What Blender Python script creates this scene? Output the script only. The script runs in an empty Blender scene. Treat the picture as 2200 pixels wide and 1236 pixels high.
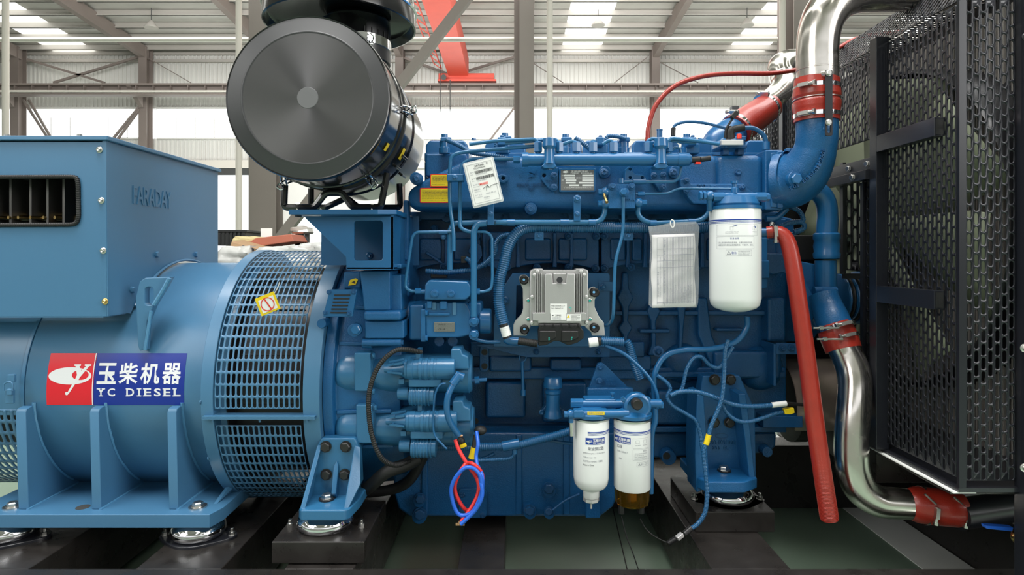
import bpy, bmesh, math, random
from mathutils import Vector, Matrix, Quaternion
random.seed(7)
R = math.radians
V = Vector
SC = bpy.context.scene
COL = SC.collection
F = 1300.0; CX = 1100.0; CY = 548.0; CZ = 1.25

# ---------------------------------------------------------------- camera, world, lights, exposure
cam = bpy.data.cameras.new('camera'); cam.lens = 36*F/2200; cam.sensor_width = 36; cam.shift_y = -(618-CY)/2200
cam.clip_start = 0.05; cam.clip_end = 200
camo = bpy.data.objects.new('camera', cam); camo.location = (0, 0, CZ); camo.rotation_euler = (R(90), 0, 0)
COL.objects.link(camo); SC.camera = camo
SC.view_settings.view_transform = 'Standard'; SC.view_settings.look = 'None'
SC.view_settings.gamma = 1; SC.view_settings.use_curve_mapping = False
SC.view_settings.exposure = 0.0
w = bpy.data.worlds.new('daylight'); SC.world = w; w.use_nodes = True
w.node_tree.nodes['Background'].inputs[0].default_value = (0.96, 0.98, 1.0, 1)
w.node_tree.nodes['Background'].inputs[1].default_value = 1.35

def area(name, loc, target, sx, sy, power, col=(1, 1, 1)):
    l = bpy.data.lights.new(name, 'AREA'); l.shape = 'RECTANGLE'; l.size = sx; l.size_y = sy; l.energy = power; l.color = col
    o = bpy.data.objects.new(name, l); o.location = loc
    o.rotation_euler = (V(target)-V(loc)).to_track_quat('-Z', 'Y').to_euler(); COL.objects.link(o); return o
area('skylight_row', (-1.5, 0.2, 8.6), (-0.2, 2.3, 1.0), 7, 2.2, 900, (1, .99, .97))
area('skylight_row', (4.5, 3.0, 8.6), (0.3, 2.5, 1.0), 2.0, 7, 380, (1, 1, 1))
area('skylight_row', (-9, 14.0, 9.6), (-9, 24.0, 5.0), 10, 3, 1500, (1, 1, 1))
area('skylight_row', (4, 14.0, 9.6), (4, 24.0, 5.0), 12, 3, 1500, (1, 1, 1))
area('added_roof_fill', (0, 20.0, .4), (0, 24.0, 11.0), 30, 6, 2600, (1, 1, 1))  # added lamp low over the floor, brightens the far roof
area('added_side_fill', (-5.5, -2.5, 4.6), (-0.3, 2.4, 1.0), 3.5, 3.0, 160, (1, .99, .97))  # added fill lamp left of the camera, no doorway stands there
area('added_side_fill', (5.5, -1.2, 3.4), (-0.8, 2.4, 1.0), 3.0, 2.6, 210, (1, .99, .97))  # added fill lamp on the right, brightens right-facing surfaces

# ---------------------------------------------------------------- helpers
def P(x, y, d): return V(((x-CX)/F*d, d, CZ-(y-CY)/F*d))
WO = {}
def new_empty(name, loc):
    o = bpy.data.objects.new(name, None); o.location = loc; o.empty_display_size = .05; COL.objects.link(o); WO[o.name] = V(loc); return o
def tag(o, label, cat, group=None, kind=None):
    if label: o['label'] = label
    if cat: o['category'] = cat
    if group: o['group'] = group
    if kind: o['kind'] = kind
    return o
def thing(name, label, cat, loc, group=None):
    return tag(new_empty(name, V(loc)), label, cat, group)

class B:
    def __init__(s): s.v = []; s.f = []
    def add(s, vs, fs):
        n = len(s.v); s.v += [V(p) for p in vs]; s.f += [[i+n for i in f] for f in fs]; return s
    def box(s, a, b):
        (x0, y0, z0), (x1, y1, z1) = a, b
        return s.add([(x0,y0,z0),(x1,y0,z0),(x1,y1,z0),(x0,y1,z0),(x0,y0,z1),(x1,y0,z1),(x1,y1,z1),(x0,y1,z1)],
                     [(0,3,2,1),(4,5,6,7),(0,1,5,4),(1,2,6,5),(2,3,7,6),(3,0,4,7)])
    def pbox(s, x0, y0, x1, y1, d, t):
        a = P(x0, y0, d); b = P(x1, y1, d)
        return s.box((min(a.x,b.x), d, min(a.z,b.z)), (max(a.x,b.x), d+t, max(a.z,b.z)))
    def prism(s, pts, d, t, inset=0):
        w_ = [P(x, y, d) for x, y in pts]; return s.ext(w_, V((0, t, 0)))
    def ext(s, w_, dv):
        n = len(w_); s.add(list(w_)+[p+dv for p in w_], [tuple(range(n))[::-1], tuple(range(n, 2*n))]+[(i, (i+1) % n, (i+1) % n+n, i+n) for i in range(n)])
        return s
    def bar(s, p, q, w_, h, up=V((0, 0, 1))):
        p = V(p); q = V(q); t = (q-p).normalized()
        if abs(t.dot(up)) > .98: up = V((0, 1, 0))
        a = t.cross(up).normalized()*w_/2; b = t.cross(a).normalized()*h/2
        return s.add([p-a-b, p+a-b, p+a+b, p-a+b, q-a-b, q+a-b, q+a+b, q-a+b], [(0,3,2,1),(4,5,6,7),(0,1,5,4),(1,2,6,5),(2,3,7,6),(3,0,4,7)])
    def ring_sweep(s, C, Rr, n=12, caps=True, sq=None):
        m = len(C); fr = None; rings = []
        for i in range(m):
            t = (C[min(i+1, m-1)]-C[max(i-1, 0)])
            if t.length < 1e-9: t = V((1, 0, 0))
            t.normalize()
            if fr is None:
                u = V((0, 0, 1)) if abs(t.z) < .9 else V((0, 1, 0))
                fr = (u-t*u.dot(t)).normalized()
            else:
                fr = (fr-t*fr.dot(t)).normalized()
            bb = t.cross(fr); r = Rr[i]
            k0 = len(s.v)
            for j in range(n):
                a = 2*math.pi*j/n; s.v.append(C[i]+fr*(math.cos(a)*r)+bb*(math.sin(a)*r))
            rings.append(k0)
        for i in range(m-1):
            a, b = rings[i], rings[i+1]
            for j in range(n):
                k = (j+1) % n; s.f.append([a+j, a+k, b+k, b+j])
        if caps:
            s.f.append([rings[0]+j for j in range(n)][::-1]); s.f.append([rings[-1]+j for j in range(n)])
        return s
    def lathe(s, prof, org, axis, n=32, a0=0, a1=360, caps=True):
        org = V(org); ax = V(axis).normalized()
        u = V((0, 0, 1)) if abs(ax.z) < .9 else V((0, 1, 0)); u = (u-ax*u.dot(ax)).normalized(); b = ax.cross(u)
        full = (a1-a0) >= 360; m = n if full else n+1; k0 = len(s.v)
        for r, t in prof:
            for j in range(m):
                a = R(a0+(a1-a0)*j/n); s.v.append(org+ax*t+u*(r*math.cos(a))+b*(r*math.sin(a)))
        for i in range(len(prof)-1):
            for j in range(n):
                k = (j+1) % m; s.f.append([k0+i*m+j, k0+i*m+k, k0+(i+1)*m+k, k0+(i+1)*m+j])
        if full and caps and prof[0] != prof[-1]:
            if prof[0][0] > 1e-4: s.f.append([k0+j for j in range(m)][::-1])
            if prof[-1][0] > 1e-4: s.f.append([k0+(len(prof)-1)*m+j for j in range(m)])
        return s
    def cyl(s, p, q, r, r2=None, n=16):
        p = V(p); q = V(q); L = (q-p).length
        return s.lathe([(r, 0), (r if r2 is None else r2, L)], p, q-p, n)
    def ball(s, c, r, n=12, sc=(1, 1, 1)):
        k0 = len(s.v); c = V(c); s.lathe([(max(1e-4, r*math.sin(math.pi*i/n)), -r*math.cos(math.pi*i/n)) for i in range(n+1)], (0,0,0), (0,0,1), 2*n)
        for i in range(k0, len(s.v)):
            p = s.v[i]; s.v[i] = V((p.x*sc[0], p.y*sc[1], p.z*sc[2]))+c
        return s
    def mesh(s, name, ang=38, off=V((0,0,0))):
        me = bpy.data.meshes.new(name)
        me.from_pydata([tuple(p-off) for p in s.v], [], s.f); fix(me, ang); return me

def fix(me, ang=38, weld=True):
    bm = bmesh.new(); bm.from_mesh(me)
    if weld: bmesh.ops.remove_doubles(bm, verts=bm.verts, dist=2e-5)
    bmesh.ops.recalc_face_normals(bm, faces=bm.faces); bm.to_mesh(me); bm.free()
    if len(me.polygons):
        me.polygons.foreach_set('use_smooth', [True]*len(me.polygons))
        me.set_sharp_from_angle(angle=R(ang))

def obj(name, b, mat, parent=None, label=None, bev=0, seg=2, solid=0, loc=None, ang=38, kind=None):
    top = parent is None
    off = V(loc) if (top and loc is not None) else V((0, 0, 0))
    me = b.mesh(name, ang, off) if isinstance(b, B) else b
    if not me.materials: me.materials.append(mat)
    o = bpy.data.objects.new(name, me); COL.objects.link(o)
    if top: o.location = off; WO[o.name] = off
    else: o.parent = parent; o.location = -WO[parent.name]; WO[o.name] = V((0, 0, 0))
    if label: o['label'] = label
    if kind: o['kind'] = kind
    if bev:
        m = o.modifiers.new('bevel', 'BEVEL'); m.width = bev; m.segments = seg; m.limit_method = 'ANGLE'; m.angle_limit = R(38); m.harden_normals = True
    if solid:
        m = o.modifiers.new('solid', 'SOLIDIFY'); m.thickness = solid; m.offset = 0
    return o

def fillet(pts, r):
    out = [pts[0]]
    for i in range(1, len(pts)-1):
        a, b, c = pts[i-1], pts[i], pts[i+1]
        u = a-b; v = c-b; lu, lv = u.length, v.length
        if lu < 1e-6 or lv < 1e-6: continue
        k = min(r, lu*.48, lv*.48); p = b+u/lu*k; q = b+v/lv*k
        for j in range(7):
            t = j/6; out.append(p*(1-t)**2+b*2*t*(1-t)+q*t*t)
    out.append(pts[-1]); return out
def catmull(pts, n=8):
    q = [pts[0]*2-pts[1]]+list(pts)+[pts[-1]*2-pts[-2]]; out = []
    for i in range(1, len(q)-2):
        a, b, c, d = q[i-1], q[i], q[i+1], q[i+2]
        for j in range(n):
            t = j/n; out.append((b*2+(c-a)*t+(a*2-b*5+c*4-d)*t*t+(b*3-a-c*3+d)*t**3)*.5)
    out.append(pts[-1]); return out
def resample(C, step):
    L = [0]
    for i in range(1, len(C)): L.append(L[-1]+(C[i]-C[i-1]).length)
    n = max(2, int(L[-1]/step)); out = []; k = 0
    for i in range(n+1):
        s = L[-1]*i/n
        while k < len(L)-2 and L[k+1] < s: k += 1
        t = (s-L[k])/max(1e-9, L[k+1]-L[k]); out.append(C[k].lerp(C[k+1], min(1, t)))
    return out
def path(px, default=None):
    return [P(p[0], p[1], p[2] if len(p) > 2 else default) for p in px]
def tubeb(b, px, d, rpx, mode='f', fil=.03, n=12, corr=None, world=False):
    """tube along a pixel path; rpx = radius in pixels at depth d"""
    W = px if world else path(px, d); r = rpx*d/F
    C = fillet(W, fil) if mode == 'f' else catmull(W, 8)
    if corr:
        pitch, amp = corr; C = resample(C, pitch/4)
        Rr = [r*(1+amp*(1 if i % 4 in (1, 2) else -1)) for i in range(len(C))]
        return b.ring_sweep(C, Rr, 10)
    return b.ring_sweep(C, [r]*len(C), n)
def tube(name, px, d, rpx, mat, parent=None, mode='f', fil=.03, n=12, corr=None, label=None, loc=None, world=False):
    b = B(); tubeb(b, px, d, rpx, mode, fil, n, corr, world)
    return obj(name, b, mat, parent, label, loc=loc, ang=60)
def vtube(b, C, Rr, n=24): return b.ring_sweep(C, Rr, n)

# 2-D outline with holes -> solid plate (curve fill)
def curve_mesh(name, loops, d, thick, bevel=0, toworld=None):
    cu = bpy.data.curves.new(name, 'CURVE'); cu.dimensions = '2D'; cu.fill_mode = 'BOTH'
    cu.extrude = max(0, thick/2-bevel); cu.bevel_depth = bevel; cu.bevel_resolution = 1; cu.offset = -bevel
    for lp in loops:
        sp = cu.splines.new('POLY'); sp.points.add(len(lp)-1)
        for k, (x, y) in enumerate(lp): sp.points[k].co = ((x-CX)/F*d, -(y-CY)/F*d, 0, 1)
        sp.use_cyclic_u = True
    o = bpy.data.objects.new('tmp', cu); me = bpy.data.meshes.new_from_object(o); bpy.data.objects.remove(o); bpy.data.curves.remove(cu)
    for v in me.vertices:
        x, y, z = v.co; v.co = (x, d+thick/2-z, CZ+y)
    fix(me, 20); me.name = name; return me
def circ(x, y, r, n=20, ry=None): return [(x+r*math.cos(2*math.pi*i/n), y+(ry or r)*math.sin(2*math.pi*i/n)) for i in range(n)]
def rrect(x0, y0, x1, y1, r, n=5):
    out = []
    for cx, cy, a in ((x1-r, y1-r, 0), (x0+r, y1-r, 90), (x0+r, y0+r, 180), (x1-r, y0+r, 270)):
        for i in range(n+1):
            t = R(a+90*i/n); out.append((cx+r*math.cos(t), cy+r*math.sin(t)))
    return out
def rot(pts, cx, cy, deg):
    c, s = math.cos(R(deg)), math.sin(R(deg)); return [(cx+(x-cx)*c-(y-cy)*s, cy+(x-cx)*s+(y-cy)*c) for x, y in pts]
def plate(name, outer, holes, d, thick, mat, parent=None, bevel=0.0015, label=None, loc=None):
    me = curve_mesh(name, [outer]+list(holes), d, thick, bevel)
    if parent is None and loc is not None:
        me.transform(Matrix.Translation(-V(loc)))
    return obj(name, me, mat, parent, label, loc=loc)

# bolts share one mesh per kind
BOLT = {}
def bolt_mesh(kind, mat):
    key = (kind, mat.name)
    if key in BOLT: return BOLT[key]
    b = B()
    if kind == 'flange': b.lathe([(1, 0), (1, .16), (.85, .3), (.66, .34)], (0,0,0), (0,-1,0), 18); b.lathe([(.66, .2), (.66, .8), (.5, .95), (.42, .9), (.01, .86)], (0,0,0), (0,-1,0), 6)
    elif kind == 'hex': b.lathe([(1, 0), (1, .1)], (0,0,0), (0,-1,0), 20); b.lathe([(.86, 0), (.86, .55), (.7, .68), (.01, .68)], (0,0,0), (0,-1,0), 6)
    elif kind == 'stud': b.lathe([(1, 0), (1, .1)], (0,0,0), (0,-1,0), 20); b.lathe([(.85, .1), (.85, .8), (.6, .92)], (0,0,0), (0,-1,0), 6); b.lathe([(.48, 0), (.48, 1.7), (.4, 1.8)], (0,0,0), (0,-1,0), 12)
    elif kind == 'round': b.lathe([(1, 0), (1, .25), (.8, .5), (.5, .6), (.01, .62)], (0,0,0), (0,-1,0), 16)
    elif kind == 'socket': b.lathe([(1, 0), (1, .2), (.75, .25), (.7, .1), (.4, .1), (.38, -.1), (.01, -.1)], (0,0,0), (0,-1,0), 20)
    me = b.mesh('bolt', 35); me.materials.append(mat); BOLT[key] = me; return me
def bolt(x, y, d, r, parent, mat, kind='flange', dr=None, name='bolt', pos=None):
    o = bpy.data.objects.new(name, bolt_mesh(kind, mat)); COL.objects.link(o)
    p = pos if pos is not None else P(x, y, d); s = r*d/F if pos is None else r
    o.parent = parent; o.location = p-WO[parent.name]; o.scale = (s, s, s)
    if dr is not None: o.rotation_euler = V((0,-1,0)).rotation_difference(V(dr)).to_euler()
    else: o.rotation_euler = (0, random.uniform(0, 1), 0)
    return o

def perf(b, W, H, nu, nv, sw, sh, mapf, mu=0, mv=0, stagger=False):
    """sheet W x H with nu x nv stadium slots (sw x sh), margins mu, mv left solid"""
    cw = (W-2*mu)/nu; ch = (H-2*mv)/nv; r = sw/2
    def quad(u0, v0, u1, v1):
        if u1-u0 < 1e-6 or v1-v0 < 1e-6: return
        k = len(b.v); b.v += [mapf(u0, v0), mapf(u1, v0), mapf(u1, v1), mapf(u0, v1)]; b.f.append([k, k+1, k+2, k+3])
    def cell(u0, v0):
        cu = u0+cw/2; cv = v0+ch/2; y0 = sh/2-r; hw = cw/2; hh = ch/2
        inn = []; out = []
        for t in range(5):
            a = R(45*t); inn.append((r*math.cos(a), y0+r*math.sin(a)))
        out += [(hw, y0), (hw, hh), (0, hh), (-hw, hh), (-hw, y0)]
        for t in range(5):
            a = R(180+45*t); inn.append((r*math.cos(a), -y0+r*math.sin(a)))
        out += [(-hw, -y0), (-hw, -hh), (0, -hh), (hw, -hh), (hw, -y0)]
        k = len(b.v); b.v += [mapf(cu+x, cv+y) for x, y in inn+out]
        for i in range(10): j = (i+1) % 10; b.f.append([k+i, k+j, k+10+j, k+10+i])
    for i in range(nu):
        u0 = mu+i*cw
        if stagger and i % 2:
            quad(u0, mv, u0+cw, mv+ch/2); quad(u0, H-mv-ch/2, u0+cw, H-mv)
            for j in range(nv-1): cell(u0, mv+ch/2+j*ch)
        else:
            for j in range(nv): cell(u0, mv+j*ch)
    return quad

FONT_CACHE = {}
def text_pts(s, offset=0, extrude=0, res=2):
    cu = bpy.data.curves.new('t', 'FONT'); cu.body = s; cu.size = 1; cu.offset = offset; cu.extrude = extrude; cu.resolution_u = res
    o = bpy.data.objects.new('tmp', cu); COL.objects.link(o); bpy.context.view_layer.update()
    me = bpy.data.meshes.new_from_object(o.evaluated_get(bpy.context.evaluated_depsgraph_get())); bpy.data.objects.remove(o); bpy.data.curves.remove(cu); return me
def text(name, s, mat, parent, box, mapf, offset=0, extrude=0, res=3, label=None):
    """text fitted into box (u0,v0,u1,v1), v up; mapf(u,v,w)->world"""
    me = text_pts(s, offset, extrude, res)
    if not me.vertices: return None
    xs = [v.co.x for v in me.vertices]; ys = [v.co.y for v in me.vertices]
    x0, x1, y0, y1 = min(xs), max(xs), min(ys), max(ys); u0, v0, u1, v1 = box
    for v in me.vertices:
        v.co = mapf(u0+(v.co.x-x0)/(x1-x0)*(u1-u0), v0+(v.co.y-y0)/max(1e-6, y1-y0)*(v1-v0), v.co.z)
    me.name = name
    if extrude: fix(me, 30)
    me.materials.append(mat)
    return obj(name, me, mat, parent, label)
def pxmap(d, off=0.0008):
    """pixel (x, -y) map on the plane at depth d"""
    return lambda u, v, w_=0: tuple(P(u, -v, d)+V((0, -off-w_, 0)))
def ptext(name, s, mat, parent, x0, y0, x1, y1, d, off=.0008, offset=0, extrude=0, ang=0, c=None):
    cx, cy = c or ((x0+x1)/2, (y0+y1)/2)
    ca, sa = math.cos(R(ang)), math.sin(R(ang))
    def m(u, v, w_=0):
        x, y = u, -v
        X = cx+(x-cx)*ca-(y-cy)*sa; Y = cy+(x-cx)*sa+(y-cy)*ca
        return tuple(P(X, Y, d)+V((0, -off-w_, 0)))
    return text(name, s, mat, parent, (x0, -y1, x1, -y0), m, offset, extrude)
def copy_tree(o, parent=None):
    c = o.copy(); COL.objects.link(c); c.parent = parent
    WO[c.name] = WO.get(o.name, V((0,0,0)))
    for ch in list(o.children): copy_tree(ch, c)
    return c

# ---------------------------------------------------------------- materials
def mat(name, col, rough=.5, metal=0, bump=0, bscale=300, var=0, vscale=6, coat=0, alpha=1, trans=0, emit=0, spec=.5, aniso=0, ior=None, rvar=0):
    m = bpy.data.materials.new(name); m.use_nodes = True; nt = m.node_tree; p = nt.nodes['Principled BSDF']
    I = p.inputs
    I['Base Color'].default_value = (*col, 1); I['Roughness'].default_value = rough; I['Metallic'].default_value = metal
    I['Specular IOR Level'].default_value = spec; I['Coat Weight'].default_value = coat; I['Coat Roughness'].default_value = .12
    I['Transmission Weight'].default_value = trans; I['Alpha'].default_value = alpha
    if ior: I['IOR'].default_value = ior
    if emit: I['Emission Color'].default_value = (*col, 1); I['Emission Strength'].default_value = emit
    tc = nt.nodes.new('ShaderNodeTexCoord')
    if bump:
        n = nt.nodes.new('ShaderNodeTexNoise'); n.inputs['Scale'].default_value = bscale; n.inputs['Detail'].default_value = 3
        bp = nt.nodes.new('ShaderNodeBump'); bp.inputs['Strength'].default_value = bump; bp.inputs['Distance'].default_value = .002
        nt.links.new(tc.outputs['Object'], n.inputs['Vector']); nt.links.new(n.outputs['Fac'], bp.inputs['Height']); nt.links.new(bp.outputs['Normal'], I['Normal'])
    if var or rvar:
        n = nt.nodes.new('ShaderNodeTexNoise'); n.inputs['Scale'].default_value = vscale; n.inputs['Detail'].default_value = 5
        nt.links.new(tc.outputs['Object'], n.inputs['Vector'])
        if var:
            r = nt.nodes.new('ShaderNodeMix'); r.data_type = 'RGBA'
            r.inputs[6].default_value = (*[c*(1-var) for c in col], 1); r.inputs[7].default_value = (*[min(1, c*(1+var)) for c in col], 1)
            nt.links.new(n.outputs['Fac'], r.inputs[0]); nt.links.new(r.outputs[2], I['Base Color'])
        if rvar:
            r = nt.nodes.new('ShaderNodeMapRange'); r.inputs[1].default_value = .3; r.inputs[2].default_value = .7
            r.inputs[3].default_value = rough-rvar; r.inputs[4].default_value = rough+rvar
            nt.links.new(n.outputs['Fac'], r.inputs[0]); nt.links.new(r.outputs[0], I['Roughness'])
    if aniso:
        I['Anisotropic'].default_value = aniso
        t = nt.nodes.new('ShaderNodeTangent'); t.direction_type = 'RADIAL'; t.axis = 'Y'; nt.links.new(t.outputs[0], I['Tangent'])
    return m
M = {}
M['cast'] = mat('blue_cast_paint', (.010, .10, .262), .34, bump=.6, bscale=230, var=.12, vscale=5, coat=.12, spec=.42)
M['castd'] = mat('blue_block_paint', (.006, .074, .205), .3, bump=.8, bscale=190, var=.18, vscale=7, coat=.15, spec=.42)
M['blue'] = mat('blue_smooth_paint', (.012, .112, .28), .3, bump=.04, bscale=60, var=.08, coat=.3)
M['tubeb'] = mat('blue_pipe_paint', (.019, .132, .285), .28, coat=.3)
M['conduit'] = mat('blue_conduit', (.012, .098, .235), .33, coat=.2)
M['gen'] = mat('satin_blue_enamel', (.06, .178, .318), .36, bump=.05, bscale=500, var=.04, vscale=2, coat=.1)
M['weld'] = mat('painted_weld', (.08, .24, .42), .25, bump=1, bscale=120, coat=.4)
M['blackg'] = mat('gloss_black_enamel', (.008, .008, .009), .16, coat=.5)
M['grey_ring'] = mat('satin_grey_steel', (.05, .05, .053), .36)
M['grey_disc'] = mat('spun_grey_steel', (.105, .104, .104), .3, metal=.8, aniso=.93)
M['grey_dot'] = mat('grey_cap', (.14, .14, .145), .5)
M['black'] = mat('satin_black', (.011, .011, .013), .33, coat=.1)
M['frame'] = mat('black_frame_paint', (.013, .014, .019), .3, coat=.3, bump=.03, bscale=200)
M['guard'] = mat('black_guard_sheet', (.013, .014, .019), .3, metal=.15)
M['rubber'] = mat('black_rubber', (.012, .012, .012), .55)
M['chrome'] = mat('polished_steel', (.72, .68, .63), .2, metal=1, bump=.05, bscale=18, rvar=.08, vscale=14)
M['chromed'] = mat('mirror_chrome', (.8, .8, .82), .06, metal=1, bump=.12, bscale=22)
M['steel'] = mat('zinc_steel', (.62, .61, .58), .3, metal=1)
M['dkbolt'] = mat('black_oxide_bolt', (.018, .017, .017), .38)
M['brass'] = mat('brass', (.72, .5, .2), .25, metal=1)
M['copper'] = mat('copper', (.8, .42, .25), .3, metal=1)
M['red_hose'] = mat('red_silicone', (.34, .025, .014), .33, bump=.35, bscale=260, var=.15, vscale=30, coat=.25)
M['red_cable'] = mat('red_cable', (.75, .035, .035), .35)
M['blue_cable'] = mat('blue_cable', (.02, .13, .65), .35)
M['red_paint'] = mat('crane_red_paint', (.62, .075, .045), .45, var=.1, vscale=2)
M['white'] = mat('white_enamel', (.8, .81, .8), .25, coat=.4)
M['label'] = mat('white_label', (.82, .82, .8), .4)
M['paper'] = mat('paper', (.66, .64, .64), .7, var=.06, vscale=40)
M['print'] = mat('print_black', (.03, .03, .035), .5)
M['printg'] = mat('print_grey', (.22, .23, .27), .5)
M['printb'] = mat('print_blue', (.01, .05, .32), .4)
M['decal_red'] = mat('decal_red', (.72, .012, .025), .4)
M['decal_blue'] = mat('decal_blue', (.003, .025, .27), .4)
M['decal_white'] = mat('decal_white', (.8, .8, .82), .45)
M['yellow'] = mat('yellow_label', (.85, .62, .01), .35, coat=.3)
M['redl'] = mat('red_label_edge', (.75, .04, .02), .4)
M['alu'] = mat('cast_aluminium', (.52, .51, .51), .42, metal=.7, bump=.12, bscale=500)
M['alul'] = mat('bracket_aluminium', (.7, .69, .68), .45, metal=.6, bump=.1, bscale=500)
M['plate'] = mat('etched_plate', (.28, .28, .28), .35, metal=.8, var=.3, vscale=300)
M['plastic'] = mat('black_plastic', (.012, .012, .013), .42)
M['teal'] = mat('teal_mark', (.02, .5, .42), .4)
M['ltblue'] = mat('light_blue_screw', (.2, .5, .85), .4)
M['amber'] = mat('amber_bowl', (.5, .3, .03), .08, trans=.95, ior=1.25)
M['film'] = mat('clear_film', (.9, .92, .95), .12, alpha=.08, spec=.9)
M['clear'] = mat('clear_plastic_edge', (.85, .87, .88), .1, alpha=.5, spec=.8)
M['fan'] = mat('pale_fan_plastic', (.36, .40, .27), .4)
M['core'] = mat('radiator_core', (.03, .03, .03), .5, metal=.4, bump=1, bscale=90)
M['belt'] = mat('belt_rubber', (.01, .01, .01), .6)
M['beam'] = mat('black_skid_paint', (.021, .0185, .017), .33, bump=.25, bscale=40, var=.5, vscale=12, rvar=.12)
M['floor'] = mat('green_epoxy_floor', (.2, .28, .21), .36, var=.35, vscale=1.6, bump=.03, bscale=12, rvar=.1)
M['whiteline'] = mat('white_floor_paint', (.9, .92, .88), .5, var=.04, vscale=5)
M['column'] = mat('grey_column_paint', (.25, .22, .195), .6, var=.08, vscale=1.2)
M['columnd'] = mat('brown_steel_paint', (.2, .165, .145), .6, var=.1, vscale=1.5)
M['cream'] = mat('cream_pipe_paint', (.66, .62, .55), .5)
M['cladding'] = mat('white_cladding', (.66, .65, .61), .55, var=.06, vscale=.6)
M['roof'] = mat('foil_roof', (.56, .54, .50), .45, metal=.3, bump=.5, bscale=3, var=.2, vscale=1)
M['purlin'] = mat('galvanised_purlin', (.48, .45, .41), .5, metal=.2)
M['sky'] = mat('translucent_skylight', (1, 1, .97), .5, emit=2.2)
M['glass'] = mat('bright_window_pane', (.97, 1, 1), .3, emit=1.6)
M['carton_r'] = mat('red_carton', (.42, .13, .08), .7)
M['carton_b'] = mat('brown_carton', (.42, .27, .15), .75)
M['wrap'] = mat('stretch_wrap', (.55, .55, .53), .3, bump=1.2, bscale=9, coat=.4)
M['dark'] = mat('dark_shutter', (.05, .052, .05), .6)
M['pink'] = mat('pink_stamp', (.85, .5, .48), .5)
M['shield'] = mat('bare_brown_steel', (.42, .34, .29), .35, metal=.8, var=.2, vscale=8)
M['lite'] = mat('toplit_light_blue_paint', (.028, .14, .285), .3, bump=.15, bscale=200, coat=.2, var=.06)  # paint sheen differs; the starters' light from above is also put into the colour
M['dksteel'] = mat('dull_busbar', (.16, .155, .15), .35, metal=.8)
# ---------------------------------------------------------------- the hall
def struct(name, b, m, loc=(0,0,0), **k):
    o = obj(name, b, m, None, loc=loc, **k); o['kind'] = 'structure'; return o
WY = 29.0
def wz(y, d=WY): return CZ-(y-CY)/F*d
def wx(x, d=WY): return (x-CX)/F*d
b = B(); b.box((-45, -14, -.2), (45, WY+1, 0)); floor = struct('floor', b, M['floor'])
# back wall in bands of ribbed cladding, open where the windows and doors are
wall = struct('wall_back', B().box((-40, WY+.15, wz(345)), (40, WY+.3, wz(297))), M['cladding'])
b = B()
for z0, z1 in ((wz(232), wz(112)), (wz(345), wz(297))):
    x = -40.0
    while x < 40:
        b.box((x, WY+.09, z0), (x+.05, WY+.15, z1)); x += .2
obj('cladding_rib', b, M['cladding'], wall, kind='stuff')
obj('cladding_panel', B().box((-40, WY+.15, wz(232)), (40, WY+.3, wz(95))), M['cladding'], wall)
b = B()
for x0, x1 in ((-40, wx(455)), (wx(700), wx(1640)), (wx(1700), 40)):
    b.box((x0, WY+.15, 0), (x1, WY+.3, wz(345)))
b.box((wx(545), WY+.15, 0), (wx(632), WY+.3, wz(345))); b.box((wx(632), WY+.15, wz(435)), (wx(700), WY+.3, wz(345)))
obj('cladding_panel', b, M['cladding'], wall)
obj('door_header', B().box((-40, WY-.1, wz(362)), (40, WY+.1, wz(345))), M['cream'], wall)
obj('shutter_box', B().box((wx(455), WY-.05, wz(376)), (wx(545), WY+.12, wz(362))), M['dark'], wall)
# daylight filled doorways
struct('door_1', B().box((wx(455), WY+.2, 0), (wx(545), WY+.25, wz(376))), M['glass'])
struct('door_2', B().box((wx(632), WY+.2, 0), (wx(700), WY+.25, wz(435))), M['glass'])
colx = [wx(45+272*k, 28.7) for k in range(-1, 8)]
bays = [(colx[i]+.25, colx[i+1]-.25) for i in range(len(colx)-1)]
for i, (x0, x1) in enumerate(bays):
    wn = new_empty('window_%d' % (i+1), (x0, WY, wz(297))); wn['kind'] = 'structure'
    obj('window_frame', B().box((x0, WY, wz(297)-.05), (x1, WY+.12, wz(297)+.04)).box((x0, WY, wz(232)-.05), (x1, WY+.12, wz(232)+.05)), M['cladding'], wn)
    n = 6; wd = (x1-x0)/n; me = None
    for j in range(n):
        p = B().box((x0+j*wd+.012, WY+.06, wz(297)+.04), (x0+(j+1)*wd-.012, WY+.09, wz(232)-.05))
        obj('pane', p, M['glass'], wn)
    bb = B()
    for j in range(1, n): bb.box((x0+j*wd-.012, WY+.03, wz(297)), (x0+j*wd+.012, WY+.09, wz(252)))
    obj('mullion', bb, M['cladding'], wn, kind='stuff')
obj('wall_girt', B().box((-40, WY-.06, wz(134)), (40, WY+.1, wz(128))).box((-40, WY-.06, wz(118)), (40, WY+.1, wz(113))), M['purlin'], wall)
# the rest of the shed around the camera
for nm, x0, x1, y0, y1 in (('wall_left', -30.3, -30, -14, WY), ('wall_right', 30, 30.3, -14, WY), ('wall_front', -30, 30, -14.3, -14)):
    bb = B(); bb.box((x0, y0, 0), (x1, y1, 5.0)); bb.box((x0, y0, 7.4), (x1, y1, 14.5)); struct(nm, bb, M['cladding'])
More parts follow.
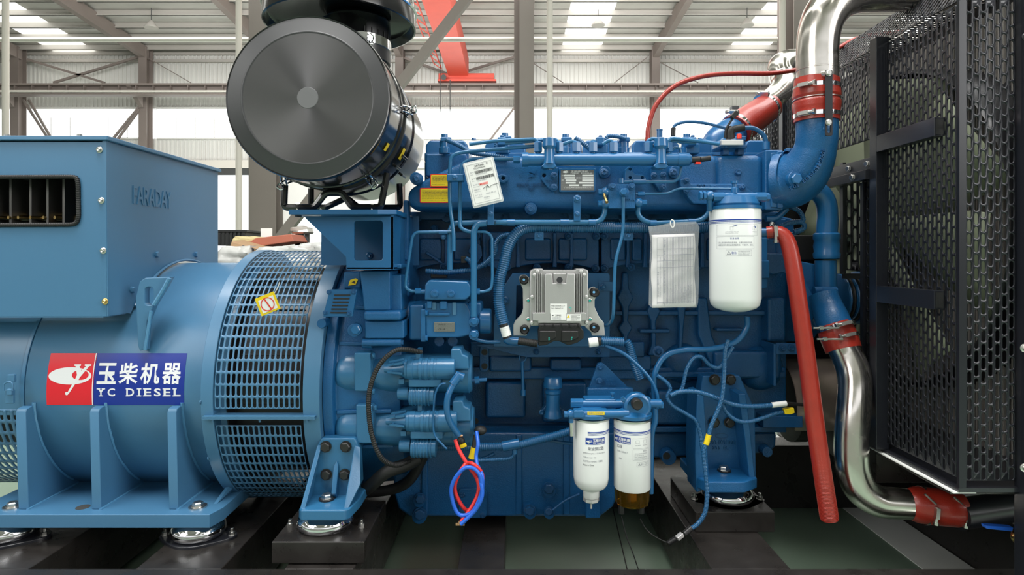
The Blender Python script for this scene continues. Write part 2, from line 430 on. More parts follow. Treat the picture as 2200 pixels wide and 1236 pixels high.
# far columns
for k, x in enumerate(colx):
    t = new_empty('trim_%d' % (k+1), (x, 28.5, 0)); t['kind'] = 'structure'
    c = B().box((x-.19, 28.3, 0), (x+.19, 28.33, 11)).box((x-.19, 28.77, 0), (x+.19, 28.8, 11)).box((x-.02, 28.33, 0), (x+.02, 28.77, 11))
    obj('column', c, M['columnd'], t)
    c = B()                                                        # rafter along the rising roof
    c.bar((x, 28.6, 10.75), (x, 8, 12.25), .26, .55); obj('rafter', c, M['columnd'], t)
    c = B().ext([V((x-.1, 28.2, wz(205))), V((x-.1, 27.2, wz(205))), V((x-.1, 28.2, wz(240)))], V((.2, 0, 0)))
    obj('bracket', c, M['columnd'], t)
# runway girder with stiffeners
GY = 27.4
t = new_empty('trim_20', (0, GY, wz(205, GY))); t['kind'] = 'structure'
g = B().box((-40, GY-.25, wz(186, GY)), (40, GY+.25, wz(182, GY))).box((-40, GY-.02, wz(204, GY)), (40, GY+.02, wz(186, GY))).box((-40, GY-.22, wz(206, GY)), (40, GY+.22, wz(203, GY)))
obj('runway_girder', g, M['columnd'], t)
g = B(); x = -38.
while x < 38: g.box((x, GY-.2, wz(203, GY)), (x+.03, GY, wz(186, GY))); x += .78
obj('stiffener', g, M['columnd'], t, kind='stuff')
obj('rail_pipe', B().cyl((-40, GY-.3, wz(200, GY)), (40, GY-.3, wz(200, GY)), .05, n=8), M['cream'], t)
# bracing
t = new_empty('trim_21', (0, 28.4, 6)); t['kind'] = 'structure'
def brace(x0, y0, x1, y1, d, th=.09, m='columnd', name='brace', par=None):
    return obj(name, B().bar(P(x0, y0, d), P(x1, y1, d), th, th), M[m], par or t)
for a in ((60, 128, 225, 178), (115, 178, 305, 120), (310, 120, 410, 178), (850, 118, 960, 158), (980, 160, 1120, 118), (1400, 124, 1500, 178), (1320, 178, 1392, 122), (1125, 122, 1210, 178)):
    brace(*a, 28.5, .1 if a[0] in (115, 60, 850, 980) else .035)
for a in ((50, 215, 105, 300), (62, 215, 115, 305), (303, 225, 243, 298), (300, 235, 252, 300), (1112, 222, 1050, 305)): brace(*a, 28.3, .09)
# roof
RZ = lambda y: 11.13+.073*(WY-y)
b = B(); y = -14.0; n = 0
skyx = [(wx(97, 28.7), wx(190, 28.7)), (wx(1208, 28.7), wx(1292, 28.7)), (wx(1568, 28.7), wx(1652, 28.7)), (-9.6, -7.7), (16.5, 18.4)]
xs = sorted([-40, 40]+[v for p in skyx for v in p])
for i in range(0, len(xs)-1, 2):
    b.ext([V((xs[i], -14, RZ(-14))), V((xs[i+1], -14, RZ(-14))), V((xs[i+1], WY+.3, RZ(WY+.3))), V((xs[i], WY+.3, RZ(WY+.3)))], V((0, 0, .08)))
ceiling = struct('ceiling', b, M['roof'])
for x0, x1 in skyx:
    s = B().ext([V((x0, -14, RZ(-14))), V((x1, -14, RZ(-14))), V((x1, WY+.3, RZ(WY+.3))), V((x0, WY+.3, RZ(WY+.3)))], V((0, 0, .05)))
    obj('skylight', s, M['sky'], ceiling)
y = 28.5
while y > 10:
    p = B(); z = RZ(y)-.02; p.box((-40, y-.04, z-.24), (40, y+.03, z)).box((-40, y-.1, z-.24), (40, y+.02, z-.21))
    obj('purlin', p, M['purlin'], ceiling); y -= 1.15
# near columns, pipes and braces of the middle row
def near_col(x0, x1, d, ybot=None):
    a = wx(x0, d); c = wx(x1, d)
    return B().box((a, d, 0), (a+.03, d+.45, 13)).box((c-.03, d, 0), (c, d+.45, 13)).box((a, d+.2, 0), (c, d+.23, 13)).box((a, d, 0), (c, d+.012, 13)) if False else B().box((a, d, 0), (c, d+.03, 13)).box((a, d+.42, 0), (c, d+.45, 13)).box(((a+c)/2-.02, d+.03, 0), ((a+c)/2+.02, d+.42, 13))
for k, (x0, x1) in enumerate(((535, 592), (1116, 1147), (1706, 1740))):
    t = new_empty('trim_%d' % (30+k), (wx((x0+x1)/2, 13.7), 13.7, 0)); t['kind'] = 'structure'
    obj('column', near_col(x0, x1, 13.7), M['column'], t)
    obj('column_plate', B().box((wx(x0, 13.7)-.12, 13.95, 0), (wx(x0, 13.7)+.1, 14.3, 13)), M['columnd'], t)
t = new_empty('trim_33', (0, 14.3, 5)); t['kind'] = 'structure'
obj('cable_pipe', B().cyl((-40, 14.3, wz(86, 14.3)), (40, 14.3, wz(84, 14.3)), .055, n=10), M['cream'], t)
obj('downpipe', B().cyl(P(577, 900, 13.9), P(577, -200, 13.9), .035, n=12), M['cream'], t)
for x in (12, 513, 1181, 1681):
    obj('downpipe', B().cyl(P(x, 900, 12.8), P(x, -200, 12.8), .065, n=14), M['cream'], t)
obj('brace', B().bar(P(1040, -50, 13.4), P(600, 515, 13.4), .2, .2), M['column'], t)
# pendant lamps
for x, y, lab in ((325, 55, 'small pendant factory lamp at the upper left between two rafters'), (1285, 50, 'pendant factory lamp hanging against the left bright skylight strip'), (1605, 50, 'pendant factory lamp hanging against the right bright skylight strip')):
    p = P(x, y, 24.5)
    t = thing('pendant_lamp', lab, 'lamp', p, 'pendant lamps under the hall roof')
    obj('lamp_shade', B().lathe([(.27, 0), (.26, .05), (.12, .22), (.06, .3)], p-V((0, 0, .1)), (0, 0, 1), 20), M['purlin'], t)
    obj('cord', B().cyl(p+V((0, 0, .2)), V((p.x, p.y, RZ(p.y)-.2)), .015, n=6), M['dark'], t)
# overhead crane
cx0 = wx(985, 27.4); cz = wz(150, 27.4)
t = thing('overhead_crane', 'red overhead travelling crane with box girder and end carriage on the far runway', 'crane', (cx0, 20, cz))
obj('girder', B().ext([V((cx0-.45, 27.6, cz-.3)), V((cx0+.45, 27.6, cz-.3)), V((cx0+.45, 27.6, cz+.6)), V((cx0-.45, 27.6, cz+.6))], V((0, -19, 0))), M['red_paint'], t, bev=.02)
obj('end_carriage', B().pbox(942, 157, 1062, 172, 27.3, .5), M['red_paint'], t, bev=.03)
obj('carriage_plate', B().pbox(940, 170, 1066, 174, 27.2, .6), M['red_paint'], t)
obj('motor', B().cyl(P(953, 166, 27.2), P(953, 166, 27.0), .12), M['dark'], t)
lad = B(); L0 = V((cx0-.75, 27.3, cz)); L1 = V((cx0-.75, 14, cz+.2))
lad.bar(L0, L1, .04, .04); lad.bar(L0+V((-.35, 0, .25)), L1+V((-.35, 0, .25)), .04, .04)
for k in range(16): q = L0.lerp(L1, k/16); lad.bar(q, q+V((-.35, 0, .25)), .035, .035)
obj('walkway_rail', lad, M['red_paint'], t)
obj('hoist', B().lathe([(.25, 0), (.3, .1), (.3, .6), (.2, .7)], P(945, 12, 22.5)-V((.3, 0, 0)), (1, 0, 0), 18), M['dark'], t)
obj('hoist_cable', B().cyl(P(945, 10, 27), P(946, 240, 27), .02, n=6), M['dark'], t); obj('hoist_cable', B().cyl(P(967, 172, 27), P(967, 240, 27), .02, n=6), M['dark'], t)
# ---- things waiting behind the generator
def bundle(x0, y0, x1, y1, d, t, m, name, label, cat, seed, top=True, group=None):
    bm = bmesh.new(); a = P(x0, y0, d); c = P(x1, y1, d)
    bmesh.ops.create_cube(bm, size=1); bmesh.ops.subdivide_edges(bm, edges=bm.edges, cuts=7, use_grid_fill=True)
    rr = random.Random(seed)
    from mathutils import noise
    for v in bm.verts:
        p = v.co.copy(); n_ = noise.noise_vector(p*3+V((seed, 0, 0)))*.09
        q = V((p.x, p.y, p.z)); k = 1-.12*(abs(p.z)*2)**3 if p.z > 0 else 1
        q = V((p.x*k, p.y*k, p.z))+n_
        v.co = V(((a.x+c.x)/2+q.x*(c.x-a.x), d+t/2+q.y*t, (a.z+c.z)/2+q.z*(a.z-c.z)))
    bo = B(); bo.v = [v.co.copy() for v in bm.verts]; bo.f = [[v.index for v in f.verts] for f in bm.faces]; bm.free()
    o = obj(name, bo, M[m], None, loc=((a.x+c.x)/2, d+t/2, c.z), ang=80); tag(o, label, cat, group); return o
pl = thing('pallet_stack', 'dark loading trestle behind the blue terminal box, carrying wrapped bundles', 'trestle', (wx(560, 8), 8, 0))
obj('deck', B().box((wx(380, 8), 6.2, 1.02), (wx(760, 8), 8.6, 1.1)), M['dark'], pl)
for x in (wx(400, 7), wx(560, 7), wx(740, 7)): obj('leg', B().box((x-.06, 6.3, 0), (x+.06, 8.5, 1.02)), M['dark'], pl)
bundle(466, 528, 535, 575, 6.5, .8, 'wrap', 'wrapped_bundle', 'grey film-wrapped bundle beside the terminal box edge', 'bundle', 3)
bundle(545, 530, 660, 580, 6.3, .6, 'wrap', 'wrapped_bundle', 'pale film-wrapped bundle under the red carton above the slotted guard', 'bundle', 5)
bundle(640, 522, 705, 575, 6.6, .7, 'wrap', 'wrapped_bundle', 'rumpled white film-wrapped bundle next to the blue bracket slope', 'bundle', 9)
o = obj('cardboard_box', B().ext([P(530, 514, 6.9), P(625, 503, 6.9), P(632, 519, 6.9), P(536, 532, 6.9)], V((0, .5, .0))), M['carton_r'], None, loc=P(580, 532, 6.9), bev=.01); tag(o, 'long reddish cardboard box lying across the wrapped bundles', 'box')
o = thing('cardboard_box', 'long brown cardboard box with row of dark shipping symbols', 'box', P(520, 540, 6.6))
obj('carton', B().ext([P(497, 519, 6.6), P(553, 535, 6.6), P(550, 545, 6.6), P(494, 529, 6.6)], V((0, .35, .03))), M['carton_b'], o, bev=.008)
for k in range(4): obj('symbol', B().ext([P(521+k*9.5, 527+k*2.6, 6.59), P(527+k*9.5, 529+k*2.6, 6.59), P(526+k*9.5, 535+k*2.6, 6.59), P(520+k*9.5, 533+k*2.6, 6.59)], V((0, .008, 0))), M['print'], o)
o = bundle(500, 508, 550, 522, 6.9, .4, 'carton_b', 'foam_sheet', 'yellowish crumpled packing sheet behind the brown box', 'packing', 21); o.data.materials.clear(); o.data.materials.append(mat('yellow_foam', (.62, .52, .28), .8))
cr8 = thing('parts_crate', 'low dark crate standing behind the film-wrapped bundles near the terminal box', 'crate', P(495, 520, 7.2))
obj('crate', B().pbox(466, 498, 528, 528, 7.2, .5), M['dark'], cr8, bev=.01)
obj('crate_rim', B().pbox(464, 494, 530, 499, 7.18, .54), M['plastic'], cr8, bev=.004)
for k in range(7): obj('slat', B().pbox(469+k*8.5, 500, 474+k*8.5, 526, 7.18, .02), M['plastic'], cr8)
o = tag(obj('notice_card', B().pbox(560, 491, 584, 510, 7.4, .02), M['label'], None, loc=P(572, 510, 7.4)), 'small white notice card standing behind the red box', 'card')
o = thing('air_cleaner_hood', 'grey mushroom air intake hood of another engine behind the wrapped bundles', 'hood', P(650, 540, 7.4))
obj('hood', B().lathe([(.1, .2), (.13, .19), (.13, .15), (.04, .22)], P(648, 506, 7.4)-V((0, 0, .1)), (0, 0, 1), 28), M['purlin'], o)
obj('rim', B().lathe([(.12, 0), (.135, .02), (.12, .06), (.06, .09), (.02, .1)], P(650, 503, 7.4), (0, 0, 1), 28), M['steel'], o)
obj('neck', B().lathe([(.085, 0), (.09, .02), (.085, .04), (.085, .15)], P(650, 528, 7.4), (0, 0, 1), 24), M['blackg'], o)
# ---- floor markings
struct('trim_40', B().box((1.63, 1.0, 0), (1.835, 12, .004)), M['whiteline'])
# ---------------------------------------------------------------- skid base
sk = thing('skid_base', 'black steel skid frame that carries the generator set over the green floor', 'frame', (0, 2.4, 0))
obj('front_rail', B().box((-2.2, 1.78, .03), (2.1, 1.905, .262)), M['beam'], sk, bev=.004)
obj('far_rail', B().box((-2.2, 2.98, 0), (2.6, 3.12, .31)), M['beam'], sk, bev=.004)
for x0, x1 in ((-1.95, -1.524), (-1.187, -.916), (-.718, -.498), (-.183, -.025), (.63, .879)):
    obj('cross_member', B().box((x0, 1.905, .03), (x1, 2.98, .26 if x0 != -.183 else .2)), M['beam'], sk, bev=.004)
obj('side_rail', B().box((1.84, 1.905, 0), (2.02, 4.2, .26)), M['beam'], sk, bev=.004)
obj('gap_floor_strip', B().box((1.273, 1.744, .562), (1.338, 3.15, .566)), M['whiteline'], sk, 'added white strip standing in for bright floor glimpsed under the radiator')  # white plate stands in for bright floor glimpsed through the gap
obj('sill_rail', B().box((1.274, 2.12, .45), (2.3, 3.2, .5615)).box((1.274, 1.76, .552), (2.3, 2.12, .5615)), M['beam'], sk, bev=.004)
# mount platforms and rubber mounts
def dome_mount(x, d, ztop, rpx, label, plate=True):
    """chrome cup mount under a foot; x pixel centre, axis depth d, top z"""
    c = V(((x-CX)/F*d, d, ztop)); r = rpx*d/F
    t = thing('vibration_mount', label, 'mount', (c.x, c.y, ztop-.1))
    obj('cup', B().lathe([(r*.5, 0), (r*.72, -.006), (r*.93, -.022), (r, -.038), (r*.97, -.05), (r*.86, -.06)], c, (0, 0, 1), 40), M['chromed'], t)
    bs = []
    for k in range(40):
        a = 2*math.pi*k/40; rx = r*(1.05+.42*abs(math.cos(a))**6); bs.append(V((c.x+rx*math.cos(a), c.y+r*1.02*math.sin(a), ztop-.075)))
    obj('base_flange', B().ext(bs, V((0, 0, .014))), M['dkbolt'] if False else M['frame'], t, bev=.003)
    for s in (-1, 1):
        bolt(0, 0, 0, .013, t, M['steel'], 'stud', (0, 0, 1), 'mount_bolt', c+V((s*r*1.28, 0, -.061)))
    return t, c
def platform(x0, x1, d0, d1, z0, z1, name='mount_platform'):
    obj(name, B().box(((x0-CX)/F*d0, d0, z0), ((x1-CX)/F*d0, d1, z1)), M['beam'], sk, bev=.004)
platform(583, 783, 1.93, 2.26, .264, .334)
platform(1494, 1665, 2.157, 2.5, .26, .334)
dome_mount(700, 2.05, .392, 60, 'chrome domed mount under the left engine foot beside the starter motors')
dome_mount(1562, 2.27, .395, 55, 'chrome domed mount under the right engine foot')
dome_mount(427, 2.12, .331, 56, 'chrome domed mount at the right end of the generator foot plate')
dome_mount(20, 2.12, .331, 60, 'chrome domed mount cut by the left edge of the photo')
tag(obj('floor_cable', B().ring_sweep(catmull([V((-1.2, 2.4, .35)), V((-.8, 2.35, .33)), V((-.45, 2.3, .36)), V((-.33, 2.22, .5)), V((-.3, 2.18, .62))], 10), [.02]*41, 10), M['rubber'], None, loc=(-.8, 2.35, .3)), 'thick black cable running low behind the left engine foot', 'cable')

# ---------------------------------------------------------------- generator
AY, AZ, GR = 2.555, .767, .45
def cylpt(X, ang, r): return V((X, AY-r*math.cos(ang), AZ+r*math.sin(ang)))      # ang 0 = towards camera, + up
gen = thing('generator', 'satin blue cylindrical generator body with lifting lug and gusseted feet', 'generator', (-1.5, AY, .38))
obj('body', B().lathe([(.3, -.1), (GR-.006, -.1), (GR, -.094), (GR, .55), (GR+.004, .551), (GR+.004, .60), (GR, .605)], (-1.6, AY, AZ), (1, 0, 0), 96), M['gen'], gen, ang=50)
# slotted guard ring
X0, X1 = -1.045, -.665
GG = thing('slotted_guard', 'round blue slotted sheet guard between generator body and flywheel housing', 'guard', (-.85, AY, AZ-.5))
rg = .5
def ring(x0, x1, r0, r1, n=96): return B().lathe([(r0, 0), (r1, 0), (r1, x1-x0), (r0, x1-x0), (r0, 0)], (x0, AY, AZ), (1, 0, 0), n)
obj('rim', ring(X0-.012, X0+.03, .44, rg+.004), M['gen'], GG, bev=.002)
obj('rim', ring(X1-.045, X1+.012, .44, rg+.004), M['gen'], GG, bev=.002)
for (a0, a1, nv) in ((-6, 100, 22), (-100, -10, 19)):
    b = B(); H = R(a1-a0)*rg; W = X1-X0-.05
    perf(b, W, H, 16, nv, .0120, H/nv*.82, lambda u, v: cylpt(X0+.015+u, R(a0)+v/rg, rg), mu=.02, mv=.012)
    obj('slotted_sheet', b, M['gen'], GG, solid=.0022, ang=30)
b = B(); b.lathe([(rg-.02, 0), (rg+.012, 0), (rg+.012, X1-X0-.0), (rg-.02, X1-X0)], (X0, AY, AZ), (1, 0, 0), 2, 97, 101)
for s, z in ((0, -.045), (1, -.078)): pass
fl = cylpt(0, R(-7.6), rg)
obj('joint_flange', B().box((X0, fl.y-.02, fl.z), (X1, fl.y+.03, fl.z+.004)).box((X0, fl.y-.02, fl.z-.006), (X1, fl.y+.03, fl.z-.002)), M['gen'], GG)
for x in (X0+.03, (X0+X1)/2, X1-.03): bolt(0, 0, 0, .008, GG, M['gen'], 'stud', (0, 0, -1), 'bolt', V((x, fl.y-.008, fl.z-.004)))
fan = thing('cooling_fan', 'dark generator cooling fan seen through the slotted guard', 'fan', (-.85, AY, AZ))
obj('hub', B().cyl((-1.0, AY, AZ), (-.7, AY, AZ), .16, n=32), M['black'], fan)
for k in range(14):
    a = 2*math.pi*k/14; u = V((0, math.cos(a), math.sin(a))); v = V((0, -math.sin(a), math.cos(a)))
    obj('blade', B().ext([V((-.98, AY, AZ))+u*.16, V((-.98, AY, AZ))+u*.4+v*.05, V((-.972, AY, AZ))+u*.4+v*.055, V((-.972, AY, AZ))+u*.16+v*.006], V((.2, 0, 0))), M['black'], fan)
obj('backplate', ring(-.72, -.7, .1, .43), M['black'], fan)
obj('stator_shell', ring(-1.0, -.72, .385, .40, 48), M['black'], fan)
obj('shade_disc', B().lathe([(.452, 0), (.452, .004)], (-.9945, AY, AZ), (1, 0, 0), 64), M['black'], fan)  # added black discs cover the blue faces, inner shade put in as colour
obj('shade_disc', B().lathe([(.485, 0), (.485, .004)], (-.658, AY, AZ), (1, 0, 0), 64), M['black'], fan)
# end guard at far left
b = B(); perf(b, .5, R(75)*.47, 20, 13, .012, .034, lambda u, v: cylpt(-2.215+u, R(-85)+v/.446, .446), mu=.01, mv=.01)
eg = thing('slotted_guard', 'small slotted end guard at the far left edge below the latch', 'guard', (-2, AY, AZ-.45))
obj('slotted_sheet', b, M['gen'], eg, solid=.002, ang=30)
obj('rim', ring(-1.712, -1.70, .42, .4505, 64), M['gen'], eg, bev=.001)
obj('end_shell', B().lathe([(.446, 0), (.446, .5)], (-2.212, AY, AZ), (1, 0, 0), 60, -120, 100), M['gen'], eg)
obj('inner_core', B().cyl((-2.2, AY, AZ), (-1.71, AY, AZ), .3, n=40), M['dark'], eg)
lt = thing('toggle_latch', 'small blue toggle latch on the guard edge at the far left', 'latch', P(18, 860, 2.08))
obj('latch_plate', B().pbox(10, 838, 28, 868, 2.07, .01), M['gen'], lt, bev=.003); obj('lever', B().pbox(13, 836, 24, 850, 2.055, .014), M['gen'], lt, bev=.003)
bl = B(); tubeb(bl, [(8, 840), (8, 824), (20, 820), (27, 824), (27, 840)], 2.06, 1.6); obj('loop', bl, M['gen'], lt); obj('catch', B().pbox(14, 805, 30, 822, 2.075, .012), M['gen'], lt, bev=.003)
# lifting lug
obj('lifting_lug', curve_mesh('lug', [[(291, 640), (300, 605), (312, 597), (366, 595), (352, 620), (330, 656), (316, 690), (312, 752), (300, 754), (296, 744)], rrect(311, 617, 329, 656, 7)], 2.1, .03, .003), M['gen'], gen)
b = B(); b.ring_sweep(catmull([P(364, 598, 2.09), P(350, 624, 2.09), P(331, 655, 2.09)], 6), [.0075]*13, 8); obj('weld_bead', b, M['weld'], gen)
b = B(); b.ring_sweep(catmull([P(325, 668, 2.09), P(320, 700, 2.09), P(312, 752, 2.09)], 6), [.006]*13, 8); obj('weld_bead', b, M['weld'], gen)
# feet
zt = .374; FD = 2.04
fx0, fx1 = -1.85, -1.02
obj('foot_plate', B().ext([V((fx0, FD, zt-.0455)), V((fx1, FD, zt-.0455)), V((fx1+.0185, FD+.06, zt-.0455)), V((fx1+.0185, 2.4, zt-.0455)), V((fx0, 2.4, zt-.0455))], V((0, 0, .0455))), M['gen'], gen, bev=.002)
for xp, wd in ((38, 22), (196, 20), (362, 20)):
    X = (xp-CX)/F*2.08; pts = [V((X, 2.082, zt)), V((X, 2.07, .71)), V((X, 2.076, .722)), V((X, 2.1, .727))]
    for k in range(9): pts.append(cylpt(X, R(-6-6.2*k), GR-.004))
    pts.append(V((X, 2.4, zt)))
    T = wd/F*2.08
    obj('gusset', B().ext(pts, V((T, 0, 0))), M['gen'], gen, bev=.003)
    rw = random.Random(xp)
    b = B(); b.ring_sweep([cylpt(X+T, R(-4-2.2*k), GR)+V((rw.uniform(-1, 1)*.0012, 0, 0)) for k in range(24)], [.0055+rw.uniform(0, .0015) for _ in range(24)], 7); obj('weld_bead', b, M['weld'], gen)
    b = B(); b.ring_sweep([V((X+T, 2.078+.03*k, zt)) for k in range(9)], [.0055]*9, 7); obj('weld_bead', b, M['weld'], gen)
obj('foot_back', B().ext([V((fx0, 2.30, zt)), V((fx1-.03, 2.30, zt)), V((fx1-.03, 2.40, AZ-.38)), V((fx0, 2.40, AZ-.38))], V((0, .012, 0))), M['gen'], gen)
obj('end_gusset', B().ext([V((fx1-.03, 2.13, zt)), V((fx1-.03, 2.38, zt)), V((fx1+.01, 2.40, zt+.06)), V((fx1-.01, 2.38, zt+.1))], V((.012, 0, 0))), M['gen'], gen)
for x in (28, 425):
    p = V(((x-CX)/F*2.1, 2.1, zt)); obj('washer', B().lathe([(.03, 0), (.03, .005)], p, (0, 0, 1), 24), M['steel'], gen)
    bolt(0, 0, 0, .021, gen, M['steel'], 'hex', (0, 0, 1), 'bolt', p+V((0, 0, .005)))
obj('foot_hole', B().lathe([(.022, 0), (.022, .001)], V(((178-CX)/F*2.1, 2.1, zt)), (0, 0, 1), 24), M['dark'], gen)
for x, y in ((472, 727), (473, 975)): bolt(0, 0, 0, .008, GG, M['gen'], 'hex', (-1, -.2, 0), 'bolt', V((X0-.01, *cylpt(0, R(-(y-727)*.1-2), rg)[1:])))
# decal wrapped on the cylinder
dec = thing('brand_decal', 'red and blue maker decal with white lettering stuck on the generator body', 'decal', cylpt(-1.35, R(-8), GR))
fy = AY-GR*.99
dx0 = (102-CX)/F*fy; dx1 = (397-CX)/F*fy; dz1 = CZ-(761-CY)/F*fy; dz0 = CZ-(870-CY)/F*fy
a_of = lambda z: math.asin(max(-1, min(1, (z-AZ)/GR)))
def dmap(off):
    def m(u, v, w_=0):      # u pixel x 102..397, v = -pixel y
        X = dx0+(u-102)/295*(dx1-dx0); z = dz1+(-v-761)/109*(dz0-dz1); return tuple(cylpt(X, a_of(z), GR+off+w_))
    return m
def wrapgrid(u0, v0, u1, v1, off, mf, nx=3, ny=12, skew=0):
    b = B(); m = mf(off); 
    for j in range(ny+1):
        for i in range(nx+1):
            vv = v0+(v1-v0)*j/ny; b.v.append(V(m(u0+(u1-u0)*i/nx+skew*(j/ny), vv)))
    for j in range(ny):
        for i in range(nx): k = j*(nx+1)+i; b.f.append([k, k+1, k+nx+2, k+nx+1])
    return b
obj('decal_sheet', wrapgrid(102, -870, 203, -761, .0006, dmap), M['decal_red'], dec, 'red left half')
obj('decal_sheet', wrapgrid(200, -870, 397, -761, .0006, dmap), M['decal_blue'], dec, 'dark blue right half')
obj('divider', wrapgrid(199.5, -870, 201.5, -761, .0010, dmap, 1), M['decal_white'], dec)
def wrap_poly(loops, off, mf, mat_, par, name):
    cu = bpy.data.curves.new(name, 'CURVE'); cu.dimensions = '2D'; cu.fill_mode = 'BOTH'
    for lp in loops:
        sp = cu.splines.new('POLY'); sp.points.add(len(lp)-1)
        for k, (x, y) in enumerate(lp): sp.points[k].co = (x, -y, 0, 1)
        sp.use_cyclic_u = True
    o = bpy.data.objects.new('tmp', cu); me = bpy.data.meshes.new_from_object(o); bpy.data.objects.remove(o); bpy.data.curves.remove(cu)
    m = mf(off)
    for v in me.vertices: v.co = m(v.co.x, v.co.y, 0)
    me.name = name; me.materials.clear(); me.materials.append(mat_); return obj(name, me, mat_, par)
def logo(cx, cy, s, off, mf, mat_, par):
    """oval emblem with inner ring and slanted Y, about 92*s wide"""
    q = lambda pts: [(cx+(x-151)*s, cy+(y-806)*s) for x, y in pts]
    wrap_poly([q(circ(151, 808, 46, 40, 18)), q(circ(173, 806, 18, 28, 10.5))], off, mf, mat_, par, 'emblem')
    wrap_poly([q([(158, 784), (172, 784), (172, 787), (169, 788), (174, 797), (183, 788), (180, 787), (180, 784), (194, 784), (194, 787), (190, 788), (172, 812), (168, 822), (160, 822), (166, 806), (161, 788), (158, 787)])], off+.0004, mf, mat_, par, 'emblem')
    wrap_poly([q([(163, 814), (168, 818), (150, 846), (147, 844)])], off+.0004, mf, mat_, par, 'emblem')
    wrap_poly([q(circ(146, 845, 3.6, 14))], off+.0005, mf, mat_, par, 'emblem')
logo(151, 806, 1, .0012, dmap, M['decal_white'], dec)
for k, ch in enumerate('玉柴机器'):
    text('lettering', ch, M['decal_white'], dec, (209+46.5*k, -825, 250+46.5*k, -781), lambda u, v, w_=0: dmap(.0012)(u, v), offset=.022)
# slab serif line
def serif_word(wd, x0, x1, y0, y1, off, mf, mat_, par):
    adv = {'Y': 1.0, 'C': 1.0, 'D': 1.05, 'I': .6, 'E': .95, 'S': .9, 'L': .95, ' ': .75}
    tot = sum(adv[c] for c in wd)+.22*(len(wd)-1); sc = (x1-x0)/tot; x = x0
    for c in wd:
        wd_ = adv[c]*sc
        if c != ' ':
            text('lettering', c, mat_, par, (x+(.06 if c != 'I' else .2)*sc, -y1, x+wd_-(.06 if c != 'I' else .2)*sc, -y0), lambda u, v, w_=0: mf(off)(u, v), offset=.02)
            h = 2.2; bars = {'Y': [(0, .42, 0), (.58, 1, 0), (.25, .75, 1)], 'D': [(0, .4, 0), (0, .4, 1)], 'I': [(.05, .95, 0), (.05, .95, 1)], 'E': [(-.06, .3, 0), (-.06, .3, 1)], 'L': [(-.06, .45, 0), (-.06, .3, 1)]}.get(c, [])
            for a, b_, t_ in bars:
                yy = y1-h if t_ else y0
                obj('serif', wrapgrid(x+a*wd_, -(yy+h), x+b_*wd_, -yy, off+.0002, mf, 1, 1), mat_, par)
        x += wd_+.22*sc
serif_word('YC DIESEL', 210, 391, 834, 851, .0012, dmap, M['decal_white'], dec)
# terminal box
TB0 = 2.05; TB1 = 2.83; XR = (228-CX)/F*TB0; zt_ = CZ-(301-CY)/F*TB0; zb = CZ-(680-CY)/F*TB0
tb = thing('terminal_box', 'large blue sheet metal terminal box on top of the generator, with embossed name', 'box', (-1.9, 2.4, zb))
wx0, wz0, wx1, wz1 = -2.0, CZ-(481-CY)/F*TB0, (168-CX)/F*TB0, CZ-(381-CY)/F*TB0
def q2(x, y): return (x, y)
obj('front_panel', curve_mesh('front_panel', [[(-120, 305), (228, 305), (232, 680), (-120, 680)], rrect(-60, 382, 166, 481, 8)], TB0, .004, .001), M['gen'], tb)
obj('edge_flange', B().box((XR-.012, TB0-.001, zb), (XR+.0014, TB0+.012, zt_)), M['gen'], tb)
pts = [V((XR, TB0+.004, zb)), V((XR, TB0+.004, zt_-.003)), V((XR, TB1, zt_-.003)), V((XR, TB1, .9))]
arc = [cylpt(XR, R(a), GR+.012) for a in range(100, 26, -6)]
pts = [V((XR, TB0+.004, zb)), V((XR, TB0+.004, zt_-.003)), V((XR, TB1, zt_-.003)), V((XR, TB1, 1.16))]+[V((XR, AY+.1, cylpt(0, R(77), GR+.012).z))]+[cylpt(XR, R(a), GR+.012) for a in range(84, 34, -6)]+[V((XR, 2.17, zb))]
obj('side_panel', B().ext(pts, V((-.004, 0, 0))), M['gen'], tb)
obj('arch_trim', B().ring_sweep([cylpt(XR+.004, R(a), GR+.012) for a in range(104, 36, -4)], [.005]*17, 8), M['gen'], tb)
obj('lid', B().box((-2.3, TB0-.012, zt_-.002), (XR+.012, TB1+.01, zt_+.013)), M['gen'], tb, bev=.003)
obj('floor_panel', B().box((-2.3, TB0, zb-.004), (XR-.01, TB0+.12, zb)), M['gen'], tb)
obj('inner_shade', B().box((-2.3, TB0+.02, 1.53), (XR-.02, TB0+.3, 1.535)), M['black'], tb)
obj('back_panel', B().box((-2.3, TB0+.3, 1.0), (XR-.02, TB0+.31, zt_-.01)), M['dark'], tb)
b = B(); tubeb(b, [(-60, 381), (150, 380), (165, 381), (168, 396), (169, 466), (164, 481), (150, 483), (-60, 484)], TB0-.004, 4.5, corr=(.006, .08)); obj('edge_trim', b, M['rubber'], tb)
for k, x in enumerate((6, 40, 82, 118, 152)): obj('divider_plate', B().box(((x-CX)/F*2.16, 2.12, 1.28), ((x-CX)/F*2.16+.008, 2.34, 1.52)), M['dksteel'], tb)
obj('busbar_plate', B().box((-2.0, 2.335, 1.28), (XR-.05, 2.345, 1.46)), M['dksteel'], tb)
for x in (20, 45, 66, 92, 120, 144):
    p = P(x, 468, 2.13); obj('terminal_stud', B().lathe([(.018, 0), (.018, .02), (.011, .022), (.011, .06), (.006, .065), (.006, .1)], p+V((0, .08, 0)), (-.35, -1, 0), 14), M['brass'], tb)
    p = P(x+2, 438, 2.3); obj('terminal_stud', B().lathe([(.016, 0), (.016, .02), (.009, .03)], p, (0, -1, 0), 12), M['brass'], tb)
for x, y in ((214, 322), (218, 431), (222, 539), (226, 648)): bolt(x, y, TB0-.001, 7, tb, M['steel'] if y < 600 else M['brass'], 'flange')
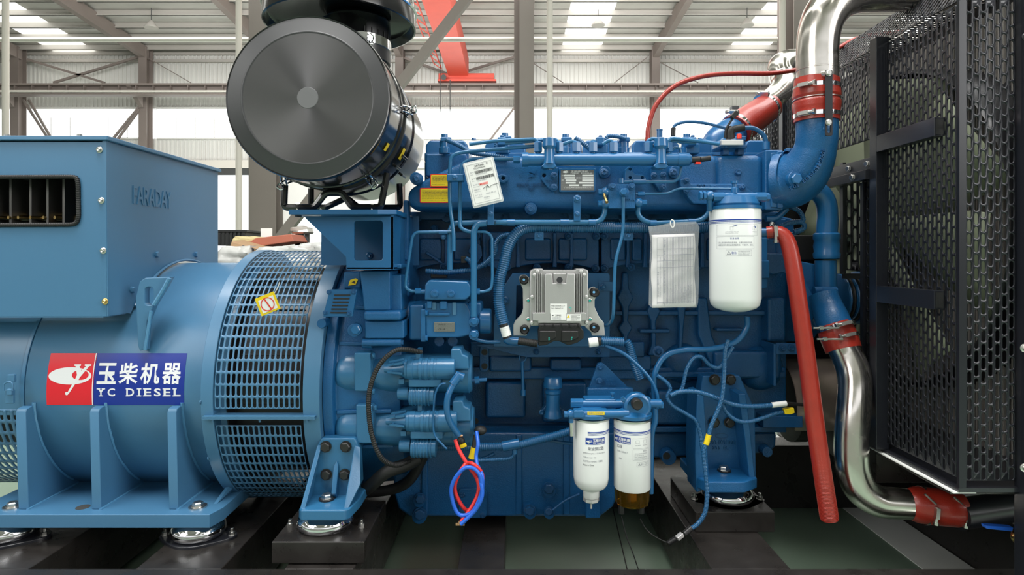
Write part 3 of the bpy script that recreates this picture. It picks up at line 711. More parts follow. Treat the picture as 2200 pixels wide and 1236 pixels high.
for d, y in ((2.34, 547), (2.63, 547), (2.19, 623)):
    bolt(0, 0, 0, .0135, tb, M['gen'], 'hex', (1, 0, 0), 'bolt', V((XR, d, CZ-(y-CY)/F*d)))
def sidemap(u, v, w_=0): return (XR+.0008+w_, u, v)
text('embossed_lettering', 'FARADAY', M['gen'], tb, (2.195, 1.436, 2.44, 1.503), lambda u, v, w_=0: (XR+.0012+w_, u, v), extrude=.0018, offset=.004)
for x in (15, 171): obj('lid_bolt', B().cyl(P(x, 298, 2.3)+V((0,0,-.02)), P(x, 296, 2.3)+V((0, 0, .012)), .01, n=8), M['steel'], tb)
# hanging warning tag
wt = thing('warning_tag', 'square yellow tag with red prohibition circle hanging on the slotted guard', 'tag', P(575, 655, 2.03))
q = rot([(553, 634), (597, 634), (597, 672), (553, 672)], 575, 653, -24)
def w2(pts, d): return [P(x, y, d) for x, y in pts]
obj('card', B().ext(w2(rot([(553, 633), (597, 633), (597, 673), (553, 673)], 575, 653, -22), 2.03), V((0, .001, 0))), M['yellow'], wt)
obj('card_face', B().ext(w2(rot([(558, 640), (592, 640), (592, 669), (558, 669)], 575, 653, -22), 2.0285), V((0, .001, 0))), M['label'], wt)
wrap_poly([circ(575, 654, 15), circ(575, 654, 13)], 0, lambda o_: pxmap(2.028, .0006), M['redl'], wt, 'prohibition_ring')
wrap_poly([[(566, 643), (568, 641), (585, 664), (583, 666)]], 0, lambda o_: pxmap(2.028, .0007), M['redl'], wt, 'prohibition_bar')
b = B(); tubeb(b, [(586, 636), (596, 620), (601, 606)], 2.04, 1, n=6); obj('tie', b, M['label'], wt)
# ---------------------------------------------------------------- engine
E = thing('diesel_engine', 'large blue six cylinder diesel engine between generator and radiator', 'engine', (0, 2.5, .33))
cast, castd, blue = M['cast'], M['castd'], M['blue']
def eb(name, x0, y0, x1, y1, d, t, m=None, bev=.004, par=None, label=None):
    return obj(name, B().pbox(x0, y0, x1, y1, d, t), m or cast, par or E, label, bev=bev)
def ep(name, pts, d, t, m=None, bev=.004, par=None): return obj(name, B().prism(pts, d, t), m or cast, par or E, bev=bev)
def boss(x, y, r, d, t=.02, m=None, par=None, name='boss'): return obj(name, B().lathe([(r*d/F, 0), (r*d/F*.92, t)], P(x, y, d+t), (0, -1, 0), 24), m or cast, par or E, bev=.002)
# block
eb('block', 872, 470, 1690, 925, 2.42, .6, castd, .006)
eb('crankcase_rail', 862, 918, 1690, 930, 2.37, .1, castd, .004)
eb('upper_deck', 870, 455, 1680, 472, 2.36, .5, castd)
# oil pan
obj('oil_pan', B().prism([(845, 930), (1330, 930), (1330, 1060), (1318, 1090), (1290, 1112), (880, 1112), (856, 1095), (845, 1060)], 2.3, .45), castd, E, bev=.012, seg=3)
for x in (905, 1108, 1210): eb('pan_rib', x, 935, x+14, 1108, 2.292, .02, castd, .006)
ep('pan_pad', rrect(985, 1050, 1046, 1114, 9), 2.288, .02, castd, .003)
for x, y in ((993, 1064), (1037, 1064), (1037, 1108)): bolt(x, y, 2.288, 6, E, castd)
for x, y, r in ((903, 1071, 12), (903, 1104, 14), (1179, 1049, 13), (1138, 1096, 12), (1179, 1098, 10)):
    boss(x, y, r*1.2, 2.275, .03, castd); bolt(x, y, 2.275, r, E, castd, 'hex')
b = B(); tubeb(b, [(1188, 1096), (1215, 1074), (1245, 1062)], 2.27, 2.6); obj('drain_pipe', b, castd, E)
obj('shallow_pan', B().prism([(1330, 930), (1670, 930), (1668, 960), (1655, 975), (1420, 985), (1330, 985)], 2.4, .4), castd, E, bev=.012)
eb('pan_plug', 1258, 1060, 1290, 1115, 2.26, .05, castd, .006); boss(1274, 1062, 13, 2.25, .03, castd)
for x, y, r in ((1432, 977, 17), (1640, 965, 12)): boss(x, y, r, 2.36, .04, castd)
obj('port', B().lathe([(.014, 0), (.014, .003)], P(1432, 980, 2.357), (0, -1, 0), 20), M['rubber'], E)
# flywheel housing : lathe on the crank axis
obj('flywheel_housing', B().lathe([(.3, 0), (.478, 0), (.478, .035), (.455, .04), (.455, .06), (.446, .12), (.44, .2), (.43, .26), (.3, .27)], (-.652, AY, AZ), (1, 0, 0), 96), cast, E, bev=.004)
def fh(X, ang, r=.455): return cylpt(X, R(ang), r)
for a in (40, 22, -8, -26): # webs
    p = fh(-.61, a, .455); q = fh(-.42, a, .447)
    obj('housing_rib', B().bar(p, q, .012, .014), cast, E, bev=.004)
eb('housing_web', 800, 575, 868, 1000, 2.22, .5, cast, .01)
# column and pads above the housing
ep('bracket_column', [(772, 582), (838, 582), (838, 668), (782, 668), (779, 640)], 2.06, .25, cast, .006)
ep('bracket_column', [(838, 590), (862, 590), (864, 668), (838, 668)], 2.09, .25, cast, .006)
eb('bracket_pad', 780, 668, 862, 690, 2.045, .25, cast, .012)
eb('housing_pad', 783, 690, 868, 728, 2.07, .25, cast, .006)
obj('stud_boss', B().cyl(P(780, 736, 2.08), P(862, 736, 2.08), .012, n=14), cast, E); obj('stud_boss', B().cyl(P(780, 736, 2.10), P(800, 736, 2.1), .02, n=14), cast, E)
bolt(0, 0, 0, .011, E, cast, 'hex', (1, 0, 0), 'bolt', P(862, 736, 2.08))
ep('louvre_plate', [(708, 622), (767, 622), (757, 681), (693, 681)], 2.05, .012, blue, .003)
for k in range(6):
    y = 633+k*7.5; x0 = 718-k*1.6; obj('louvre', B().pbox(x0, y, x0+34, y+3, 2.047, .004), M['rubber'], E)
for x, y in ((707, 628), (760, 628), (699, 672), (750, 674)): bolt(x, y, 2.05, 5.5, E, cast)
boss(765, 708, 15, 2.06, .03); bolt(765, 708, 2.06, 12.5, E, blue, 'hex'); boss(700, 692, 11, 2.09, .05)
eb('housing_step', 738, 584, 775, 620, 2.11, .2, cast, .006)
al = obj('arrow_label', B().prism([(752, 602), (764, 598), (769, 601), (764, 612), (748, 614)], 2.105, .001), M['yellow'], E, 'yellow sticker with arrow')
obj('arrow', B().prism([(755, 607), (762, 603), (762, 610)], 2.104, .001), M['print'], al)
# side cover (upper crankcase cover)
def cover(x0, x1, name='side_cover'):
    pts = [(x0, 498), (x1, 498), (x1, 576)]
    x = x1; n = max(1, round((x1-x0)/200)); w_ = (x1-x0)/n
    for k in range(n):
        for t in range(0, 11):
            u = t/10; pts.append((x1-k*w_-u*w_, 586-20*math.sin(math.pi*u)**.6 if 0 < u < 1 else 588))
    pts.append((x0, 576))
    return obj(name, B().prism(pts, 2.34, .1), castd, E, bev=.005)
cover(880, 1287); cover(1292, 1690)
for x0, x1 in ((900, 948), (974, 1034), (1050, 1098), (1128, 1184), (1200, 1262), (1312, 1345), (1358, 1380), (1425, 1500), (1520, 1580), (1600, 1670)):
    eb('cover_panel', x0, 512, x1, 560, 2.328, .03, castd, .008)
for x in (958, 1040, 1113, 1192, 1228, 1350, 1387, 1510, 1590):
    obj('cover_rib', B().prism([(x-4, 500), (x+4, 500), (x+3, 540), (x+5, 575), (x-5, 575), (x-3, 540)], 2.318, .03), castd, E, bev=.004)
for x, y in ((955, 508), (1025, 508), (1220, 508), (1280, 508), (1297, 508), (1352, 508), (1465, 508), (1600, 508), (887, 573), (954, 573), (1090, 573), (1153, 575), (1220, 575), (1278, 577), (1297, 577), (1354, 574), (1470, 575), (1560, 575), (1650, 575)):
    boss(x, y, 9, 2.315, .03, castd); bolt(x, y, 2.315, 6.5, E, castd)
for x in (933, 1040, 1112, 1245, 1420, 1490, 1620): bolt(x, 490, 2.36, 8, E, castd, 'hex')
b = B(); b.bar(P(915, 542, 2.315), P(950, 566, 2.315), .012, .01); obj('cover_rib', b, castd, E, bev=.003)
text('cast_lettering', 'TD820', castd, E, (1270, -552, 1284, -500), lambda u, v, w_=0: pxmap(2.325, 0)(u, v, w_), extrude=.002) if False else None
# lower block relief
for pts in ([(1338, 585), (1350, 585), (1352, 620), (1362, 640), (1352, 660), (1350, 690), (1360, 705), (1350, 722), (1350, 775), (1338, 775), (1338, 722), (1328, 705), (1338, 690), (1336, 660), (1326, 640), (1336, 620)],
            [(1398, 650), (1410, 650), (1420, 670), (1410, 690), (1410, 740), (1418, 765), (1392, 765), (1400, 740), (1398, 690), (1390, 670)],
            [(1455, 655), (1475, 655), (1470, 700), (1466, 760), (1458, 760), (1460, 700)], [(1500, 640), (1520, 640), (1530, 720), (1560, 790), (1530, 790), (1500, 720)]):
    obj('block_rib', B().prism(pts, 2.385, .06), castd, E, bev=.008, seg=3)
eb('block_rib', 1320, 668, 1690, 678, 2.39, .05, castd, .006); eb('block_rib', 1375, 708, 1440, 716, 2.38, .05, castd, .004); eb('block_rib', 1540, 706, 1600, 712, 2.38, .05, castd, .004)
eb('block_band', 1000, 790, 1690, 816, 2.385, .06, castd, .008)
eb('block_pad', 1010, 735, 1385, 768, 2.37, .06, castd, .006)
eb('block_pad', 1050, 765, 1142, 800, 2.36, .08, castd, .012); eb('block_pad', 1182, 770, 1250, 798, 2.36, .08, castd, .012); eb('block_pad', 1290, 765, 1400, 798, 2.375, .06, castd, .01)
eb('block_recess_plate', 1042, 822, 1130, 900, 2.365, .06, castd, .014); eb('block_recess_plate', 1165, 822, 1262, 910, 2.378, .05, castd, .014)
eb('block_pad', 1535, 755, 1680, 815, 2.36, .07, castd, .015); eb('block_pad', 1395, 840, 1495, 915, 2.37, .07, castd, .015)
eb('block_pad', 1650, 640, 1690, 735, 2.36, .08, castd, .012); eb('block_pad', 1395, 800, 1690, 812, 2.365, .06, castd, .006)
obj('block_bulge', B().ball(P(1632, 790, 2.42), .09, 12, (1, .7, 1)), castd, E); obj('block_bulge', B().ball(P(1465, 780, 2.42), .08, 12, (1, .6, 1)), castd, E)
ep('engine_tag_bar', [(1010, 740), (1310, 745), (1310, 768), (1130, 768), (1105, 762)], 2.29, .01, castd, .002)
ep('side_plate', rrect(1030, 742, 1050, 800, 9), 2.33, .02, castd, .003)
for x, y in ((1041, 757), (1041, 787)): obj('plate_hole', B().lathe([(.0115, 0), (.0115, .002)], P(x, y, 2.329), (0, -1, 0), 20), M['rubber'], E)
obj('plate_hole', B().lathe([(.0115, 0), (.0115, .002)], P(1022, 905, 2.36), (0, -1, 0), 20), M['rubber'], E)
for x, y in ((1152, 756), (1286, 756)): bolt(x, y, 2.287, 6.5, E, castd)
# dipstick and oil filler
b = B(); tubeb(b, [(1124, 845), (1122, 785), (1122, 778)], 2.3, 3.5); tubeb(b, [(1117, 775), (1115, 762), (1123, 758), (1132, 764), (1128, 776), (1120, 778)], 2.3, 1.8)
b.cyl(P(1124, 850, 2.3), P(1124, 838, 2.3), .01); obj('dipstick', b, blue, E)
of = B(); c0 = P(1188, 885, 2.27); of.lathe([(.034, 0), (.03, .02), (.026, .03), (.026, .085), (.03, .09), (.03, .1), (.024, .105), (.024, .12)], P(1188, 896, 2.27), (0, 0, 1), 28); obj('filler_neck', of, blue, E)
obj('filler_cap', B().lathe([(.036, 0), (.037, .012), (.034, .02), (.033, .034), (.028, .04), (.01, .04)], P(1188, 832, 2.27), (0, 0, 1), 12), blue, E, bev=.001)
ep('filler_flange', [(1162, 885), (1175, 868), (1200, 868), (1212, 885), (1205, 893), (1190, 905), (1178, 905)], 2.3, .04, blue, .003)
for x in (1164, 1209): bolt(x, 886, 2.295, 6, E, blue)
# cylinder heads and valve covers
hx = [(918, 1012), (1014, 1062), (1110, 1180), (1184, 1232), (1250, 1306), (1312, 1350), (1368, 1470)]
eb('cylinder_head', 912, 345, 1660, 455, 2.42, .5, cast, .006)
for k, (x0, x1) in enumerate(((914, 1005), (1042, 1130), (1172, 1250), (1252, 1340), (1358, 1460), (1475, 1530), (1600, 1652))):
    obj('valve_cover', B().prism([(x0, 345), (x0, 312), (x0+8, 301), (x1-8, 301), (x1, 312), (x1, 345)], 2.3, .42), blue, E, bev=.008)
    eb('valve_cover_lip', x0-2, 328, x1+2, 348, 2.28, .46, blue, .004)
eb('head_block', 914, 330, 1002, 380, 2.22, .3, cast, .008)
obj('cover_strip', B().pbox(1340, 327, 1380, 331, 2.14, .1), blue, E, bev=.002)
# intake manifold
im = curve_mesh('intake_manifold', [[(872, 430), (872, 412), (884, 396), (985, 345), (1010, 337), (1050, 332), (1540, 330), (1640, 330), (1648, 332), (1648, 452), (1640, 456), (1400, 455), (1300, 458), (1250, 450), (905, 452), (885, 450), (874, 440)]], 2.15, .2, .03)
mo = obj('intake_manifold', im, cast, E); mo.modifiers.new('s', 'SUBSURF').levels = 0
eb('manifold_flange', 1644, 322, 1684, 452, 2.11, .2, M['cast'], .006)
eb('manifold_flange', 1657, 328, 1672, 446, 2.105, .2, blue, .004)
eb('manifold_body', 1540, 330, 1646, 440, 2.128, .1, cast, .03)
for x, y in ((1297, 372), (1446, 372), (1584, 371), (896, 385), (1140, 450)): boss(x, y, 14, 2.135, .03); bolt(x, y, 2.132, 10, E, cast)
for x, y, s in ((1080, 383, 11),): pass
lug1 = plate('bracket_lug', [(1065, 377), (1080, 374), (1090, 378), (1091, 388), (1083, 393), (1066, 391)], [circ(1081, 383, 4, 12)], 2.12, .03, cast, E, .003)
# lower manifold shadow row: ports
for x in range(900, 1640, 62): boss(x, 468, 12, 2.36, .05, castd)
# recessed text cast on the manifold
wrap_poly([circ(1132, 377, 17, 30, 6.5), circ(1132, 377, 15.4, 30, 5)], 0, lambda o_: pxmap(2.148, .0012), M['castd'], E, 'cast_emblem')
wrap_poly([[(1136, 369), (1142, 369), (1146, 374), (1152, 368), (1156, 369), (1140, 384), (1132, 390), (1130, 388), (1140, 378)]], 0, lambda o_: pxmap(2.148, .0012), M['castd'], E, 'cast_emblem')
ptext('cast_lettering', 'TD820-1008101', M['castd'], E, 1110, 394, 1170, 402, 2.148, .0003, extrude=.0016)
ptext('cast_lettering', '567', M['castd'], E, 1136, 403, 1149, 411, 2.148, .0003, extrude=.0016)
# common rail
b = B(); b.cyl(P(1128, 343, 2.06), P(1480, 343, 2.06), .0215, n=28); b.cyl(P(1122, 343, 2.06), P(1135, 343, 2.06), .0245, n=28); b.cyl(P(1455, 343, 2.06), P(1472, 343, 2.06), .0235, n=28)
obj('fuel_rail', b, blue, E)
obj('rail_nut', B().cyl(P(1472, 343, 2.06), P(1484, 343, 2.06), .018, n=6), blue, E); obj('rail_nut', B().cyl(P(1103, 343, 2.06), P(1117, 343, 2.06), .013, n=6), blue, E)
sn = obj('rail_sensor', B().cyl(P(1484, 344, 2.06), P(1503, 343, 2.06), .011, n=14).cyl(P(1505, 343, 2.06), P(1526, 340, 2.06), .009, n=14), M['plastic'], E)
obj('sensor_lock', B().pbox(1495, 348, 1506, 352, 2.05, .02), M['redl'], sn)
for x in (1180, 1420):
    b = B(); b.lathe([(.021, 0), (.018, .015), (.0165, .05), (.024, .06), (.022, .085), (.01, .09)], P(x, 353, 2.045), (0, 0, 1), 20); obj('rail_clamp', b, blue, E)
    ep('rail_clamp_foot', [(x-17, 357), (x-10, 351), (x+10, 351), (x+17, 357), (x+10, 362), (x-10, 362)], 2.03, .05, blue, .003)
    bolt(0, 0, 0, .011, E, blue, 'hex', (0, 0, -1), 'bolt', P(x, 361, 2.045))
for x in (1156, 1201, 1238, 1274, 1318, 1393, 1435):
    b = B(); b.cyl(P(x, 331, 2.06), P(x, 324, 2.06), .008, n=12); obj('rail_port', b, blue, E)
    obj('pipe_nut', B().lathe([(.0115, 0), (.0155, .003), (.0155, .033), (.0115, .037), (.0075, .038)], P(x, 328, 2.06), (0, 0, 1), 6), blue, E)
TB = M['tubeb']
def et(px, d, r, name='pipe', m=None, mode='f', fil=.03, corr=None, par=None): return tube(name, px, d, r, m or TB, par or E, mode, fil, corr=corr)
# injector lines
et([(1156, 318), (1156, 309), (1150, 299), (1070, 302), (1008, 310)], 2.06, 4, 'injector_pipe')
et([(1201, 318), (1201, 308), (1193, 299), (1150, 302), (1085, 308)], 2.07, 4, 'injector_pipe')
et([(1238, 318), (1238, 306), (1228, 303), (1205, 311), (1180, 315)], 2.06, 4, 'injector_pipe')
et([(1274, 318), (1272, 303), (1280, 304)], 2.06, 4, 'injector_pipe')
et([(1318, 318), (1318, 306), (1308, 301), (1295, 310)], 2.06, 4, 'injector_pipe')
et([(1391, 318), (1391, 303), (1400, 298), (1440, 302), (1495, 307)], 2.06, 4, 'injector_pipe')
et([(1434, 318), (1434, 304), (1442, 297), (1500, 303), (1545, 310)], 2.05, 4, 'injector_pipe')
et([(1462, 338), (1462, 320), (1452, 316), (1440, 326)], 2.07, 3, 'injector_pipe')
et([(1400, 312), (1412, 317), (1425, 326)], 2.07, 3, 'injector_pipe')
# return line from the pump up to the rail
et([(1150, 314), (1000, 326), (968, 333), (966, 380), (966, 440), (975, 500), (975, 540)], 2.08, 4.2, 'fuel_pipe', fil=.05)
et([(1104, 341), (1010, 342), (992, 352), (989, 380), (988, 440), (988, 490), (1005, 498), (1025, 499)], 2.085, 4.2, 'fuel_pipe', fil=.05)
clampb = eb('pipe_clamp', 960, 374, 996, 389, 2.05, .04, blue, .003); bolt(977, 381, 2.05, 6, E, blue)
# heads top details: injector harness plugs
for x, y in ((955, 318), (1215, 318), (1340, 318), (1475, 318), (1590, 316), (1085, 316)):
    pb = obj('connector_collar', B().lathe([(.02, 0), (.02, .02), (.018, .022), (.018, .045), (.012, .05), (.012, .07)], P(x, y+12, 2.2), (0, 0, 1), 20), blue, E)
    obj('connector_head', B().pbox(x-9, y-24, x+14, y-14, 2.18, .05), blue, pb, bev=.004)
for x in (1078, 1290, 1488):
    eb('fuel_block', x-9, 294, x+9, 312, 2.12, .05, blue, .004); bolt(0, 0, 0, .008, E, blue, 'hex', (0, 0, 1), 'bolt', P(x, 294, 2.14))
    eb('head_lug', x-14, 308, x+16, 330, 2.16, .06, blue, .005)
for x in (1018, 1165, 1440):
    bolt(0, 0, 0, .011, E, blue, 'hex', (0, 0, 1), 'bolt', P(x, 301, 2.3))
obj('breather_stub', B().cyl(P(1417, 330, 2.25), P(1417, 279, 2.25), .0105, n=16).cyl(P(1417, 281, 2.25), P(1417, 278, 2.25), .0118, n=16), blue, E)
C1 = M['conduit']
et([(958, 300), (985, 312), (1015, 328), (1060, 335), (1090, 340)], 2.15, 5, 'harness_conduit', C1, 'c', corr=(.007, .09))
et([(1235, 296), (1255, 310), (1275, 328)], 2.17, 5, 'harness_conduit', C1, 'c', corr=(.007, .09))
et([(1300, 305), (1306, 293), (1325, 293), (1345, 298)], 2.17, 4.5, 'harness_conduit', C1, 'c', corr=(.007, .09))
et([(1068, 300), (1066, 318), (1072, 335)], 2.17, 4.5, 'harness_conduit', C1, 'c', corr=(.007, .09))
et([(1500, 300), (1540, 308), (1555, 300), (1560, 318)], 2.12, 4, 'harness_conduit', C1, 'c')
# nameplates etc on the manifold
npz = obj('nameplate_frame', B().prism(rrect(1201, 361, 1280, 413, 4), 2.135, .02), blue, E, bev=.002)
obj('nameplate', B().prism([(1205, 365), (1276, 365), (1276, 409), (1205, 409)], 2.1335, .003), M['plate'], npz)
obj('nameplate_fields', (lambda b: [b.pbox(x0, y, x1, y+3.6, 2.1325, .001) for y, x0, x1 in ((375.5, 1211, 1235), (375.5, 1251, 1275), (380.5, 1213, 1235), (380.5, 1251, 1275), (385.8, 1215, 1238), (385.8, 1251, 1275), (391, 1215, 1237), (391, 1244, 1275), (396.5, 1223, 1244), (396.5, 1251, 1275))] and b)(B()), M['label'], npz)
ptext('lettering', '玉柴柴油机', M['label'], npz, 1226, 366.3, 1264, 370.8, 2.1325)
ptext('lettering', 'DIESEL ENGINE', M['label'], npz, 1226, 371.3, 1272, 373.8, 2.1325)
ptext('lettering', '广西玉柴机器股份有限公司', M['label'], npz, 1212, 401.5, 1270, 404.8, 2.1325)
ptext('lettering', '型号', M['label'], npz, 1206.5, 375.8, 1210.5, 378.6, 2.1325); ptext('lettering', '功率 转速', M['label'], npz, 1237, 381, 1249, 384, 2.1325); ptext('lettering', '编号', M['label'], npz, 1206.5, 386, 1212, 389, 2.1325)
logo(1215, 369.5, .13, .0016, lambda o_: pxmap(2.1325, o_), M['label'], npz)
plate('pad', [(1162, 358), (1200, 360), (1197, 405), (1188, 412), (1178, 405), (1162, 385)], [circ(1169, 377, 4, 12)], 2.13, .03, cast, E, .003)
for x, y in ((1190, 378), (1190, 403)): bolt(x, y, 2.128, 8, E, cast)
ptext('cast_lettering', 'TD820', cast, E, 1172, 386, 1198, 394, 2.129, extrude=.001)
plate('bracket_plate', [(1343, 365), (1350, 358), (1358, 360), (1362, 372), (1366, 375), (1382, 376), (1387, 384), (1385, 390), (1343, 390)], [circ(1354, 364, 3.4, 12), circ(1354, 382, 3.4, 12), circ(1380, 382, 3.4, 12)], 2.1, .04, blue, E, .002)
ep('bracket_plate', [(1398, 358), (1432, 358), (1432, 405), (1425, 412), (1418, 412), (1410, 400), (1398, 385)], 2.125, .03, cast, .004)
for x, y in ((1405, 377), (1425, 376), (1425, 403)): bolt(x, y, 2.122, 7, E, cast)
# oil filter bracket casting on the manifold
ep('filter_bracket', [(1462, 385), (1478, 383), (1485, 395), (1600, 395), (1606, 405), (1630, 420), (1520, 440), (1490, 438), (1478, 425), (1472, 408), (1462, 402)], 2.115, .04, cast, .004)
for x, y in ((1475, 388), (1533, 404), (1595, 402), (1475, 410)): bolt(x, y, 2.112, 7, E, cast)
ptext('cast_lettering', '200', cast, E, 1497, 396, 1515, 402, 2.114, extrude=.0015)
# fuel distribution block
ep('fuel_manifold_block', rrect(1307, 395, 1365, 448, 2), 2.07, .07, cast, .002)
for x, y in ((1316, 401), (1357, 401)): bolt(x, y, 2.068, 8, E, cast)
boss(1339, 415, 10, 2.05, .03); bolt(1339, 413, 2.045, 9, E, blue, 'hex')
ptext('cast_lettering', '00-A', cast, E, 1344, 427, 1364, 432, 2.069, extrude=.001)
for x, y in ((1290, 413), (1290, 438), (1382, 436)):
    obj('banjo_bolt', B().cyl(P(x-5, y, 2.08), P(x+7, y, 2.08), .011, n=6), blue, E); obj('banjo', B().ball(P(x+(10 if x < 1300 else -10), y, 2.08), .0165, 8), blue, E)
obj('brass_nozzle', B().cyl(P(1298, 418, 2.06), P(1304, 435, 2.03), .0055, n=12), M['brass'], E)
et([(1300, 440), (1299, 460), (1290, 475), (1270, 478), (1130, 478), (1066, 478)], 2.09, 5.8, 'fuel_pipe')
et([(1372, 440), (1370, 462), (1385, 476), (1405, 480), (1495, 476), (1512, 470), (1525, 455), (1525, 430)], 2.09, 5.5, 'fuel_pipe')
for x0, x1, y in ((1090, 1106, 478), (1204, 1222, 478), (1265, 1280, 478), (1396, 1410, 480), (1478, 1494, 477)): obj('pipe_sleeve', B().cyl(P(x0, y, 2.09), P(x1, y, 2.09), .0115, n=16), blue, E)
et([(1339, 420), (1339, 490), (1336, 510), (1322, 560), (1320, 600), (1318, 685), (1308, 698, 2.16), (1298, 700, 2.2)], 2.07, 3.6, 'fuel_pipe', fil=.06)
et([(1366, 417), (1435, 416), (1455, 406), (1470, 405), (1576, 406, 2.02)], 2.08, 2.6, 'fuel_pipe', fil=.03); obj('pipe_nut', B().cyl(P(1370, 417, 2.08), P(1385, 417, 2.08), .008, n=6), blue, E)
et([(1333, 391), (1400, 391), (1450, 391), (1460, 380), (1464, 358), (1462, 340)], 2.08, 3.2, 'fuel_pipe', fil=.03); obj('pipe_sleeve', B().cyl(P(1360, 391, 2.08), P(1387, 391, 2.08), .0085, n=12), blue, E)
obj('banjo', B().cyl(P(1334, 384, 2.08), P(1334, 394, 2.08), .011, n=14), blue, E)
# hangers
for x in (1054, 1240):
    ep('pipe_hanger', [(x-6, 432), (x+7, 432), (x+7, 484), (x-7, 484)] if x == 1054 else [(x-8, 422), (x+8, 422), (x+7, 475), (x-7, 475)], 2.075, .006, blue, .0015)
    bolt(x, 459, 2.073, 5.5, E, blue)
bolt(1240, 427, 2.07, 8, E, blue)
# big low pressure line and conduits along the cover
et([(1066, 478), (975, 480), (967, 495), (967, 580)], 2.1, 6.2, 'fuel_pipe'); obj('pipe_sleeve', B().cyl(P(1080, 478, 2.1), P(1106, 478, 2.1), .011, n=16), blue, E)
et([(1045, 480), (1025, 482), (1018, 495), (1018, 660), (1018, 680)], 2.08, 6.8, 'fuel_pipe')
et([(970, 498), (895, 499), (886, 508), (872, 600), (871, 618), (882, 626), (896, 626)], 2.09, 3.4, 'fuel_pipe', fil=.03)
et([(1010, 498), (1045, 498), (1057, 508), (1058, 600), (1055, 622), (1040, 627), (1030, 627)], 2.09, 3.2, 'fuel_pipe', fil=.03)
obj('pipe_sleeve', B().cyl(P(943, 499, 2.09), P(962, 499, 2.09), .0075, n=12), blue, E); bolt(953, 508, 2.1, 6, E, blue)
et([(1560, 488), (1380, 489), (1240, 488), (1150, 487), (1112, 500), (1092, 530), (1082, 570), (1073, 605), (1072, 650), (1080, 690), (1086, 712)], 2.12, 11.5, 'harness_conduit', C1, 'c', corr=(.0075, .07))
et([(1110, 502), (1078, 508), (1065, 525), (1062, 545), (1040, 568), (1010, 580), (960, 585), (915, 583)], 2.18, 5.5, 'harness_conduit', C1, 'c', corr=(.006, .09))
et([(1000, 555), (1010, 562), (1015, 575)], 2.17, 5, 'harness_conduit', C1, 'c', corr=(.006, .09))
obj('solenoid_plug', B().pbox(990, 550, 1003, 566, 2.17, .04), M['plastic'], E, bev=.003); obj('solenoid_plug', B().pbox(925, 588, 960, 598, 2.2, .03), M['plastic'], E, bev=.003)
ep('sensor_bracket', [(1005, 540), (1012, 525), (1022, 518), (1034, 530), (1036, 550), (1024, 568)], 2.3, .01, castd, .003)
for x in (1095, 1158): pass
for x in (1158, 1350):
    ep('conduit_clip', [(x-10, 497), (x+10, 497), (x+10, 517), (x-10, 517)], 2.12, .01, blue, .002); bolt(x, 507, 2.118, 5.5, E, blue)
# lower harness
et([(1086, 727), (1093, 732), (1105, 734), (1115, 734)], 2.14, 9, 'harness_joint', blue, 'c')
et([(1010, 675), (1012, 720), (1040, 734), (1075, 735)], 2.15, 4, 'fuel_pipe', blue, 'c')
et([(1340, 735), (1318, 733), (1292, 733)], 2.12, 9, 'harness_conduit', C1, 'c', corr=(.007, .08))
et([(1345, 733), (1352, 745), (1362, 780), (1375, 815)], 2.16, 9, 'harness_conduit', C1, 'c', corr=(.007, .08))
et([(1300, 742), (1340, 760), (1375, 790), (1400, 820), (1412, 850), (1412, 870)], 2.12, 4, 'fuel_hose', blue, 'c')
et([(1605, 680), (1604, 705), (1580, 735), (1530, 750), (1470, 752), (1430, 765), (1410, 795), (1405, 830), (1408, 900), (1400, 940), (1398, 1060)], 2.14, 6.2, 'coolant_hose', blue, 'c')
obj('hose_bracket', B().cyl(P(1414, 755, 2.32), P(1414, 755, 2.27), .02, n=20), castd, E); bolt(1414, 755, 2.268, 8, E, castd)
et([(930, 960), (1000, 960), (1060, 960), (1110, 957), (1160, 945), (1215, 930), (1235, 920)], 2.18, 8.5, 'harness_conduit', C1, 'c', corr=(.007, .08))
obj('harness_joint', B().cyl(P(1080, 960, 2.18), P(1116, 953, 2.18), .018, n=16).cyl(P(1105, 958, 2.18), P(1106, 975, 2.18), .01, n=12), blue, E)
et([(1108, 972), (1095, 985), (1060, 988), (1020, 990)], 2.18, 4, 'harness_conduit', C1, 'c', corr=(.006, .08)); et([(1062, 975), (1040, 985), (1020, 985)], 2.2, 4, 'harness_conduit', C1, 'c', corr=(.006, .08))
et([(1175, 945), (1200, 950), (1240, 955)], 2.2, 3.5, 'harness_conduit', C1, 'c')
# right of the oil filter: wires, thermostat housing
ep('sensor_plate', [(1638, 545), (1686, 545), (1686, 585), (1660, 590), (1640, 580)], 2.3, .06, castd, .004)
eb('filter_side_housing', 1634, 510, 1650, 620, 2.15, .1, blue, .006); eb('filter_side_housing', 1636, 560, 1654, 598, 2.14, .1, blue, .004)
et([(1610, 500), (1660, 492), (1700, 478), (1725, 475), (1718, 455), (1700, 445)], 2.2, 5, 'harness_conduit', C1, 'c', corr=(.006, .08))
et([(1700, 480), (1722, 478), (1728, 490), (1705, 498)], 2.2, 4.5, 'harness_conduit', C1, 'c', corr=(.006, .08)); et([(1650, 503), (1700, 503), (1725, 495)], 2.22, 3.6, 'harness_conduit', C1, 'c', corr=(.006, .08))
et([(1645, 470), (1668, 468), (1690, 448)], 2.15, 7, 'coolant_pipe', blue, 'c')
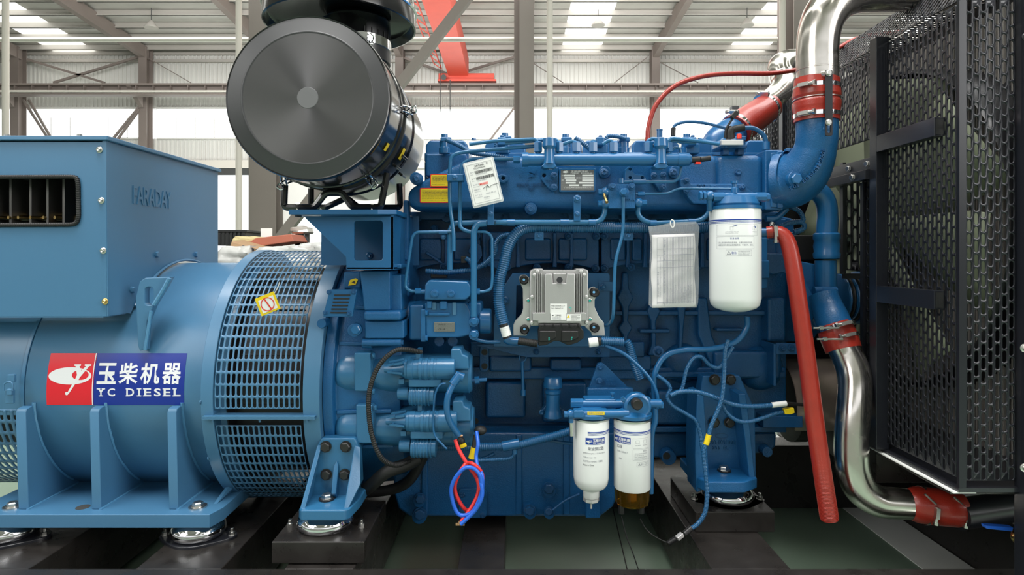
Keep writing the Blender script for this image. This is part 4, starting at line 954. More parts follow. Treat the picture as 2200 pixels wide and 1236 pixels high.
# front gear cover and water pump at the right
ep('front_cover', [(1655, 460), (1705, 470), (1715, 560), (1765, 640), (1770, 700), (1745, 735), (1690, 735), (1690, 925), (1655, 925)], 2.45, .4, castd, .008)
eb('front_cover_pad', 1690, 505, 1750, 560, 2.42, .1, M['rubber'], .006)
ep('belt_bracket', [(1712, 560), (1765, 570), (1795, 610), (1795, 628), (1770, 640), (1768, 668), (1750, 675), (1730, 620)], 2.32, .12, cast, .006)
ep('water_pump_volute', [(1745, 640), (1790, 632), (1812, 690), (1760, 712), (1742, 690)], 2.28, .2, cast, .02)
obj('pump_boss', B().cyl(P(1748, 625, 2.27), P(1796, 625, 2.27), .016, n=20), cast, E)
b = B(); b.ring_sweep(catmull([P(1768, 632, 2.26), P(1778, 660, 2.24), P(1788, 685, 2.21), P(1795, 706, 2.2)], 6), [.05+.0006*k for k in range(19)], 32); obj('pump_outlet', b, cast, E, ang=60)
eb('pump_lug', 1752, 640, 1778, 676, 2.26, .06, cast, .006)
ep('pump_arm', [(1712, 590), (1722, 585), (1760, 660), (1740, 700), (1730, 690), (1735, 660)], 2.27, .08, cast, .004)
# pulleys (axis along the engine)
pc = P(1800, 640, 2.6)
for x0, r, m_ in ((1796, .098, 'blue'), (1803, .1, 'belt'), (1814, .094, 'blue'), (1820, .1, 'belt'), (1831, .1, 'blue'), (1838, .108, 'blue')):
    q = P(x0, 640, 2.45); obj('pulley' if m_ == 'blue' else 'drive_belt', B().lathe([(.05, 0), (r, .002), (r*.96, .008), (r, .014), (.05, .016)], q, (1, 0, 0), 40), M[m_], E, bev=.002)
obj('pulley_cup', B().lathe([(.08, 0), (.092, .004), (.09, .03), (.08, .035)], P(1844, 637, 2.45), (1, 0, 0), 40), blue, E)
# blue coolant pipe into the pump
b = B(); b.ring_sweep(catmull([P(1735, 405, 2.3), P(1758, 412, 2.3), P(1774, 435, 2.3), P(1778, 470, 2.3), P(1776, 500, 2.3)], 6), [.037]*25, 28); obj('coolant_pipe', b, blue, E)
obj('coolant_pipe', B().cyl(P(1774, 560, 2.3), P(1774, 640, 2.3), .038, n=28).cyl(P(1778, 470, 2.3), P(1775, 520, 2.3), .038, n=28), blue, E)
obj('pipe_coupling', B().lathe([(.041, 0), (.046, .004), (.048, .02), (.044, .028), (.047, .05), (.044, .07), (.048, .078), (.048, .095), (.041, .1)], P(1776, 557, 2.3), (0, 0, 1), 32), blue, E)
# lower right: damper shield bracket
eb('shield_bracket', 1662, 740, 1668, 830, 2.3, .15, castd, .003); eb('shield_bracket', 1668, 738, 1720, 762, 2.3, .012, castd, .003)
for x in (1681, 1700): bolt(x, 748, 2.298, 8, E, castd)
obj('damper_shield', B().lathe([(.17, 0), (.17, .28), (.165, .28), (.165, 0)], P(1672, 860, 2.52), (1, 0, 0), 40, -40, 120), M['shield'], E, 'bare metal belt shield')
obj('damper', B().lathe([(.05, 0), (.15, .0), (.15, .06), (.05, .06)], P(1690, 870, 2.55), (1, 0, 0), 40), M['rubber'], E)
eb('lower_bar', 1640, 895, 1725, 920, 2.35, .1, castd, .003)
# right support bracket (deep blue casting with two side flanges)
sb = thing('engine_support', 'dark blue cast support bracket on the right engine mount', 'bracket', P(1562, 1060, 2.2))
ep('back_web', [(1510, 808), (1590, 808), (1622, 880), (1625, 1040), (1500, 1040), (1498, 880)], 2.26, .06, cast, .004, sb)
ep('flange', [(1497, 848), (1512, 846), (1516, 900), (1525, 1048), (1497, 1060), (1493, 980)], 2.17, .12, cast, .005, sb)
ep('flange', [(1586, 846), (1603, 846), (1610, 900), (1625, 1048), (1612, 1048), (1600, 940)], 2.17, .12, cast, .005, sb)
obj('foot', B().ext([V(P(1497, 1050, 2.17)), V(P(1520, 1060, 2.12)), V(P(1600, 1060, 2.12)), V(P(1627, 1050, 2.17)), V(P(1627, 1050, 2.17))+V((0, .22, 0)), V(P(1497, 1050, 2.17))+V((0, .22, 0))], V((0, 0, .04))), cast, sb, bev=.006)
for x, y in ((1535, 816), (1569, 816), (1534, 908), (1567, 908)): bolt(x, y, 2.255, 12, sb, M['dkbolt'], 'hex')
pf = V((P(1562, 1060, 2.2).x, 2.23, P(1497, 1050, 2.17).z+.042)); obj('washer', B().lathe([(.024, 0), (.024, .004)], pf, (0, 0, 1), 24), M['dkbolt'], sb); bolt(0, 0, 0, .021, sb, M['steel'], 'hex', (0, 0, 1), 'bolt', pf+V((0, 0, .004)))
ptext('cast_lettering', '0600-1001001', cast, sb, 1518, 946, 1578, 955, 2.259, extrude=.002); ptext('cast_lettering', '903  FL', cast, sb, 1530, 959, 1565, 966, 2.259, extrude=.002)
wrap_poly([circ(1550, 937, 14, 24, 6), circ(1550, 937, 12.4, 24, 4.5)], 0, lambda o_: pxmap(2.259, .001), M['castd'], sb, 'cast_emblem')
# left foot bracket
lf = thing('mounting_bracket', 'bright blue cast engine foot with four black bolts, left of the oil pan', 'bracket', P(700, 1115, 2.0))
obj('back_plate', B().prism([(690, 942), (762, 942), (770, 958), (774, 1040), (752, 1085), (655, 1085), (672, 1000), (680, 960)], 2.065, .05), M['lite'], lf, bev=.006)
def web(pts, w_, nm): 
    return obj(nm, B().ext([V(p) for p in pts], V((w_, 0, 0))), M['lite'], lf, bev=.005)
def pz(y, d): return CZ-(y-CY)/F*d
xl0 = P(683, 950, 2.1).x
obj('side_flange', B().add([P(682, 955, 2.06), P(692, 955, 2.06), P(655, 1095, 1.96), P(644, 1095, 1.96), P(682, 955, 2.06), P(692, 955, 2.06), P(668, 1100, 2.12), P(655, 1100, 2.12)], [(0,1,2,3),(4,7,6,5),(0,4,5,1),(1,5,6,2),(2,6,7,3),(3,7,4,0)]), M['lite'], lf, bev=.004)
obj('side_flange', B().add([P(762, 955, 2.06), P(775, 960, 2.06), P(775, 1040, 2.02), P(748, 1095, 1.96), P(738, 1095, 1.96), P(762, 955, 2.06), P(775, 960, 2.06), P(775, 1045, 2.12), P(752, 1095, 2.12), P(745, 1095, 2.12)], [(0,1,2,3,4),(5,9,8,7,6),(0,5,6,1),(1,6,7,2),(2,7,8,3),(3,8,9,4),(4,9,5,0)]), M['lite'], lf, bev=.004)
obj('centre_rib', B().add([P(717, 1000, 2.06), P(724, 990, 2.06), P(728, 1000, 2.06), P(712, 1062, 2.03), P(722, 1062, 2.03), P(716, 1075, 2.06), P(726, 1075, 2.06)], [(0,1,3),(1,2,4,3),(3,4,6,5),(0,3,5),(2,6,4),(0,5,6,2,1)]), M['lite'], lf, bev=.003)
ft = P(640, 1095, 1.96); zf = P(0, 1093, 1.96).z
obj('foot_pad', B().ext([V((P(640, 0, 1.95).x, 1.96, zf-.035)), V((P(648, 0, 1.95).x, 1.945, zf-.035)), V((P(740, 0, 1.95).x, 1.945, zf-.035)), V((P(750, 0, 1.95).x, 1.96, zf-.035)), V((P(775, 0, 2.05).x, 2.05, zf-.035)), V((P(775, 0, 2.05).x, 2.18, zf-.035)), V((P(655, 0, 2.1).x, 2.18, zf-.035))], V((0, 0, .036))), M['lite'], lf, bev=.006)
for x, y in ((700, 960), (743, 960), (701, 1020), (741, 1020)): bolt(x, y, 2.063, 12.5, lf, M['dkbolt'], 'hex')
pf = V((P(700, 0, 2.02).x, 2.03, zf+.002)); obj('washer', B().lathe([(.026, 0), (.026, .004)], pf, (0, 0, 1), 24), M['dkbolt'], lf); bolt(0, 0, 0, .021, lf, M['steel'], 'hex', (0, 0, 1), 'bolt', pf+V((0, 0, .004)))
# air cleaner bracket (blue sheet)
ab = thing('air_cleaner_bracket', 'blue folded sheet bracket with rounded window under the air cleaner', 'bracket', P(800, 580, 2.1))
obj('face', curve_mesh('face', [[(653, 465), (846, 465), (846, 580), (744, 580), (743, 552), (736, 545), (660, 473)], rrect(761, 474, 822, 560, 6)], 1.99, .008, .0015), blue, ab)
obj('side_wall', B().box((P(840, 0, 1.99).x, 1.99, P(0, 580, 1.99).z), (P(846, 0, 1.99).x, 2.3, P(0, 462, 1.99).z)), blue, ab)
obj('bottom_fold', B().box((P(744, 0, 1.99).x, 1.99, P(0, 580, 1.99).z), (P(846, 0, 1.99).x, 2.28, P(0, 573, 1.99).z)), blue, ab, bev=.003)
obj('top_plate', B().ext([P(620, 461, 1.94), P(812, 461, 1.94), P(846, 461, 1.99)+V((0.01, 0, 0)), P(846, 461, 1.99)+V((0.01, .5, 0)), P(620, 461, 1.94)+V((0, .5, 0))], V((0, 0, .016))), blue, ab, bev=.002)
obj('back_wall', B().pbox(690, 465, 900, 570, 2.28, .01), blue, ab)
bolt(793, 550, 2.275, 8, ab, blue); 
for x in (641,): bolt(0, 0, 0, .013, ab, M['frame'], 'hex', (0, 0, -1), 'bolt', P(x, 461, 2.0))
obj('gusset_lip', B().pbox(846, 568, 862, 576, 2.05, .2), blue, ab, bev=.003); obj('side_face', B().pbox(846, 468, 860, 570, 2.1, .2), blue, ab, bev=.003)
# head end plate left of the manifold
eb('end_casting', 858, 460, 880, 640, 2.2, .4, cast, .01); eb('end_casting', 866, 430, 878, 560, 2.19, .05, cast, .006)
# ---------------------------------------------------------------- high pressure fuel pump
fp = thing('injection_pump', 'blue high pressure fuel pump with small data plate, left of the control unit', 'pump', P(950, 740, 2.15))
eb('drive_flange', 878, 655, 912, 732, 2.12, .2, blue, .01, fp)
obj('drive_barrel', B().cyl(P(862, 690, 2.25), P(908, 690, 2.25), .075, n=32), cast, fp, bev=.004)
ep('pump_body', [(912, 650), (1000, 650), (1010, 668), (1012, 720), (985, 726), (915, 726)], 2.1, .18, blue, .006, fp)
ep('pump_head', [(913, 612), (920, 602), (1005, 605), (1012, 615), (1012, 635), (1000, 645), (912, 645)], 2.075, .15, blue, .006, fp)
eb('pump_flange', 904, 665, 914, 735, 2.095, .15, blue, .003, fp)
for x in (934, 969): boss(x, 631, 9, 2.065, .012, blue, fp); bolt(x, 631, 2.06, 5.5, fp, blue, 'socket')
boss(988, 612, 10, 2.09, .04, blue, fp)
eb('pump_rib', 917, 647, 927, 663, 2.085, .03, blue, .003, fp); eb('pump_rib', 944, 647, 960, 666, 2.085, .03, blue, .006, fp); eb('pump_rib', 920, 672, 966, 679, 2.09, .02, blue, .003, fp)
for x in (928, 972): eb('pump_slot', x, 650, x+8, 666 if x < 950 else 677, 2.096, .01, M['gen'], .001, fp)
dp = obj('data_plate', B().pbox(932, 693, 977, 713, 2.096, .004), M['plate'], fp, 'small etched data plate', bev=.0008)
ptext('lettering', '0445 020 227', M['print'], dp, 942, 696, 958, 699, 2.0945); ptext('lettering', 'CB 18', M['print'], dp, 942, 706, 956, 709.5, 2.0945)
for x, y in ((914, 673), (914, 727)): bolt(0, 0, 0, .012, fp, blue, 'hex', (1, 0, 0), 'bolt', P(x, y, 2.09))
eb('side_housing', 1002, 650, 1036, 712, 2.14, .1, cast, .01, fp); obj('gear_pump', B().cyl(P(1030, 690, 2.17), P(1056, 690, 2.17), .045, n=24), blue, fp, bev=.006)
for y in (690, 718): boss(1019, y, 11, 2.075, .04, blue, fp, 'union'); bolt(1019, y, 2.075, 9.5, fp, blue, 'hex')
obj('pipe_nut', B().cyl(P(892, 626, 2.09), P(905, 626, 2.09), .0105, n=6), blue, fp); obj('pipe_nut', B().cyl(P(905, 627, 2.09), P(915, 627, 2.09), .008, n=12), blue, fp); obj('pipe_nut', B().cyl(P(1020, 627, 2.09), P(1031, 627, 2.09), .0105, n=6), blue, fp)
for k in (0, 1): boss(948+k*28, 729, 12, 2.15, .06, castd, fp)
# ---------------------------------------------------------------- two starter motors
def starter(dx, dy, label):
    q = lambda x, y, d: P(x+dx, y+dy, d)
    t = thing('starter_motor', label, 'motor', q(900, 842, 2.18), 'starter motors under the fuel pump')
    D = 2.16
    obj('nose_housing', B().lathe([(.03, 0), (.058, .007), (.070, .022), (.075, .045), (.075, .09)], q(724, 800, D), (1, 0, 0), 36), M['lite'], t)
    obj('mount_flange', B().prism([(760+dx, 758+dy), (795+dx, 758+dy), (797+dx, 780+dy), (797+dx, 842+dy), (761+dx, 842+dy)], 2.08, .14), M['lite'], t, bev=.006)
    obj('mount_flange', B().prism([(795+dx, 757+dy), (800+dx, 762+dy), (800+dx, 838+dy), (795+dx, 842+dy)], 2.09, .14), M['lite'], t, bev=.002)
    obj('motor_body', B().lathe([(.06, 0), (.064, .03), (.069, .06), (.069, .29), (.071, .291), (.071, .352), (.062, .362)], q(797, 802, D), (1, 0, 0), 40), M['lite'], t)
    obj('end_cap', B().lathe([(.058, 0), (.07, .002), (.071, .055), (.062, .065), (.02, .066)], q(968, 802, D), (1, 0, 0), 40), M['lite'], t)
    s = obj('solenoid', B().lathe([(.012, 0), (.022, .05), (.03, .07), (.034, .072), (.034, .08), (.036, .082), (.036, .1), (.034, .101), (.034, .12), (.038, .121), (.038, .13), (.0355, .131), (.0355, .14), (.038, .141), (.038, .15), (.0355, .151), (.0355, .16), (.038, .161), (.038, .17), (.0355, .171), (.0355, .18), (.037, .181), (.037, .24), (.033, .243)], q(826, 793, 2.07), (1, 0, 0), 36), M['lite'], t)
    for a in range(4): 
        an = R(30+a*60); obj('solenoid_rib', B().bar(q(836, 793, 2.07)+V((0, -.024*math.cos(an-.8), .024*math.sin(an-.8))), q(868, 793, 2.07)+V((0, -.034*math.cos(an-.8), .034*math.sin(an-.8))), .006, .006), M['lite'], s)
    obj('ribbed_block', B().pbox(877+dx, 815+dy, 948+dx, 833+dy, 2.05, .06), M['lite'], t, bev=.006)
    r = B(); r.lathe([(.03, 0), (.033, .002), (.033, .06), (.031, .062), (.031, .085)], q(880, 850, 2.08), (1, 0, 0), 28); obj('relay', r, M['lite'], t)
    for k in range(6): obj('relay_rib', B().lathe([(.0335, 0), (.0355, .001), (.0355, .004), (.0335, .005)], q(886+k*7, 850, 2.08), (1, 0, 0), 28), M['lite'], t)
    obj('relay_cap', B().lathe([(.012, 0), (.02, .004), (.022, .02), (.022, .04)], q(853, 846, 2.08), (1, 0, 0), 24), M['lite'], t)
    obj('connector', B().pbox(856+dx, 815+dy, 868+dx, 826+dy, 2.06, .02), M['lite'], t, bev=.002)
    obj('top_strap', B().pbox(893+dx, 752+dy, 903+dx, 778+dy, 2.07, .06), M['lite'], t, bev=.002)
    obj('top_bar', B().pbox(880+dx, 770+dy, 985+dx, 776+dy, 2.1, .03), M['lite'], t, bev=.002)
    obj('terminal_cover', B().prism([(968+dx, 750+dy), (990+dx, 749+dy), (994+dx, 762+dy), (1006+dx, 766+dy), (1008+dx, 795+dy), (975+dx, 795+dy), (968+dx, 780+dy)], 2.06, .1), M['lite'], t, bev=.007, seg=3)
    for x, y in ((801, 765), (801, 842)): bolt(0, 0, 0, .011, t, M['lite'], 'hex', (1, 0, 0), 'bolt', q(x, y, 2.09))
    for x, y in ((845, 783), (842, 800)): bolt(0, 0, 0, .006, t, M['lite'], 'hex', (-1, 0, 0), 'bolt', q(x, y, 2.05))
    return t
starter(0, 0, 'upper of the two blue starter motors, with the lug cable boot on it')
starter(4, 112, 'lower of the two blue starter motors, above the red and blue cables')
sc = thing('starter_cable', 'thick blue painted cable with boot bridging the two starter motors', 'cable', P(965, 870, 2.03))
b = B(); b.ring_sweep(catmull([P(985, 812, 2.02), P(975, 825, 2.01), P(963, 850, 2.0), P(960, 880, 2.0), P(968, 910, 2.01), P(985, 935, 2.03)], 8), [.0105]*41, 14); obj('cable', b, blue, sc)
obj('boot', B().cyl(P(988, 805, 2.02), P(972, 826, 2.01), .0145, n=16).cyl(P(978, 806, 2.02), P(996, 812, 2.02), .014, n=16), blue, sc)
tube('starter_lead', [(958, 824), (945, 828), (935, 850), (931, 900), (934, 935), (950, 955), (960, 965)], 2.03, 2.2, blue, None, 'c', loc=P(935, 900, 2.03)); tag(bpy.data.objects['starter_lead'], 'thin blue painted lead running down from the upper starter relay', 'cable')
bb = thing('cable_boot', 'black rubber boot and copper lug at the right end of the lower starter motor', 'boot', P(1033, 925, 2.1))
obj('boot', B().ball(P(1032, 925, 2.08), .02, 10, (1.1, 1, .8)), M['rubber'], bb); obj('boot', B().ball(P(990, 948, 2.06), .014, 10), M['rubber'], bb); obj('lug', B().cyl(P(984, 936, 2.04), P(994, 937, 2.04), .004), M['copper'], bb)
ts = thing('terminal_stud', 'blue threaded stud at the right end of the upper starter', 'stud', P(1030, 818, 2.15))
obj('stud', B().cyl(P(1010, 818, 2.15), P(1046, 816, 2.15), .007, n=12), blue, ts); obj('nut', B().cyl(P(1020, 818, 2.15), P(1030, 817, 2.15), .014, n=6), blue, ts)
for (nm, m_, px, lb) in (('battery_cable', 'red_cable', [(978, 945, 2.03), (985, 965, 2.02), (1002, 995, 2.0), (1025, 1030, 2.0), (1027, 1060, 1.99), (1012, 1092, 1.98), (990, 1122, 1.97)], 'red battery cable hanging in a loop below the lower starter'),
                        ('battery_cable', 'blue_cable', [(1024, 928, 2.06), (1027, 955, 2.03), (1023, 985, 2.02), (1032, 1030, 1.97), (1036, 1065, 1.96), (1022, 1095, 1.96), (1000, 1118, 1.96), (990, 1127, 1.96)], 'blue battery cable hanging in a loop below the lower starter')):
    t = thing(nm, lb, 'cable', P(1000, 1130, 1.99))
    tube('cable', px, 2.0, 4.2, M[m_], t, 'c')
    if m_ == 'red_cable':
        tube('cable_loop', [(1000, 995, 2.02), (1015, 997, 1.98), (1034, 1015, 1.985), (1036, 1040, 2.02), (1025, 1080, 2.03), (1005, 1098, 2.0), (985, 1075, 1.99), (977, 1045, 1.985), (988, 1015, 1.98), (1000, 997, 2.0)], 2.0, 4.2, M[m_], t, 'c')
        obj('cable_lug', B().cyl(P(988, 1120, 1.965), P(986, 1128, 1.965), .005).box(tuple(P(979, 1130, 1.965)), tuple(P(998, 1124, 1.965)+V((0, .004, 0)))), M['copper'], t)
    else:
        tube('cable_loop', [(1027, 1002, 2.01), (1036, 1025, 1.97), (1034, 1060, 1.975), (1015, 1100, 1.97), (985, 1105, 1.975), (970, 1065, 1.975), (974, 1035, 1.97), (995, 1008, 1.965), (1015, 1006, 1.965), (1030, 1020, 1.965), (1035, 1040, 1.965)], 2.0, 4.2, M[m_], t, 'c')
bc = thing('corrugated_hose', 'black corrugated conduit arching over the left of both starter motors', 'conduit', P(800, 880, 2.0))
tube('conduit', [(905, 757, 2.08), (870, 751, 2.02), (845, 756, 2.0), (815, 785, 1.99), (796, 830, 1.985), (792, 880, 1.985), (800, 940, 1.99), (820, 985, 2.0), (850, 1000, 2.05), (880, 990, 2.12)], 2.0, 5.2, M['rubber'], bc, 'c', corr=(.0075, .09))
tube('sheath', [(900, 985, 2.16), (870, 1000, 2.14), (830, 1015, 2.12), (795, 1045, 2.14), (760, 1070, 2.2)], 2.14, 14, M['rubber'], bc, 'c')
for (x, y, a, lb) in ((994, 958, 0, 'yellow cable marker beside the red cable'), (1016, 972, 1, 'yellow banded cable marker on black conduit beside the blue cable')):
    pp = P(x, y, 2.05); t = thing('cable_marker', lb, 'marker', pp)
    if a: obj('band', B().cyl(P(1019, 962, 2.06), P(1013, 985, 2.06), .0115, n=14), M['yellow'], t); obj('conduit', B().cyl(P(1022, 935, 2.07), P(1019, 962, 2.06), .009, n=12), M['rubber'], t)
    else: obj('band', B().prism([(987, 958), (1000, 953), (1003, 960), (990, 965)], 2.04, .012), M['yellow'], t, bev=.002)
# ---------------------------------------------------------------- engine control unit
ec = thing('control_unit', 'grey cast aluminium engine control unit with cooling fins and white labels', 'control unit', P(1200, 700, 2.15))
def z(X, Y): return (1060+X*.16185, 560+Y*.16185)
def zz(pts): return [z(*p) for p in pts]
pltb = obj('mounting_plate', curve_mesh('mp', [[(1101, 587), (1306, 587), (1310, 592), (1310, 745), (1060, 745), (1062, 680), (1072, 632)], [(1110, 614), (1128, 612), (1128, 690), (1108, 700)]], 2.28, .01, .001), blue, ec)
bolt(1086, 646, 2.275, 8.5, ec, blue); bolt(1296, 617, 2.27, 7, ec, blue)
obj('corner_bracket', B().pbox(1286, 606, 1318, 626, 2.275, .006), blue, ec, bev=.001)
obj('mounting_ear', curve_mesh('ear', [zz([(345, 215), (370, 190), (430, 190), (475, 225), (490, 400), (495, 880), (450, 960), (440, 1000), (265, 1000), (262, 860), (290, 800), (370, 720), (395, 640), (390, 380), (350, 290)]), circ(*z(405, 255), 9), circ(*z(412, 908), 8.5)], 2.17, .018, .002), M['alul'], ec)
obj('mounting_ear', curve_mesh('ear', [zz([(1255, 400), (1280, 365), (1330, 348), (1385, 375), (1392, 440), (1345, 520), (1345, 620), (1400, 740), (1468, 830), (1482, 1000), (1310, 1000), (1300, 960), (1215, 880), (1240, 600)]), circ(*z(1333, 420), 9), circ(*z(1333, 885), 8.5)], 2.17, .018, .002), M['alul'], ec)
for X, Y in ((405, 255), (412, 908), (1333, 420), (1333, 885)):
    x, y = z(X, Y); g = obj('grommet', B().lathe([(.0165, 0), (.0165, .03), (.012, .033), (.004, .03)], P(x, y, 2.185), (0, -1, 0), 24), M['rubber'], ec)
    obj('screw', B().lathe([(.0045, 0), (.0045, .003)], P(x, y, 2.155), (0, -1, 0), 12), M['ltblue'], g)
obj('housing', curve_mesh('hs', [zz([(485, 145), (500, 125), (550, 105), (650, 105), (665, 125), (1085, 125), (1100, 105), (1195, 105), (1250, 125), (1262, 150), (1260, 850), (1230, 870), (500, 870), (483, 840)])], 2.13, .05, .004), M['alu'], ec)
obj('top_shell', curve_mesh('ts', [zz([(680, 190), (700, 172), (780, 172), (795, 300), (960, 300), (975, 172), (1075, 172), (1088, 190), (1088, 690), (1210, 690), (1240, 705), (1240, 800), (1170, 805), (1170, 835), (595, 835), (590, 805), (520, 800), (520, 705), (545, 690), (680, 690)])], 2.105, .04, .003), M['alu'], ec)
for X in (560, 585, 608, 636, 1110, 1138, 1165, 1190):
    x = z(X, 0)[0]; obj('fin', B().pbox(x-1.2, z(0, 175+(40 if X in (560, 1190) else 0))[1], x+1.2, z(0, 690)[1], 2.108, .03), M['alu'], ec, bev=.001)
obj('barometric_plug', B().lathe([(.0105, 0), (.0105, .006)], P(*z(878, 258), 2.104)+V((0, 0, 0)), (0, -1, 0), 24), M['print'], ec)
obj('plug_recess', B().pbox(*z(795, 172), *z(965, 300), 2.122, .01), M['alu'], ec, bev=.002)
for X, Y in ((587, 143), (1163, 143), (543, 190), (1208, 190), (513, 483), (1235, 483), (513, 825), (1237, 825)): x, y = z(X, Y); bolt(x, y, 2.128, 4.2, ec, M['alul'], 'round')
for X, Y in ((463, 530), (1280, 530), (463, 782), (1283, 782)): x, y = z(X, Y); o = bolt(x, y, 2.155, 4.6, ec, M['steel'], 'flange'); obj('paint_mark', B().lathe([(.004, 0), (.004, .002)], P(x, y, 2.147), (0, -1, 0), 10), M['teal'], ec)
def lab(name, x0, y0, x1, y1, d, par, m='label'): return obj(name, B().pbox(x0, y0, x1, y1, d, .0008), M[m], par)
l1 = lab('label', *z(753, 573), *z(976, 705), 2.1035, ec)
ptext('lettering', 'P24BR-00200298 A1.37', M['print'], l1, *z(765, 596), *z(950, 610), 2.1032); ptext('lettering', 'P.NO.: PB6E0A07 W1', M['print'], l1, *z(765, 627), *z(925, 642), 2.1032)
l2 = lab('label', *z(762, 705), *z(965, 790), 2.1030, ec)
ptext('lettering', '玉柴电控', M['print'], l2, *z(820, 715), *z(900, 740), 2.1027); ptext('lettering', 'K2000-3823351', M['printg'], l2, *z(780, 755), *z(895, 768), 2.1027); ptext('lettering', 'MADE IN CHINA', M['printg'], l2, *z(790, 773), *z(900, 783), 2.1027)
logo(*z(790, 727), .045, .0006, lambda o_: pxmap(2.1027, o_), M['print'], l2)
l3 = lab('label', *z(972, 712), *z(1165, 803), 2.1025, ec)
obj('warning_triangle', B().prism(zz([(975, 760), (994, 722), (1014, 760)]), 2.1022, .0004), M['yellow'], l3)
for k, s in enumerate(('注意高压危险请勿带电插拔', '安装前请断电检查', '请勿用水冲洗控制器外壳', '下电后方可拆卸接插件', '谢谢合作')): ptext('lettering', s, M['print'], l3, *z(1030, 720+k*16), *z(1150-(40 if k in (1, 4) else 0), 732+k*16), 2.1022)
cn = obj('connector', B().prism(zz([(600, 850), (1165, 850), (1165, 895), (1200, 935), (1200, 1030), (1120, 1090), (1000, 1130), (870, 1070), (810, 1070), (700, 1125), (600, 1135), (595, 935), (610, 895)]), 2.1, .05), M['plastic'], ec, 'black plug connectors below the unit', bev=.003)
for X in (720, 1018): obj('latch_arm', B().prism(zz([(X-110, 935), (X+115, 935), (X+115, 1030), (X+20, 1075), (X-110, 1085)]), 2.09, .02), M['plastic'], cn, bev=.004)
for X in range(640, 1160, 110): obj('rib', B().bar(P(*z(X, 890), 2.098), P(*z(X+40, 855), 2.098), .003, .004).bar(P(*z(X+40, 855), 2.098), P(*z(X+80, 890), 2.098), .003, .004), M['plastic'], cn)
for X, Y in ((738, 1030), (738, 1052), (1042, 1022), (1038, 1046)): x, y = z(X, Y); obj('paint_mark', B().pbox(x-1, y-1.5, x+1.2, y+1, 2.0885, .001), M['teal'], cn)
wrap_poly([zz([(1003, 622), (1036, 622), (1033, 680), (1025, 680), (1028, 630), (1003, 630)])], 0, lambda o_: pxmap(2.104, .0006), M['teal'], ec, 'paint_mark')
cs = thing('connector_conduit', 'black ribbed conduit entering the left plug of the control unit', 'conduit', P(1135, 736, 2.12)); tube('conduit', [(1113, 733), (1135, 736), (1155, 739)], 2.11, 8, M['rubber'], cs, 'c', corr=(.004, .06))
for a, b_, lb in (((1083, 702), (1089, 722), 'white printed sleeve on the thick blue conduit left of the control unit'), ((1265, 737), (1284, 734), 'white printed sleeve on the conduit right of the control unit')):
    t = thing('cable_label', lb, 'label', P(*a, 2.12)); obj('sleeve', B().cyl(P(*a, 2.11), P(*b_, 2.11), .0165, n=20), M['label'], t)
    obj('rubber_end', B().cyl(P(a[0]-2 if a[0] < 1200 else 1284, a[1]-6 if a[0] < 1200 else 734, 2.11), P(b_[0]+1 if a[0] < 1200 else 1290, b_[1]+4 if a[0] < 1200 else 734, 2.11), .0155, n=20), M['rubber'], t)
    ax = (P(*b_, 2.11)-P(*a, 2.11)).normalized()
    for k in range(3): ptext('lettering', ('K2000-3823', 'PN 3724101', '2025-02')[k], M['printg'], t, a[0]+2+(k*4 if a[0] > 1200 else -4), a[1]+3+(k*4 if a[0] < 1200 else -6), a[0]+(4 if a[0] > 1200 else 10)+(k*4 if a[0] > 1200 else -4), a[1]+4+(k*4 if a[0] < 1200 else -5), 2.0915)
# ---------------------------------------------------------------- oil filter
def canister(name, label, x, ytop, ybot, rpx, d, prof=None, par_extra=None):
    t = thing(name, label, 'filter', P(x, ybot, d)); return t
of_ = thing('oil_filter', 'large white spin-on oil filter canister hanging on the right of the engine', 'filter', P(1578, 672, 2.02))
D = 2.03; r = 54*D/F*.985
z0 = P(0, 672, D).z; z1 = P(0, 448, D).z
def lz(y): return P(0, y, D-.08).z
c = P(1579, 0, D)
top = lz(447); bot = lz(676)
obj('canister', B().lathe([(.005, bot-.0), (r*.45, bot+.004), (r*.8, bot+.014), (r*.94, bot+.026), (r, bot+.048), (r, top-.006), (r*.985, top)], (c.x, D, 0), (0, 0, 1), 64), M['white'], of_, ang=60)
obj('collar', B().lathe([(r*1.02, top+.0), (r*1.02, top+.01), (r*.9, top+.012), (r*.85, top+.03)], (c.x, D, 0), (0, 0, 1), 64), blue, of_)
def cmap(cx_, D_, r_, off):
    """pixel map wrapped on a vertical canister seen from the front; u px, v=-py measured at the front face"""
    df = D_-r_
    def m(u, v, w_=0):
        X = (u-CX)/F*df-cx_; a = X/r_; return (cx_+math.sin(a)*(r_+off+w_), D_-math.cos(a)*(r_+off+w_), CZ-(-v-CY)/F*df)
    return m
def band(par, cx_, D_, r_, y, h, m_, a0=-95, a1=95, off=.0005, name='stripe'):
    zt2 = CZ-(y-CY)/F*(D_-r_); zb2 = CZ-(y+h-CY)/F*(D_-r_)
    b = B(); n = 24
    for k in range(n+1):
        a = R(a0+(a1-a0)*k/n); b.v += [V((cx_+math.sin(a)*(r_+off), D_-math.cos(a)*(r_+off), zt2)), V((cx_+math.sin(a)*(r_+off), D_-math.cos(a)*(r_+off), zb2))]
    for k in range(n): b.f.append([2*k, 2*k+1, 2*k+3, 2*k+2])
    return obj(name, b, m_, par)
cm = cmap(c.x, D, r, .0006)
for y, h in ((470.5, 2.6), (474.8, 1.2), (477.8, 1.2)): band(of_, c.x, D, r, y, h, M['printb'])
def ct(par, s, x0, y0, x1, y1, mp, m_='printb', off=0): return text('lettering', s, M[m_], par, (x0, -y1, x1, -y0), lambda u, v, w_=0: mp(u, v), offset=off)
